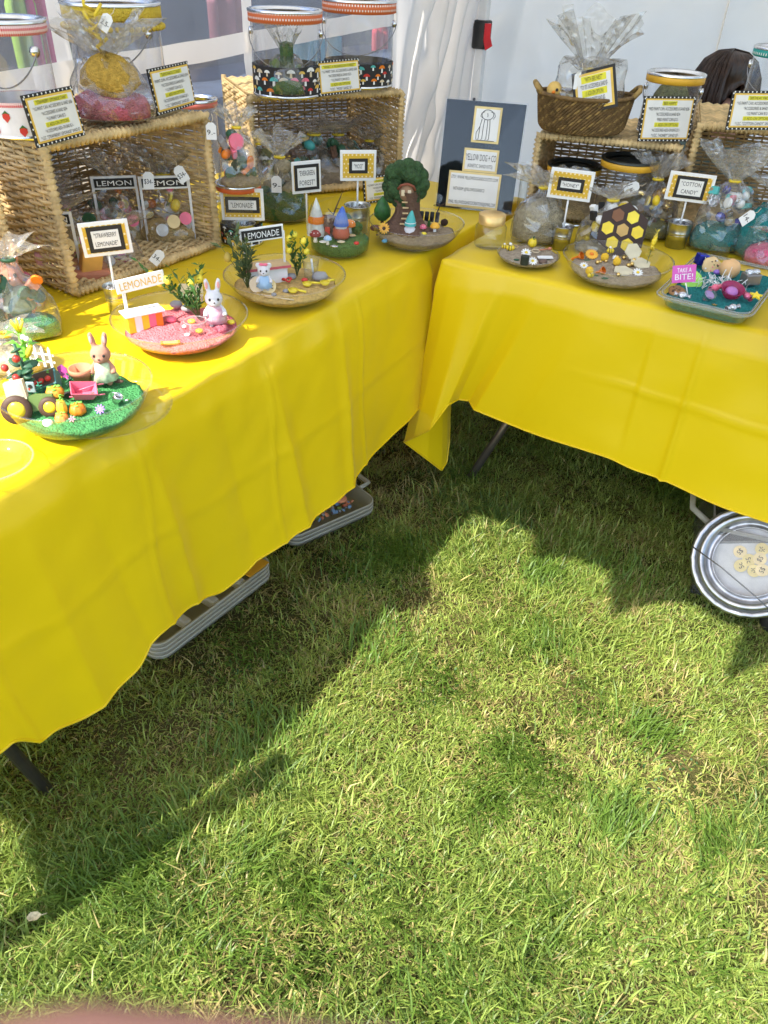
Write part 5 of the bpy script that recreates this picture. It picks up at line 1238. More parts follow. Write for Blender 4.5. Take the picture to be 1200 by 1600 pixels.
# ---------------- pink lemonade bowl
b2, B2, r2, s2 = bowl('clear bowl of pink sand with the yellow and white lemonade stand', 281, 492, 208, .052, S_PINK, .40, .60, .010, 2)
t, u = put('toy_lemonade_stand', 'toy stand with yellow and white striped counter and lemonade sign', 'toy stand', 226, 512, s2 + .004, .62); r = 26 * u
cols = [YELP, WHITEP, YELP, PINK, ORANGE, WHITEP]
for k in range(5):
    m_ = MB().box(((k - 2) * .42 * r, 0, .5 * r), (.415 * r, .9 * r, 1.0 * r)); m_.build('counter_stripe', cols[k], t)
m_ = MB().box((0, 0, 1.05 * r), (2.4 * r, 1.2 * r, .10 * r), bev=.02 * r); m_.build('countertop', WHITEP, t)
m_ = MB().box((-.85 * r, .1 * r, 2.0 * r), (.16 * r, .16 * r, 2.0 * r)); m_.build('post', WHITEP, t)
m_ = MB().box((.35 * r, .02 * r, 2.75 * r), (2.9 * r, .12 * r, .8 * r), bev=.02 * r); sgn = m_.build('sign_board', WHITE, t, None, (0, -.06, 0))
m_ = MB(); text_geo(m_, 'LEMONADE', .35 * r, 2.75 * r, 2.5 * r, .48 * r, -.045 * r); m_.build('lettering', mat('gold_ink', (.66, .40, .03), .6), sgn)
sprig('lemon tree sprig leaning over the pink sand', 312, 500, s2 + .008, 78, 12, 3, nfruit=8, lean=(-.42, .0), spread=.60)
rabbit('white toy rabbit in a pink flowered dress', 338, 507, s2 + .010, 62, FLOCKW, dotted('rose_print', (.62, .30, .38), (.70, .52, .55), 6, 90, .3), .25)
t, u = put('toy_crate', 'orange toy crate tipped on the pink sand at the bowl front', 'toy crate', 268, 540, s2 - .006, .1, rot=(.95, .0, YAW + .25)); r = 16 * u
for sx in (-1, 1): m_ = MB().box((sx * r * .8, 0, .8 * r), (.22 * r, .3 * r, 1.9 * r)); m_.build('upright', ORANGE, t)
for k in range(4): m_ = MB().box((0, 0, (.0 + .53 * k) * r), (1.8 * r, .22 * r, .22 * r)); m_.build('slat', mat('amber_plastic', (.80, .42, .10), .4), t)
t, u = put('toy_cup', 'small clear toy cup standing on the pink sand', 'toy cup', 308, 527, s2 + .0); r = 17 * u
m_ = MB().lathe([(0, .002), (.7 * r, .002), (1. * r, 1.6 * r), (.96 * r, 1.62 * r), (.66 * r, .1 * r)], 28); m_.build('wall', GLASS, t)
m_ = MB().tube([(1. * r * math.cos(a), 1. * r * math.sin(a), 1.62 * r) for a in [2 * PI * i / 28 for i in range(28)]], .05 * r, 5, closed=True); m_.build('lip', clear('lip_plastic', (.9, .9, .9), .1, .3), t)
pebble('toy_snail', 'pink toy snail beside the lemonade stand', 'toy snail', 268, 503, s2 + .008, 18, PINK)
for px, py, lb in ((312, 520, 'yellow toy lemon inside the clear cup of the pink bowl'), (300, 505, 'yellow toy lemon under the lemon sprig in the pink bowl'), (361, 506, 'yellow toy lemon at the right of the white rabbit')): pebble('toy_lemon', lb, 'toy lemon', px, py, s2 + .008, 13, LEMON, 'loose lemons in the pink bowl')
for px, py, lb in ((289, 512, 'white pebble on the pink sand nearer the lemon sprig'), (293, 525, 'white pebble on the pink sand beside the orange crate')): pebble('toy_pebble', lb, 'pebble', px, py, s2 + .008, 9, WHITEP, 'white pebbles in the pink bowl')
for px, py, lb in ((276, 480, 'grey rock behind the lemon sprig, nearer the lemonade stand'), (293, 486, 'grey rock behind the lemon sprig, nearer the white rabbit')): pebble('toy_rock', lb, 'rock', px, py, s2 + .012, 20, GREY, 'grey rocks in the pink bowl')
token('yellow lemon slice lying at the front of the pink bowl', 302, 541, s2 - .004, 26, LEMON, None, .25, name='lemon_slice')
pebble('toy_lump', 'rose lump of sand under the white rabbit', 'sand lump', 345, 520, s2 + .0, 26, S_ROSE)
t, u = put('toy_chair', 'cream toy bench behind the white rabbit', 'toy bench', 300, 470, s2 + .016, .1); r = 12 * u
m_ = MB().box((0, 0, .7 * r), (3. * r, .8 * r, .2 * r)); m_.build('seat', CREAMW, t)
m_ = MB().box((0, .4 * r, 1.5 * r), (3. * r, .15 * r, 1.2 * r)); m_.build('backrest', mat('pale_cream', (.72, .66, .4), .6), t)
for sx in (-1, 1): m_ = MB().box((sx * 1.3 * r, 0, .3 * r), (.2 * r, .6 * r, .6 * r)); m_.build('leg', CREAMW, t)

# ---------------- lemonade bowl with the chalk sign
b3, B3, r3, s3 = bowl('clear bowl of lemon coloured sand with the chalk lemonade stand', 445, 428, 188, .050, S_BEIGE, .45, .60, .008, 3)
t, u = put('toy_lemonade_stand', 'toy stand with black chalk lemonade sign on a white frame', 'toy stand', 416, 440, s3 + .004, .45); r = 29 * u
m_ = MB().box((0, 0, .42 * r), (2.2 * r, .8 * r, .84 * r), bev=.02 * r); m_.build('counter', WHITEP, t)
m_ = MB().box((0, 0, .9 * r), (2.5 * r, 1.1 * r, .10 * r)); m_.build('countertop', WOOD, t)
m_ = MB().box((0, -.56 * r, .88 * r), (2.5 * r, .04 * r, .13 * r)); m_.build('red_trim', mat('red_trim', (.50, .10, .12), .5), t)
for sx in (-1, 1): m_ = MB().box((sx * 1.08 * r, 0, 1.75 * r), (.10 * r, .10 * r, 1.7 * r)); m_.build('post', WHITEP, t)
m_ = MB().box((0, 0, 2.55 * r), (2.36 * r, .10 * r, .72 * r), bev=.02 * r); sgn = m_.build('sign_board', WHITEP, t, None, (0, -.04, 0))
m_ = MB().box((0, -.06 * r, 2.55 * r), (2.15 * r, .03 * r, .54 * r)); m_.build('chalkboard', BLACK, sgn)
m_ = MB(); text_geo(m_, 'LEMONADE', 0, 2.55 * r, 1.85 * r, .34 * r, -.082 * r); m_.build('lettering', WHITEP, sgn)
rabbit('white toy mouse with pink bow behind the chalk stand counter', 414, 452, s3 + .010, 44, FLOCKW, SKYB, .1, PINK, 'round')
token('blank pale wooden token leaning in the lemon sand', 401, 456, s3 + .004, 24, CREAMW, None, 1.2, -.2)
token('pale wooden token marked 25c in the lemon sand', 420, 458, s3 + .004, 24, mat('token_yellow', (.78, .60, .30), .6), '25c', 1.2, .15)
sprig('leafy lemon sprig with yellow fruit at the right of the chalk stand', 464, 432, s3 + .010, 62, 7, 11, nfruit=5, spread=.30)
sprig('bare leafy sprig at the left of the chalk stand', 388, 452, s3 + .002, 84, 8, 12, nfruit=2, fruit=mat('dull_lemon', (.45, .32, .06), .6), spread=.32, lean=(-.14, 0), leafm=mat('olive_leaf', (.10, .14, .05), .5, trans=.2))
for px, py, w_, lb in ((455, 436, 17, 'grey rock at the foot of the fruited lemon sprig'), (500, 438, 26, 'largest grey rock beside the clear cup in the lemonade bowl'), (447, 457, 11, 'small grey rock between the 25c token and the yellow scoop'), (428, 462, 9, 'tiny grey rock behind the wooden spoon')): pebble('toy_rock', lb, 'rock', px, py, s3 + .006, w_, GREY, 'grey rocks in the lemonade bowl')
for i, (px, py, lb) in enumerate(((458, 458, 'yellow toy scoop left of the red ribbon'), (480, 448, 'yellow toy scoop pointing at the bowl centre'), (508, 446, 'yellow toy lemon squeezer at the right of the lemonade bowl'))):
    t, u = put('toy_scoop', lb, 'toy scoop', px, py, s3 + .006, .5 * i); r = 8 * u
    m_ = MB().lathe([(.001, .1 * r), (.7 * r, .2 * r), (1. * r, .8 * r), (.9 * r, .8 * r)], 16); m_.build('cup', LEMON, t)
    m_ = MB().tube([(.9 * r, 0, .7 * r), (2.6 * r, -.4 * r, .5 * r)], .22 * r, 6); m_.build('handle', LEMON, t)
t, u = put('toy_ribbon', 'curled red ribbon on the lemon coloured sand', 'ribbon', 448, 440, s3 + .010); r = 8 * u
m_ = MB().tube([(r * math.cos(a) * (1 - .05 * a), r * .5 * math.sin(a), r * (.4 + .3 * math.sin(2 * a))) for a in [i * .35 for i in range(30)]], .16 * r, 6); m_.build('loop', RED, t)
t, u = put('toy_spoon', 'small wooden toy spoon at the front of the lemonade bowl', 'toy spoon', 432, 466, s3 + .004, -.25); r = 16 * u
m_ = MB().tube([(-.4 * r, 0, .05 * r), (1.8 * r, 0, .08 * r)], .07 * r, 6); m_.build('handle', CREAMW, t)
m_ = MB().ball((-.8 * r, 0, .06 * r), (.55 * r, .3 * r, .09 * r)); m_.build('bowl_end', WOOD, t)
t, u = put('toy_straw', 'striped toy straw sticking up in a clear cup', 'toy straw', 490, 432, s3 + .008, 0, rot=(.05, -.1, YAW)); r = 10 * u
m_ = MB().tube([(0, 0, 0), (0, 0, 2.8 * r)], .17 * r, 6); m_.build('stick', WHITEP, t)
t, u = put('toy_cup', 'small clear toy cup at the right of the lemon sprig', 'toy cup', 486, 434, s3 + .004); r = 13 * u
m_ = MB().lathe([(0, .002), (.8 * r, .002), (1. * r, 2.2 * r), (.96 * r, 2.2 * r), (.76 * r, .1 * r)], 24); m_.build('wall', GLASS, t)
pebble('toy_cherry', 'red toy cherry beside the yellow scoop', 'toy cherry', 476, 440, s3 + .010, 11, RED)

# ---------------- gnome jar
P = at(531, 393); u_ = unit(P); R = 46 * u_; h = top_z(P, 530, 318) - TOP
jt = thing('glass_terrarium', 'round glass jar terrarium with green sand and a blue hatted gnome', 'terrarium', P, 0)
m_ = MB().lathe([(0, .002), (R * .8, .002), (R * .97, .012), (R, .04), (R, h * .86), (R * .95, h * .95), (R * .93, h)], 48); m_.build('glass', GLASS, jt)
m_ = MB().lathe([(R * .55, 0), (R * .62, 0), (R * .62, .004)], 32); m_.build('foot', GLASS, jt)
m_ = MB().lathe([(R * .78, .004), (R * .95, .014), (R * .975, .034), (R * .9, .038), (R * .6, .04), (R * .3, .042), (0, .042)], 48, wob=lambda r_, z, a, j: (r_ * math.cos(a), r_ * math.sin(a), z + (.006 * nz(r_ * 50 * math.cos(a), r_ * 50 * math.sin(a)) if j > 2 else 0))); o = m_.build('sand', S_MOSS if False else sand('jar_green', (.11, .22, .07)), jt); o['kind'] = 'stuff'
sj = TOP + .041
gnome('toy gnome with blue hat and red coat in the glass jar', 533, 371, sj, 42, mat('gnome_blue', (.06, .13, .45), .5), mat('gnome_red', (.45, .10, .05), .6))
t, u = put('toy_cone_tree', 'white cone tree with an orange scarf in the glass jar', 'toy tree', 495, 366, sj); r = 52 * u
m_ = MB().lathe([(.3 * r, .0), (.26 * r, .25 * r), (.2 * r, .5 * r), (.1 * r, .8 * r), (.001, 1.05 * r)], 20, wob=lambda q, z, a, j: q * (1 + .1 * math.sin(7 * a + j * 2))); m_.build('crown', mat('frosted', (.62, .62, .56), .8, bump=.6), t)
m_ = MB().lathe([(.25 * r, .35 * r), (.265 * r, .42 * r), (.22 * r, .55 * r)], 18); m_.build('scarf', ORANGE, t)
t, u = put('toy_stump', 'brown toy stump house in the glass jar', 'toy stump', 513, 365, sj); r = 15 * u
m_ = MB().lathe([(1.15 * r, 0), (.9 * r, .5 * r), (.85 * r, 1.7 * r), (.7 * r, 1.75 * r), (0, 1.7 * r)], 18, wob=lambda q, z, a, j: q * (1 + .08 * math.sin(6 * a))); m_.build('trunk', BROWN, t)
m_ = MB().box((0, -.9 * r, .5 * r), (.5 * r, .1 * r, .9 * r), bev=.04 * r); m_.build('door', RED, t)
t, u = put('dry_twig', 'dark forked twig rising from the glass jar', 'twig', 516, 348, sj); r = 44 * u
m_ = MB().tube([(0, 0, 0), (.2 * r, 0, .5 * r), (.42 * r, .02, 1.0 * r)], [.035 * r, .03 * r, .012 * r], 6).tube([(.2 * r, 0, .5 * r), (.4 * r, -.02, .55 * r)], .015 * r, 5).tube([(.1 * r, 0, .3 * r), (-.08 * r, .0, .48 * r)], .015 * r, 5); m_.build('branch', DKBROWN, t)
mushroom('orange capped toy mushroom in the glass jar', 546, 364, sj, 18, ORANGE)
mushroom('dark red toy mushroom at the left of the glass jar', 493, 378, sj, 16, mat('maroon', (.25, .04, .03), .5))
mushroom('white and blue toy mushroom at the front of the glass jar', 512, 382, sj, 12, SKYB)
for px, py, lb in ((541, 350, 'round moss green toy bush behind the orange mushroom'), (558, 363, 'round moss green toy bush at the right of the glass jar')): pebble('toy_bush', lb, 'toy bush', px, py, sj, 18, S_MOSS, 'moss bushes in the glass jar', (1, 1, 1))
for i, (px, py, m__) in enumerate(((533, 379, CREAMW), (522, 386, SILVER), (550, 369, WOOD), (505, 379, WHITEP))): pebble('toy_stepping_stone', ['oval cream stepping stone in the glass jar', 'pale grey stone at the front of the glass jar', 'flat brown stone at the right of the glass jar', 'white pebble at the left of the glass jar'][i], 'stone', px, py, sj, 13, m__, None, (1, .7, .25))
pebble('toy_ladybird', 'red toy ladybird on the green sand of the glass jar', 'toy ladybird', 557, 382, sj, 9, RED)

# ---------------- oak tree bowl
b5, B5, r5, s5 = bowl('clear bowl of brown sand with the toy oak tree house', 651, 346, 148, .056, S_BROWN, .42, .62, .004, 5)
t, u = put('toy_oak_tree', 'toy oak tree with gnarled trunk and a hollow house in its crown', 'toy tree', 630, 361, s5); r = 40 * u
m_ = MB().lathe([(1.15 * r, -.02 * r), (.80 * r, .12 * r), (.56 * r, .38 * r), (.46 * r, .7 * r), (.44 * r, 1.0 * r), (.50 * r, 1.3 * r), (.60 * r, 1.55 * r)], 40, wob=lambda q, z, a, j: (q * (1 + .24 * math.sin(5 * a + .8 + z * 8) * (1 if j < 3 else .4) + .08 * math.sin(13 * a + z * 90)) * math.cos(a) + .12 * r * math.sin(z / r * 2.2), q * (1 + .2 * math.sin(4 * a)) * math.sin(a) * .8, z)); m_.build('trunk', BROWN, t)
m_ = MB()
rr = random.Random(5)
m_.ball((0, .22 * r, 1.75 * r), (.62 * r, .22 * r, .62 * r), 0, 20, 14)
for k in range(26):
    a = 2 * PI * k / 13 + .2 * (k // 13); q = .62 * r if k < 13 else .40 * r
    m_.ball((q * math.cos(a) * 1.05, (.08 if k < 13 else -.06) * r + .12 * r * math.sin(a * 2.3), 1.72 * r + q * math.sin(a)), .30 * r * rr.uniform(.7, 1.1), 0, 10, 7)
o = m_.build('crown', mat('oak_crown', (.032, .075, .022), .8, var=.35, vs=90, bump=1., bs=140), t)
m_ = MB().ball((.04 * r, -.30 * r, 1.52 * r), (.30 * r, .16 * r, .34 * r)); hol = m_.build('hollow_house', mat('hollow', (.28, .16, .09), .7, var=.3), t)
m_ = MB().at((.04 * r, -.36 * r, 1.68 * r)).tube([(-.33 * r, 0, -.06 * r), (-.2 * r, -.10 * r, .12 * r), (.05 * r, -.12 * r, .18 * r), (.25 * r, -.08 * r, .10 * r), (.33 * r, 0, -.06 * r)], .05 * r, 6); m_.build('roof_trim', mat('rust', (.22, .06, .03), .7), hol)
for sx in (-1, 1): m_ = MB().box((.04 * r + sx * .12 * r, -.45 * r, 1.53 * r), (.13 * r, .05 * r, .22 * r), bev=.03 * r); m_.build('window', CREAMW, hol)
m_ = MB()
for k in range(5): m_.box((.05 * r * math.sin(k), -.44 * r + .0 * k, 1.2 * r - .2 * r * k), (.22 * r, .08 * r, .04 * r))
m_.build('steps', WOOD, t)
t, u = put('toy_leaf_tree', 'pointed green leaf shaped toy tree left of the oak', 'toy tree', 597, 348, s5); r = 36 * u
m_ = MB().lathe([(.16 * r, 0.1 * r), (.36 * r, .3 * r), (.36 * r, .55 * r), (.2 * r, .9 * r), (.001, 1.12 * r)], 22, wob=lambda q, z, a, j: (q * math.cos(a), q * .55 * math.sin(a), z)); m_.build('crown', mat('green_leaf_tree', (.04, .14, .03), .45, var=.4, vs=80), t)
m_ = MB().tube([(0, 0, 0), (0, 0, .15 * r)], .08 * r, 6).tube([(.05 * r, 0, 1.0 * r), (.22 * r, 0, 1.7 * r)], [.03 * r, .02 * r], 5); m_.build('stem', DKBROWN, t)
flower('orange toy sunflower with dark centre in the oak bowl', 600, 357, s5 + .018, 18, mat('sunflower', (.82, .42, .06), .5), DKBROWN, 13, 1.2)
pebble('toy_pot', 'round dark green pot under the toy sunflower', 'toy pot', 600, 366, s5, 15, LEAFD)
gnome('toy gnome in a teal striped hat in front of the oak', 640, 367, s5, 33, TEALP, FLOCKW, 0, WHITEP)
mushroom('pink toy mushroom beside the teal hatted gnome', 660, 363, s5, 11, PINK)
mushroom('orange toy mushroom at the right of the oak bowl', 679, 364, s5, 14, mat('amber_cap', (.82, .42, .04), .4), None, False)
pebble('toy_ladybug', 'small yellow toy beetle with white eyes in the oak bowl', 'toy beetle', 662, 368, s5, 10, LEMON)
pebble('pinecone', 'small dark pine cone at the right of the oak bowl', 'pine cone', 694, 352, s5, 12, mat('cone', (.06, .03, .02), .8, bump=1., bs=300), None, (1, .8, .9))
pebble('toy_bead', 'blue toy bead seen through the front of the oak bowl', 'bead', 601, 379, TOP + .02, 10, mat('bead_blue', (.10, .28, .42), .4))
t, u = put('toy_log_fence', 'charred black toy log fence at the right of the oak', 'toy fence', 670, 346, s5, -.1); r = 15 * u
for k in range(4): m_ = MB().tube([((k - 1.5) * .55 * r, 0, 0), ((k - 1.5) * .55 * r + .05 * r, .02 * r, .95 * r)], .22 * r, 7); m_.build('log', mat('char', (.02, .02, .022), .6), t)
t, u = put('dry_twig', 'thin dark twig leaning at the right rim of the oak bowl', 'twig', 682, 335, s5); r = 22 * u
m_ = MB().tube([(0, 0, 0), (.2 * r, 0, .6 * r), (.6 * r, 0, .8 * r)], [.05 * r, .04 * r, .02 * r], 5).tube([(.2 * r, 0, .6 * r), (-.1 * r, 0, .8 * r)], .03 * r, 5); m_.build('branch', DKBROWN, t)
pebble('toy_stone', 'reddish brown stone at the left of the oak bowl', 'stone', 586, 360, s5, 16, mat('red_rock', (.16, .07, .05), .8))
t, u = put('toy_leaf', 'bright green toy leaf beside the orange mushroom', 'toy leaf', 670, 356, s5 + .002); r = 10 * u
m_ = MB().ball((0, 0, .5 * r), (.25 * r, .1 * r, .7 * r)); m_.build('blade', LEAF, t)

# ---------------- honey plate and honey bowl on the right table
b6, B6, r6, s6 = bowl('small clear plate of honey sand with daisies', 826, 397, 96, .018, S_GREY, .8, .86, .002, 6)
def daisies(pts, z, label, group):
    for px, py, w_, lb in pts: flower(lb + label, px, py, z, w_, WHITEP, YELP, 11, .55, group)
daisies(((822, 396, 17, 'white daisy in the middle'), (832, 409, 16, 'white daisy beside the black stump')), s6 + .006, ' of the honey plate', 'daisies on the honey plate')
t, u = put('toy_stump', 'black toy stump on the honey plate', 'toy stump', 819, 413, s6); r = 6.5 * u
m_ = MB().lathe([(r, 0), (r * 1.05, 1.9 * r), (.9 * r, 2.1 * r), (0, 2.1 * r)], 14, smooth=False); m_.build('trunk', mat('black_green', (.02, .025, .015), .6), t)
def hexring(label, px, py, z, wpx, m_at, tilt=.1, group=None):
    t, u = put('hexagon_ring', label, 'toy honeycomb', px, py, z, 0, group, rot=(tilt, 0, YAW)); r = wpx * u / 2
    m_ = MB().tube([(r * math.cos(PI / 3 * k), r * math.sin(PI / 3 * k), .15 * r) for k in range(6)], .14 * r, 5, closed=True); m_.build('ring', m_at, t)
hexring('wooden hexagon ring on the honey plate behind the bee', 804, 386, s6 + .005, 12, WOOD); hexring('wooden hexagon ring beside the yellow toy hive', 837, 393, s6 + .005, 13, CREAMW)
def bee(label, px, py, z, wpx, group=None, rz=0.):
    t, u = put('toy_bee', label, 'toy bee', px, py, z, rz, group); r = wpx * u / 2
    m_ = MB().ball((0, 0, .7 * r), (1. * r, .7 * r, .7 * r)); m_.build('body', YELP, t)
    for x in (-.4, .15): m_ = MB().at((x * r, 0, .7 * r), (0, PI / 2, 0)).lathe([(.66 * r, -.1 * r), (.70 * r, 0), (.66 * r, .1 * r)], 14); m_.build('stripe', BLACK, t)
    for sy in (-1, 1): m_ = MB().at((0, sy * .5 * r, 1.4 * r), (sy * .5, 0, 0)).ball((0, 0, 0), (.35 * r, .5 * r, .06 * r), 0, 8, 5); m_.build('wing', WHITEP, t)
bee('striped toy bee at the left of the honey plate', 797, 392, s6, 14); bee('second toy bee touching the left rim of the honey plate', 788, 389, s6, 10)
pumpkin('yellow toy hive with a green leaf on the honey plate', 831, 386, s6, 14, YELP, LEAFD, 1.1, name='toy_hive')
t, u = put('wooden_dipper', 'tiny wooden honey dipper on the honey plate', 'honey dipper', 850, 392, s6 + .005, .4); r = 9 * u
m_ = MB().tube([(-r, 0, .2 * r), (r, 0, .3 * r)], .12 * r, 5).ball((1.1 * r, 0, .3 * r), (.4 * r, .28 * r, .28 * r)); m_.build('wood', TERRA, t)
t, u = put('small_label', 'white paper label lying on the honey plate', 'label', 852, 402, s6 + .006, .1, rot=(.12, 0, YAW + .15)); r = 12 * u
m_ = MB().box((0, 0, 0), (2. * r, .75 * r, .0015)); m_.build('paper', WHITE, t)
pebble('toy_stone', 'brown lump at the right of the honey plate', 'stone', 848, 412, s6, 14, mat('brown_lump', (.14, .09, .07), .8))
pebble('toy_leaf', 'dark leaf at the left of the black stump', 'toy leaf', 807, 407, s6, 10, LEAFD, None, (1, .5, .3))

b7, B7, r7, s7 = bowl('clear bowl of honey sand with a honeycomb board', 966, 402, 168, .052, S_GREY, .36, .64, .004, 7)
t, u = put('honeycomb_board', 'brown honeycomb board with yellow and brown hexagon cells', 'toy board', 964, 396, s7, .1, rot=(-.35, .08, YAW - .1)); r = 15.0 * u
pts = []
hexc = [(0, 0), (1.75, .0), (-1.75, 0), (.875, 1.5), (-.875, 1.5), (.875, -1.5), (-.875, -1.5)]
zc = 2.3 * r
m_ = MB().prism([(2.72 * r * math.cos(PI / 3 * k + .5), zc + 2.72 * r * math.sin(PI / 3 * k + .5)) for k in range(6)], .004); m_.build('board', mat('dark_wood', (.035, .014, .006), .5), t)
cc = [mat('comb_tan', (.55, .34, .10), .5), YELP, YELP, LEMON, mat('comb_brown', (.20, .08, .03), .5), YELP, YELP]
for k, (x, z) in enumerate(hexc):
    m_ = MB().prism([(x * .88 * r + .66 * r * math.cos(PI / 3 * i + PI / 6), zc + z * .90 * r + .66 * r * math.sin(PI / 3 * i + PI / 6)) for i in range(6)], .006); m_.build('cell', cc[k], t, (0, -.001, 0))
for i, (px, py, w_, tl_, lb) in enumerate(((990, 406, 28, .9, 'large cream hexagon tile leaning on the honeycomb board'), (974, 424, 32, .15, 'cream hexagon tile lying flat at the front of the honey bowl'), (1000, 412, 34, .2, 'cream hexagon tile at the right of the honey bowl'))):
    token(lb, px, py, s7 + .006, w_, mat('cream_tile', (.62, .55, .38), .6), None, tl_, .2, name='hexagon_tile', sides=6)
for px, py, lb in ((944, 407, 'yellow felt ball below the honeycomb board'), (963, 414, 'yellow felt ball behind the flat front hexagon tile'), (920, 428, 'yellow felt ball at the front left of the honey bowl')): pebble('toy_ball', lb, 'ball', px, py, s7 + .006, 13, mat('felt_yellow', (.75, .45, .03), .9), 'yellow felt balls in the honey bowl', (1, 1, 1))
rr = random.Random(9)
for i in range(14):
    px, py = 925 + rr.random() * 80, 404 + rr.random() * 30
    pebble('gold_bead', 'small gold bead scattered in the honey bowl', 'bead', px, py, s7 + .004, rr.uniform(5, 8), GOLD, 'gold beads in the honey bowl', (1, 1, 1))
daisies(((912, 416, 14, 'white daisy at the left side'), (996, 427, 17, 'large white daisy at the right front'), (962, 404, 12, 'small white daisy under the honeycomb board')), s7 + .006, ' of the honey bowl', 'daisies in the honey bowl')
flower('fluffy orange pompom flower in the honey bowl', 924, 399, s7 + .008, 21, mat('marigold', (.80, .42, .05), .7), ORANGE, 16, .5)
bee('black and yellow toy bee on the honeycomb board edge', 953, 396, s7 + .01, 12); bee('gold striped toy bee at the front of the honey bowl', 922, 434, s7, 12, None, .6)
for i, (px, py, lb) in enumerate(((938, 424, 'small orange trumpet flower in the honey bowl'), (904, 401, 'orange tube at the left of the honey bowl'))):
    t, u = put('toy_trumpet', lb, 'toy flower', px, py, s7 + .008, 0, rot=(.6, .9, YAW)); r = 7 * u
    m_ = MB().lathe([(.25 * r, -1.8 * r), (.3 * r, 0), (.9 * r, .9 * r), (.8 * r, .9 * r)], 12); m_.build('bell', ORANGE, t)
sprig('upright twig of yellow blossom at the right of the honey bowl', 1010, 414, s7 + .004, 44, 3, 17, fruit=YELP, nfruit=6, spread=.12, lean=(.10, 0), name='blossom_twig', leafm=mat('blossom_leaf', (.55, .42, .05), .6))
for px, py, lb in ((930, 432, 'dark leaf beside the gold striped bee in the honey bowl'), (945, 436, 'dark leaf at the front rim of the honey bowl'), (918, 408, 'dark leaf below the orange pompom flower')): pebble('toy_leaf', lb, 'toy leaf', px, py, s7, 12, LEAFD, 'dark leaves in the honey bowl', (1, .5, .25))

# ---------------- candy tray
def rect_tray(label, c, wx, wy, h, yaw, sandm, fill, name='clear_tray', cat='tray'):
    t = thing(name, label, cat, (c.x, c.y, TOP), yaw)
    def ring(x, y, z, rr_=.03, n=6):
        o = []
        for k, (sx, sy) in enumerate(((1, 1), (-1, 1), (-1, -1), (1, -1))):
            for i in range(n + 1):
                a = PI / 2 * (k + i / n); o.append((sx * (x - rr_) + rr_ * math.cos(a), sy * (y - rr_) + rr_ * math.sin(a), z))
        return o
    lv = [(.80, .002), (.84, .008), (.93, h), (1.0, h + .001), (1.0, h - .006)]
    m_ = MB(); rs = [ring(wx / 2 * f_, wy / 2 * f_, z) for f_, z in lv]; n = len(rs[0])
    m_.add([p for r_ in rs for p in r_], [(k * n + i, k * n + (i + 1) % n, (k + 1) * n + (i + 1) % n, (k + 1) * n + i) for k in range(len(rs) - 1) for i in range(n)] + [list(range(n))[::-1]]); m_.build('dish', CLEAR, t)
    m_ = MB()
    for f_ in (.93, 1.0): m_.tube(ring(wx / 2 * f_, wy / 2 * f_, h + .001), .0022, 5, closed=True)
    m_.build('rim_bead', clear('rim_plastic', (.85, .86, .84), .08, .25), t)
    zs = h * fill; f1 = .84 + .09 * fill
    m_ = MB(); G = 22; vs = []
    for i in range(G + 1):
        for j in range(G + 1):
            x, y = (i / G - .5) * wx * f1 * .985, (j / G - .5) * wy * f1 * .985
            # pull the square grid's corners in
            ax, ay = abs(i / G - .5) * 2, abs(j / G - .5) * 2; k = 1 - .06 * (ax * ay) ** 3
            vs.append((x * k, y * k, zs + .005 * nz(x * 45, y * 45, 4.)))
    m_.add(vs, [(i * (G + 1) + j, (i + 1) * (G + 1) + j, (i + 1) * (G + 1) + j + 1, i * (G + 1) + j + 1) for i in range(G) for j in range(G)])
    a0 = ring(wx / 2 * .835, wy / 2 * .835, .009); a1 = ring(wx / 2 * f1 * .99, wy / 2 * f1 * .99, zs + .001)
    m_.add(a0 + a1, [(i, (i + 1) % n, n + (i + 1) % n, n + i) for i in range(n)]); o = m_.build('sand', sandm, t); o['kind'] = 'stuff'
    return t, TOP + zs
hT = .038
ca, cb, cc_, cd = at(1026, 462, TOP + hT), at(1172, 497, TOP + hT), at(1225, 430, TOP + hT), at(1092, 391, TOP + hT)
ctr = (ca + cb + cc_ + cd) / 4; yw = math.atan2(cb.y - ca.y, cb.x - ca.x)
t8, s8 = rect_tray('clear rectangular tray of teal sand with candy toys', ctr, (cb - ca).length * 1.04, ((cd - ca).length + (cc_ - cb).length) / 2 * 1.02, hT, yw, S_TEAL, .62)
pN = at(1235, 505, TOP + hT) + Vector((.1, .02, 0))
rect_tray('second clear tray with pink sand cut by the right edge', pN, .26, .24, hT, yw + .1, S_HOT, .6)
t, u = put('candy_sign', 'pink flag sign reading take a bite in the candy tray', 'sign', 1075, 463, s8, .1, rot=(-.3, 0, YAW - .05)); r = 18 * u
m_ = MB().tube([(0, 0, 0), (-.4 * r, 0, 1.1 * r)], .05 * r, 6); m_.build('stick', WHITEP, t)
m_ = MB().box((-.45 * r, 0, 1.9 * r), (2. * r, .06 * r, 1.45 * r), bev=.03 * r); bo = m_.build('board', MAGENTA, t, None, (0, -.12, 0))
m_ = MB(); text_geo(m_, 'TAKE A', -.45 * r, 2.22 * r, 1.2 * r, .38 * r, -.045 * r); text_geo(m_, 'BITE!', -.45 * r, 1.68 * r, 1.5 * r, .5 * r, -.045 * r); m_.build('lettering', WHITEP, bo)
t, u = put('toy_macaron', 'lime green toy biscuit behind the pink flag sign', 'toy biscuit', 1080, 440, s8 + .006, 0, rot=(.9, .1, YAW)); r = 17 * u
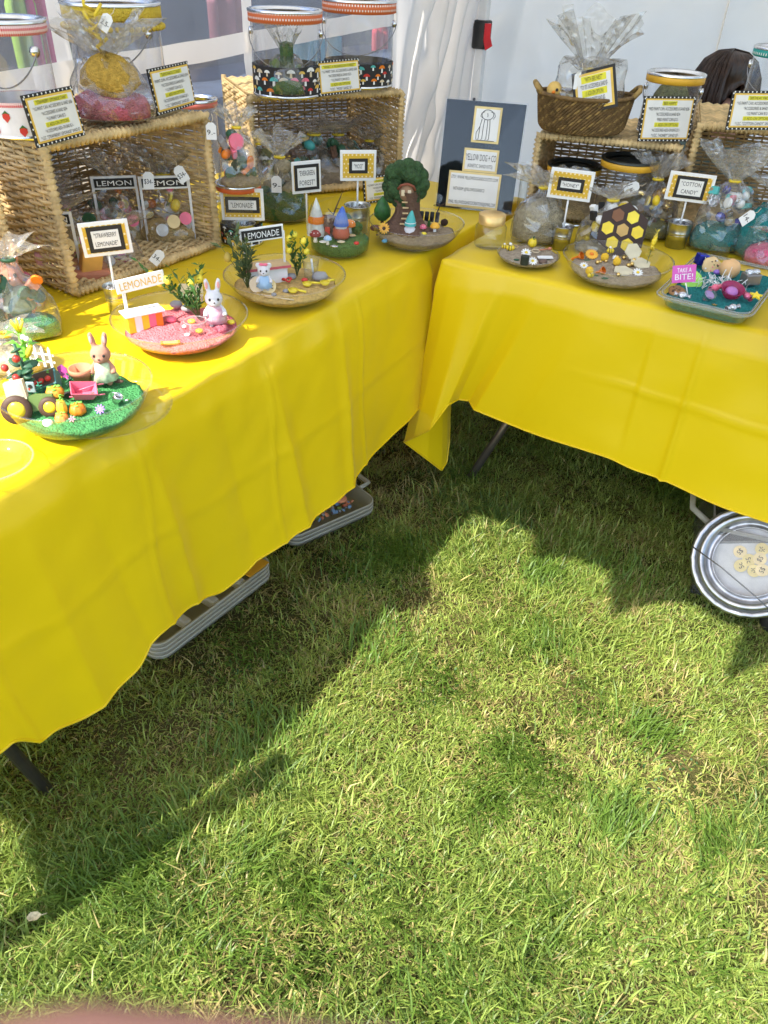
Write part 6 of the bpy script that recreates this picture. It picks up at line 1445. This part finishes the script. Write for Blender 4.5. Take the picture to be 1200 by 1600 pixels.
m_ = MB().lathe([(0, -.3 * r), (.85 * r, -.28 * r), (1. * r, -.05 * r), (1. * r, .2 * r), (.8 * r, .38 * r), (0, .42 * r)], 26, wob=lambda q, z, a, j: q * (1 + .03 * math.sin(11 * a))); m_.build('shell', mat('lime_icing', (.40, .75, .12), .6), t)
def cookie(label, px, py, z, wpx, col, chips, tilt):
    t, u = put('toy_cookie', label, 'toy cookie', px, py, z, 0, None, (tilt, 0, YAW)); r = wpx * u / 2
    m_ = MB().lathe([(0, -.12 * r), (.9 * r, -.12 * r), (1. * r, .0), (.9 * r, .16 * r), (.5 * r, .24 * r), (0, .26 * r)], 22, wob=lambda q, zz, a, j: q * (1 + .05 * math.sin(6 * a))); m_.build('biscuit', col, t)
    m_ = MB(); rr = random.Random(int(px))
    for k in range(14): a = rr.uniform(0, 6.3); q = .8 * r * math.sqrt(rr.random()); m_.ball((q * math.cos(a), q * math.sin(a), .2 * r), .10 * r, k % len(chips), 6, 4)
    m_.build('chips', list(chips), t)
cookie('brown chocolate chip toy cookie at the left of the candy tray', 1058, 456, s8 + .004, 28, mat('cookie_brown', (.33, .17, .07), .8), (DKBROWN,), .35)
cookie('pale toy cookie with coloured sprinkles at the back of the candy tray', 1112, 416, s8 + .012, 30, mat('cookie_pale', (.66, .48, .24), .8), (DKBROWN, PINK, LEAF, WHITEP), 1.0)
t, u = put('toy_parcel', 'shiny blue wrapped toy sweet at the back of the candy tray', 'toy sweet', 1092, 415, s8 + .004, .2, rot=(0, .15, YAW + .2)); r = 10 * u
m_ = MB().box((0, 0, r), (1.7 * r, 1.5 * r, 1.7 * r), bev=.2 * r); m_.build('foil', BLUE, t)
m_ = MB().box((0, -.78 * r, r), (.10 * r, .05 * r, 1.6 * r)); m_.build('string', SILVER, t)
pebble('toy_doughnut', 'round tan toy doughnut ball in the candy tray', 'toy doughnut', 1137, 432, s8 + .002, 32, mat('doughnut', (.74, .44, .20), .6), None, (1, 1, .95))
pebble('toy_wrap', 'purple toy sweet behind the doughnut ball', 'toy sweet', 1120, 428, s8 + .004, 13, PURPLE)
t, u = put('toy_dish', 'pink clear toy dish with a purple sweet in the candy tray', 'toy dish', 1139, 464, s8, 0, rot=(.35, 0, YAW)); r = 17 * u
m_ = MB().lathe([(0, .05 * r), (.5 * r, .05 * r), (.85 * r, .5 * r), (1. * r, 1. * r), (1.08 * r, 1.02 * r), (.9 * r, .95 * r), (.6 * r, .3 * r)], 26); m_.build('dish', clear('pink_clear', (.85, .25, .42), .08, .35, hazecol=(.8, .1, .3)), t)
m_ = MB().ball((0, 0, .6 * r), (.6 * r, .6 * r, .4 * r)); m_.build('sweet', mat('violet', (.42, .16, .42), .3), t)
for i, (px, py, m__, lb) in enumerate(((1116, 455, PINK, 'pink twist wrapped toy sweet left of the pink dish'), (1166, 468, mat('rose_foil', (.62, .16, .26), .2, .6), 'rose foil toy sweet at the right of the pink dish'), (1065, 467, SILVER, 'silver twist wrapped toy sweet beside the brown cookie'), (1143, 486, SILVER, 'silver twist wrapped toy sweet at the tray front'))):
    t, u = put('toy_sweet', lb, 'toy sweet', px, py, s8 + .006, .6 + i); r = 8 * u
    m_ = MB().ball((0, 0, .7 * r), (1. * r, .75 * r, .7 * r), 0, 10, 6)
    for sx in (-1, 1): m_.at((sx * .85 * r, 0, .7 * r), (0, sx * PI / 2, 0)).lathe([(.12 * r, 0), (.55 * r, .7 * r), (.45 * r, .7 * r)], 10, wob=lambda q, z, a, j: q * (1 + .25 * math.sin(5 * a)))
    m_.at(); m_.build('wrapper', m__, t)
t, u = put('toy_cup', 'small clear toy cup with purple liquid in the candy tray', 'toy cup', 1103, 466, s8 + .004, 0, rot=(.5, .3, YAW)); r = 10 * u
m_ = MB().lathe([(0, 0), (.7 * r, 0), (1. * r, 1.3 * r), (.94 * r, 1.3 * r), (.6 * r, .1 * r)], 20); m_.build('wall', GLASS, t)
m_ = MB().lathe([(0, .9 * r), (.84 * r, .9 * r)], 18); m_.build('liquid', mat('violet_liquid', (.35, .22, .42), .2), t)
t, u = put('toy_gift', 'silver foil toy parcel at the right of the candy tray', 'toy parcel', 1170, 444, s8 + .004, .2); r = 13 * u
m_ = MB().box((0, 0, .7 * r), (2. * r, 1.4 * r, 1.3 * r), bev=.15 * r); m_.build('box', mat('foil_box', (.25, .22, .2), .3, .6), t)
m_ = MB().ball((-.4 * r, 0, 1.5 * r), (.6 * r, .5 * r, .35 * r), 0, 8, 5).ball((.4 * r, 0, 1.5 * r), (.6 * r, .5 * r, .35 * r), 0, 8, 5); m_.build('bow', SILVER, t)
t, u = put('paper_shred', 'heap of white shredded paper in the middle of the candy tray', 'shredded paper', 1115, 448, s8 + .004); r = 24 * u; rr = random.Random(2); m_ = MB()
for k in range(90):
    p = Vector((rr.gauss(0, .8) * r, rr.gauss(0, .35) * r, abs(rr.gauss(.35, .25)) * r)); m_.at(p, (rr.uniform(0, 3), rr.uniform(0, 3), rr.uniform(0, 6))); l = r * rr.uniform(.2, .4)
    m_.add([(-l, -.02 * r, 0), (0, -.02 * r, .08 * r), (l, -.02 * r, 0), (l, .02 * r, 0), (0, .02 * r, .08 * r), (-l, .02 * r, 0)], [(0, 1, 4, 5), (1, 2, 3, 4)], 0, False)
m_.at(); o = m_.build('shreds', WHITEP, t); o['kind'] = 'stuff'
for i, (px, py, lb) in enumerate(((1116, 477, 'gold star sprinkle lying flat at the front of the candy tray'), (1181, 463, 'yellow star sweet at the right rim of the candy tray'))):
    t, u = put('toy_star', lb, 'toy star', px, py, s8 + .006 + .012 * i, .3, rot=(.3 * i, 0, YAW)); r = (5 + 5 * i) * u
    m_ = MB().prism([((r if k % 2 == 0 else .45 * r) * math.cos(PI * k / 5), (r if k % 2 == 0 else .45 * r) * math.sin(PI * k / 5)) for k in range(10)], .3 * r, 0, 'z'); m_.build('star', YELP if i else GOLD, t)
t, u = put('clear_ring', 'low clear plastic cup on the cloth behind the candy tray', 'cup', 1122, 398, TOP); r = 17 * u
m_ = MB().lathe([(0, .001), (r * .9, .001), (r, 1.0 * r), (.96 * r, 1.0 * r), (.86 * r, .004)], 28); m_.build('wall', CLEAR, t)
t, u = put('clear_plate', 'empty clear plate on the cloth cut by the left edge', 'plate', -8, 735, TOP); r = 60 * u
m_ = MB().lathe([(0, .002), (.7 * r, .002), (.78 * r, .006), (1. * r, .016), (1.01 * r, .018), (.99 * r, .018)], 48); m_.build('dish', CLEAR, t)
m_ = MB().tube([(1.0 * r * math.cos(a), 1.0 * r * math.sin(a), .018) for a in [2 * PI * i / 48 for i in range(48)]], .0014, 5, closed=True); m_.build('rim_bead', MATS['rim_plastic'], t)
t, u = put('clear_plate', 'empty clear plate under the right side of the farm bowl', 'plate', 170, 640, TOP); r = 98 * u
m_ = MB().lathe([(0, .001), (.86 * r, .001), (1. * r, .006), (.99 * r, .007)], 48); m_.build('dish', CLEAR, t)

# ================================================================ UNDER THE TABLES
def under_tray(label, p, wx, wy, yaw, n, h, ncomp, fill=None):
    t = thing('plastic_tray', label, 'tray', (p.x, p.y, .012), yaw)
    TR = clear('smoky_plastic', (.80, .80, .74), .15, .34, hazecol=(.78, .76, .66))
    def rr_(x, y, r_=.035, n_=5):
        o = []
        for k, (sx, sy) in enumerate(((1, 1), (-1, 1), (-1, -1), (1, -1))):
            for i in range(n_ + 1): a = PI / 2 * (k + i / n_); o.append((sx * (x - r_) + r_ * math.cos(a), sy * (y - r_) + r_ * math.sin(a)))
        return o
    for k in range(n):
        m_ = MB(); z = k * .013; a = [(x, y, z) for x, y in rr_(wx * .44, wy * .46)]; b = [(x, y, z + h) for x, y in rr_(wx * .48, wy * .485)]; c = [(x, y, z + h + .002) for x, y in rr_(wx * .5, wy * .5)]; q = len(a)
        d = [(x, y, z + h - .008) for x, y in rr_(wx * .503, wy * .503)]
        m_.add(a + b + c + d, [(j * q + i, j * q + (i + 1) % q, (j + 1) * q + (i + 1) % q, (j + 1) * q + i) for j in range(3) for i in range(q)] + [list(range(q))[::-1]]); ob = m_.build('tray_shell', TR, t)
        m_ = MB().tube([(x, y, z + h) for x, y in rr_(wx * .5, wy * .5)], .0025, 5, closed=True); m_.build('rim', clear('tray_rim', (.85, .85, .82), .18, .6, hazecol=(.82, .80, .72)), ob)
    for k in range(1, ncomp):
        m_ = MB().box((0, -wy * .46 + wy * .92 * k / ncomp, (n - 1) * .013 + h * .6), (wx * .94, .022, h * .85), bev=.006); m_.build('divider', clear('tray_rim', (.85, .85, .82), .18, .6, hazecol=(.82, .80, .72)), t)
    return t
a, b = at(252, 1018, .07), at(424, 888, .07); d = (b - a); yw = math.atan2(d.y, d.x) - PI / 2; ln = d.length + .02; nrm = Vector((-d.y, d.x, 0)).normalized()
tt = under_tray('stack of clear compartment trays on the grass under the left table', (a + b) / 2 + nrm * .15, .30, ln, yw, 4, .035, 4)
m_ = MB().box((.09, ln * .38, .075), (.11, .07, .004)); m_.build('amber_card', mat('amber_card', (.55, .28, .02), .5), tt)
a, b = at(455, 848, .05), at(588, 790, .05); d = (b - a); yw = math.atan2(d.y, d.x) - PI / 2; ln = d.length; nrm = Vector((-d.y, d.x, 0)).normalized()
tt = under_tray('clear handled tray of mixed toys on the grass under the left table', (a + b) / 2 + nrm * .13, .27, ln, yw, 3, .03, 1)
m_ = MB(); rr = random.Random(8)
for k in range(230):
    m_.at((rr.uniform(-.115, .115), rr.uniform(-.44, .3) * ln, .052 + rr.uniform(0, .010)), (rr.uniform(0, 3), rr.uniform(0, 3), 0)); s_ = rr.uniform(.004, .008); mi = rr.choice((0, 0, 1, 2, 3, 4))
    (m_.box((0, 0, 0), (s_ * 1.6, s_, s_ * 1.8), mi) if k % 2 else m_.ball((0, 0, 0), s_, mi, 6, 4))
m_.at(); o = m_.build('mixed_toys', [TERRA, mat('rust_toy', (.30, .07, .03), .5), GREY, mat('steel_blue', (.12, .20, .32), .5), DKGREEN], tt); o['kind'] = 'stuff'
for sy in (-1, 1):
    m_ = MB().tube([(.05, sy * ln * .5, .056), (.045, sy * (ln * .5 + .035), .058), (-.045, sy * (ln * .5 + .035), .058), (-.05, sy * ln * .5, .056)], .007, 8); m_.build('handle', MATS['tray_rim'], tt)
m_ = MB().ball((.07, ln * .20, .066), (.022, .02, .010)); m_.build('tan_toy', TERRA, tt)
m_ = MB().lathe([(0, .066), (.016, .066), (.016, .06)], 16); m_.build('gold_token', GOLD, tt, (-.03, ln * .36, 0))
# tilted can of tokens and its clear bin
Pc_ = at(1172, 878, .19)
tc = thing('token_can', 'tilted galvanised can with a window of price tokens under the right table', 'can', Pc_, rot=Euler((0, 0, 0)))
dv = (EYE_P - Pc_).normalized(); dv = (dv + Vector((0, -.02, .06))).normalized(); tc.rotation_euler = dv.to_track_quat('Z', 'Y').to_euler()
u_ = unit(Pc_); R = 86 * u_
m_ = MB().lathe([(R * .96, -.20), (R * .98, -.02), (R * 1.0, -.01), (R * 1.0, .0), (R * .97, .004), (R * .94, .004)], 64); m_.build('outer_wall', CLEAR2, tc)
m_ = MB().lathe([(R * 1.0, -.012), (R * 1.02, 0), (R * .98, .006), (R * .93, .003)], 64, wob=lambda r_, z, a, j: r_ * (1 + .006 * math.sin(90 * a))); m_.build('beaded_rim', MATS['dull_zinc'] if 'dull_zinc' in MATS else mat('dull_zinc', (.42, .42, .42), .36, 1., var=.25), tc)
m_ = MB().lathe([(R * .93, .003), (R * .90, -.004), (R * .84, -.004)], 64); m_.build('clear_collar', clear('frost_collar', (.6, .62, .62), .2, .5), tc)
m_ = MB().lathe([(R * .86, -.004), (R * .88, .008), (R * .82, .012), (R * .76, .006), (R * .74, -.010), (R * .66, -.012), (R * .64, -.003), (R * .62, -.003), (R * .62, -.03)], 64); m_.build('lid_ring', mat('dull_zinc', (.42, .42, .42), .36, 1., var=.25), tc)
m_ = MB().lathe([(R * .63, -.028), (0.001, -.028)], 48); m_.build('paper_disc', mat('kraft_white', (.58, .56, .52), .7), tc)
m_ = MB().lathe([(R * .63, -.002), (0.001, -.002)], 48); m_.build('clear_window', CLEAR, tc)
for k, (x, y) in enumerate(((-.22, .12), (-.03, .03), (.10, .30), (.13, .12), (-.12, -.12), (.12, -.12), (.24, -.06))):
    m_ = MB().lathe([(0.001, 0), (R * .115, 0), (R * .115, .003), (.001, .003)], 20, smooth=False); o = m_.build('token', mat('token_cream', (.72, .56, .22), .6) if k % 3 else MATS['token_yellow'], tc, (x * R, y * R, -.0275 + .0006 * k), (0, 0, k * 1.1 - 2))
    tm = MB(); text_geo(tm, ('$5', '5c', '25c')[k % 3], 0, 0, R * .10, R * .09); tm.v = [(v[0], v[2], .0034) for v in tm.v]; tm.build('lettering', INK, o)
m_ = MB().tube([(-R * 1.0, -.1 * R, .01), (-R * .4, -.28 * R, .03), (.3 * R, -.55 * R, .03), (.75 * R, -.75 * R, .01)], .0016, 6); m_.build('wire_handle', WIRE, tc)
bx = at(1090, 905, 0) + Vector((.16, .12, 0))
bn = thing('clear_bin', 'smoky clear plastic bin with handle behind the token can', 'bin', (bx.x, bx.y, .01), YAW * .4)
SM = clear('smoky_bin', (.62, .62, .60), .1, .06)
for (c, d) in (((0, -.16, .11), (.40, .004, .22)), ((0, .16, .11), (.40, .004, .22)), ((-.2, 0, .11), (.004, .316, .22)), ((.2, 0, .11), (.004, .316, .22)), ((0, 0, .002), (.396, .316, .004))): m_ = MB().box(c, d); m_.build('bin_wall', SM, bn)
m_ = MB().tube([(-.2, -.16, .22), (.2, -.16, .22), (.2, .16, .22), (-.2, .16, .22)], .006, 6, closed=True); m_.build('bin_rim', MATS['tray_rim'], bn)
m_ = MB().tube([(-.205, -.10, .19), (-.25, -.06, .20), (-.25, .08, .20), (-.205, .12, .19)], .008, 8); m_.build('handle', MATS['tray_rim'], bn)
kb = at(1212, 968, .03)
kn = thing('black_knob', 'round black rubber foot at the lower right of the token can', 'rubber foot', (kb.x, kb.y, 0))
m_ = MB().lathe([(0, 0), (.03, 0), (.036, .02), (.034, .05), (.02, .062), (0, .064)], 24); m_.build('rubber', mat('rubber', (.02, .02, .02), .6), kn)
m_ = MB().tube([(0, 0, .06), (.02, .03, .4), (.03, .06, .6)], .012, 8); m_.build('tube', mat('dark_tube', (.05, .05, .05), .4, .6), kn)

# ================================================================ SEATED PERSON BEHIND THE RIGHT TABLE
hd = at_y(1138, 136, 3.0)
ps = thing('person', 'person with dark brown hair bent down behind the right table, grey green shirt', 'person', (hd.x, hd.y, -.035), 1.0)
bp_ = [((.0, .12, .42), .13), ((0, .10, .62), .125), ((0, .06, .80), .13), ((0, .03, .90), .075), ((0, 0, .965), .05), ((0, -.01, 1.05), .088)]
edges = [(i, i + 1) for i in range(5)]
vs = [Vector(p) for p, _ in bp_]; rs = [r for _, r in bp_]
def limb(start, pts):
    p = start
    for q, r in pts: vs.append(Vector(q)); rs.append(r); edges.append((p, len(vs) - 1)); p = len(vs) - 1
for sx in (-1, 1):
    limb(3, [((sx * .16, .04, .87), .055), ((sx * .20, -.02, .66), .045), ((sx * .15, -.22, .62), .036), ((sx * .12, -.30, .64), .032)])
    limb(0, [((sx * .10, -.30, .44), .075), ((sx * .11, -.32, .22), .055), ((sx * .11, -.30, .05), .045), ((sx * .11, -.42, .035), .035)])
me = bpy.data.meshes.new('body'); me.from_pydata(vs, edges, []); bo = bpy.data.objects.new('body', me); COL.objects.link(bo); bo.parent = ps
md = bo.modifiers.new('skin', 'SKIN')
for i, sv in enumerate(me.skin_vertices[0].data): sv.radius = (rs[i], rs[i]); sv.use_root = (i == 0)
bo.modifiers.new('sub', 'SUBSURF').levels = 2; bo.modifiers['sub'].render_levels = 2
me.materials.append(mat('skin', (.50, .27, .20), .55, var=.06))
SH = mat('shirt', (.08, .12, .11), .8, var=.15)
m_ = MB().lathe([(.16, .40), (.17, .55), (.185, .75), (.20, .84), (.15, .91), (.075, .945), (.07, .93)], 28, wob=lambda r_, z, a, j: (r_ * math.cos(a) * 1.12, r_ * .82 * math.sin(a) + .10 - (z - .4) * .12, z)); m_.build('shirt', SH, ps)
for sx in (-1, 1):
    m_ = MB().tube([(sx * .15, .04, .87), (sx * .205, -.02, .68), (sx * .17, -.14, .635)], [.072, .062, .055], 12); m_.build('sleeve', SH, ps)
    m_ = MB().tube([(sx * .09, .05, .44), (sx * .105, -.30, .45), (sx * .11, -.33, .2), (sx * .11, -.31, .07)], [.10, .09, .075, .07], 12); m_.build('trouser_leg', mat('denim', (.05, .07, .12), .8), ps)
HAIR = mat('hair', (.034, .017, .010), .36, var=.5, vs=60)
hp2 = [(.001, 1.178), (.045, 1.170), (.080, 1.145), (.103, 1.10), (.112, 1.05), (.115, 1.0), (.116, .95), (.112, .90), (.100, .86), (.085, .845)]
def hairwob(q, z, a, j):
    f_ = math.cos(a + PI / 2)                    # 1 at the face
    g_ = 1 + .022 * math.sin(29 * a + 2.5 * nz(z * 14, a)) + .018 * math.sin(53 * a + 3 * nz(z * 9, a, 2.)) + .03 * nz(a * 3, z * 12)
    if f_ > .62 and z < 1.115: return (q * .60 * math.cos(a), q * .62 * math.sin(a) + .015, max(z, 1.09 - .2 * (1 - f_)))
    return (q * .96 * g_ * math.cos(a), q * 1.06 * g_ * math.sin(a) + .015, z + .012 * nz(a * 6, 3.) * (j > 6))
m_ = MB().lathe(hp2, 220, wob=hairwob); hb = m_.build('hair', HAIR, ps)
m_ = MB(); rr = random.Random(4)
for k in range(260):
    a = rr.uniform(-1.0, 4.1); st = []
    if math.cos(a + PI / 2) > .6: continue
    da = rr.gauss(0, .12); j0 = rr.randrange(0, 4); off = rr.uniform(1.0, 1.035)
    for j in range(j0, 10):
        q, z = hp2[j]; a2 = a + da * (j - j0) / 6; st.append((q * .965 * off * math.cos(a2), q * 1.065 * off * math.sin(a2) + .015, z + .003))
    m_.tube(st, [.0016] * (len(st) - 1) + [.0006], 4)
o = m_.build('hair_strands', HAIR, hb)
for sx in (-1, 1):
    m_ = MB().ball((sx * .032, -.088, 1.05), .010, 0, 8, 6); m_.build('eye', BLACK, ps)
    m_ = MB().ball((sx * .092, .0, 1.04), (.012, .022, .03), 0, 8, 6); m_.build('ear', MATS['skin'], ps)
m_ = MB().ball((0, -.102, 1.02), (.014, .02, .02), 0, 8, 6); m_.build('nose', MATS['skin'], ps)
m_ = MB().ball((0, -.09, .985), (.024, .01, .007), 0, 8, 6); m_.build('mouth', mat('lips', (.45, .14, .13), .5), ps)
st_ = thing('folding_stool', 'low folding stool under the seated person', 'stool', (hd.x - .10, hd.y + .06, 0), 1.0)
m_ = MB().box((0, 0, .33), (.34, .30, .02), bev=.006); m_.build('seat', SLATE, st_)
for sx in (-1, 1):
    for sy in (-1, 1): m_ = MB().tube([(sx * .14, sy * .12, .33), (sx * .16, sy * .14, 0)], .01, 8); m_.build('leg', WIRE, st_)

# ================================================================ HAND of the photographer, one fingertip just inside the lower edge
def cs(x, y, d): return EYE_P + c_rt * x + c_up * y + c_fw * d
hb_ = cs(-.16, -.40, -.14)
hand = thing('hand', 'blurred pink fingertip of a hand at the lower edge of the photo', 'hand', hb_)
m_ = MB()
def fing(pts, r): m_.tube([cs(*p) - hb_ for p in pts], r, 12); m_.ball(cs(*pts[-1]) - hb_, r[-1] * .98, 0, 12, 8)
fing([(-.088, -.062, .030), (-.050, -.0475, .050), (-.022, -.0455, .056), (.001, -.0462, .056)], [.011, .0098, .0088, .0072])
fing([(-.092, -.080, .026), (-.052, -.078, .050), (-.030, -.082, .040), (-.028, -.088, .022)], [.0115, .0098, .009, .0075])
fing([(-.096, -.098, .020), (-.060, -.100, .044), (-.040, -.103, .034), (-.038, -.106, .018)], [.011, .0094, .0086, .0072])
fing([(-.100, -.114, .012), (-.070, -.120, .032), (-.054, -.122, .024), (-.052, -.123, .010)], [.0095, .008, .0074, .0062])
fing([(-.118, -.092, -.010), (-.098, -.066, -.030), (-.074, -.048, -.034), (-.054, -.042, -.028)], [.014, .0115, .0105, .0085])
m_.tube([cs(*p) - hb_ for p in ((-.094, -.072, .024), (-.108, -.092, .010), (-.124, -.128, -.014), (-.132, -.160, -.032), (-.150, -.28, -.09), (-.165, -.42, -.15))], [.018, .030, .028, .024, .031, .040], 14)
m_.tube([cs(*p) - hb_ for p in ((-.100, -.112, .010), (-.114, -.118, -.002), (-.128, -.140, -.020))], [.014, .022, .024], 12)
ho = m_.build('skin', mat('finger_skin', (.25, .125, .105), .5, var=.05, trans=.08), hand)
rm = ho.modifiers.new('remesh', 'REMESH'); rm.mode = 'VOXEL'; rm.voxel_size = .0022; rm.use_smooth_shade = True
m_ = MB().ball(cs(.0005, -.0425, .0575) - hb_, (.004, .003, .003), 0, 10, 6); m_.build('nail', mat('nail', (.62, .34, .29), .3), hand)

p = at(54, 1432, .03)
lf = thing('fallen_leaf', 'small dry cream leaf lying on the grass at the lower left', 'leaf', p, .6, rot=(.3, -.25, .6))
m_ = MB(); L_ = .016
m_.add([(-L_, 0, 0), (-.4 * L_, .45 * L_, .004), (.4 * L_, .42 * L_, .003), (L_, 0, .004), (.4 * L_, -.42 * L_, .003), (-.4 * L_, -.45 * L_, .004), (0, 0, -.001)], [(0, 6, 1), (1, 6, 2), (2, 6, 3), (3, 6, 4), (4, 6, 5), (5, 6, 0)])
m_.build('blade', mat('dry_leaf', (.50, .42, .25), .7, var=.3, vs=200, trans=.2), lf)
m_ = MB().tube([(L_, 0, .004), (1.5 * L_, .1 * L_, .002)], .0008, 5); m_.build('stalk', mat('dry_leaf', (.62, .55, .36)), lf)
po = thing('shadow_post', 'slim unseen post added beside the left table to cast a narrow shadow on the grass', 'post', (-.955, -.10, 0))  # post out of view, added only for its shadow at lower left
m_ = MB().tube([(0, 0, 0), (0, 0, 1.02)], .028, 12); m_.build('tube', mat('post_grey', (.3, .3, .3), .5), po)
m_ = MB().lathe([(0, 0), (.12, 0), (.12, .012), (.03, .03)], 24); m_.build('base', MATS['post_grey'], po)
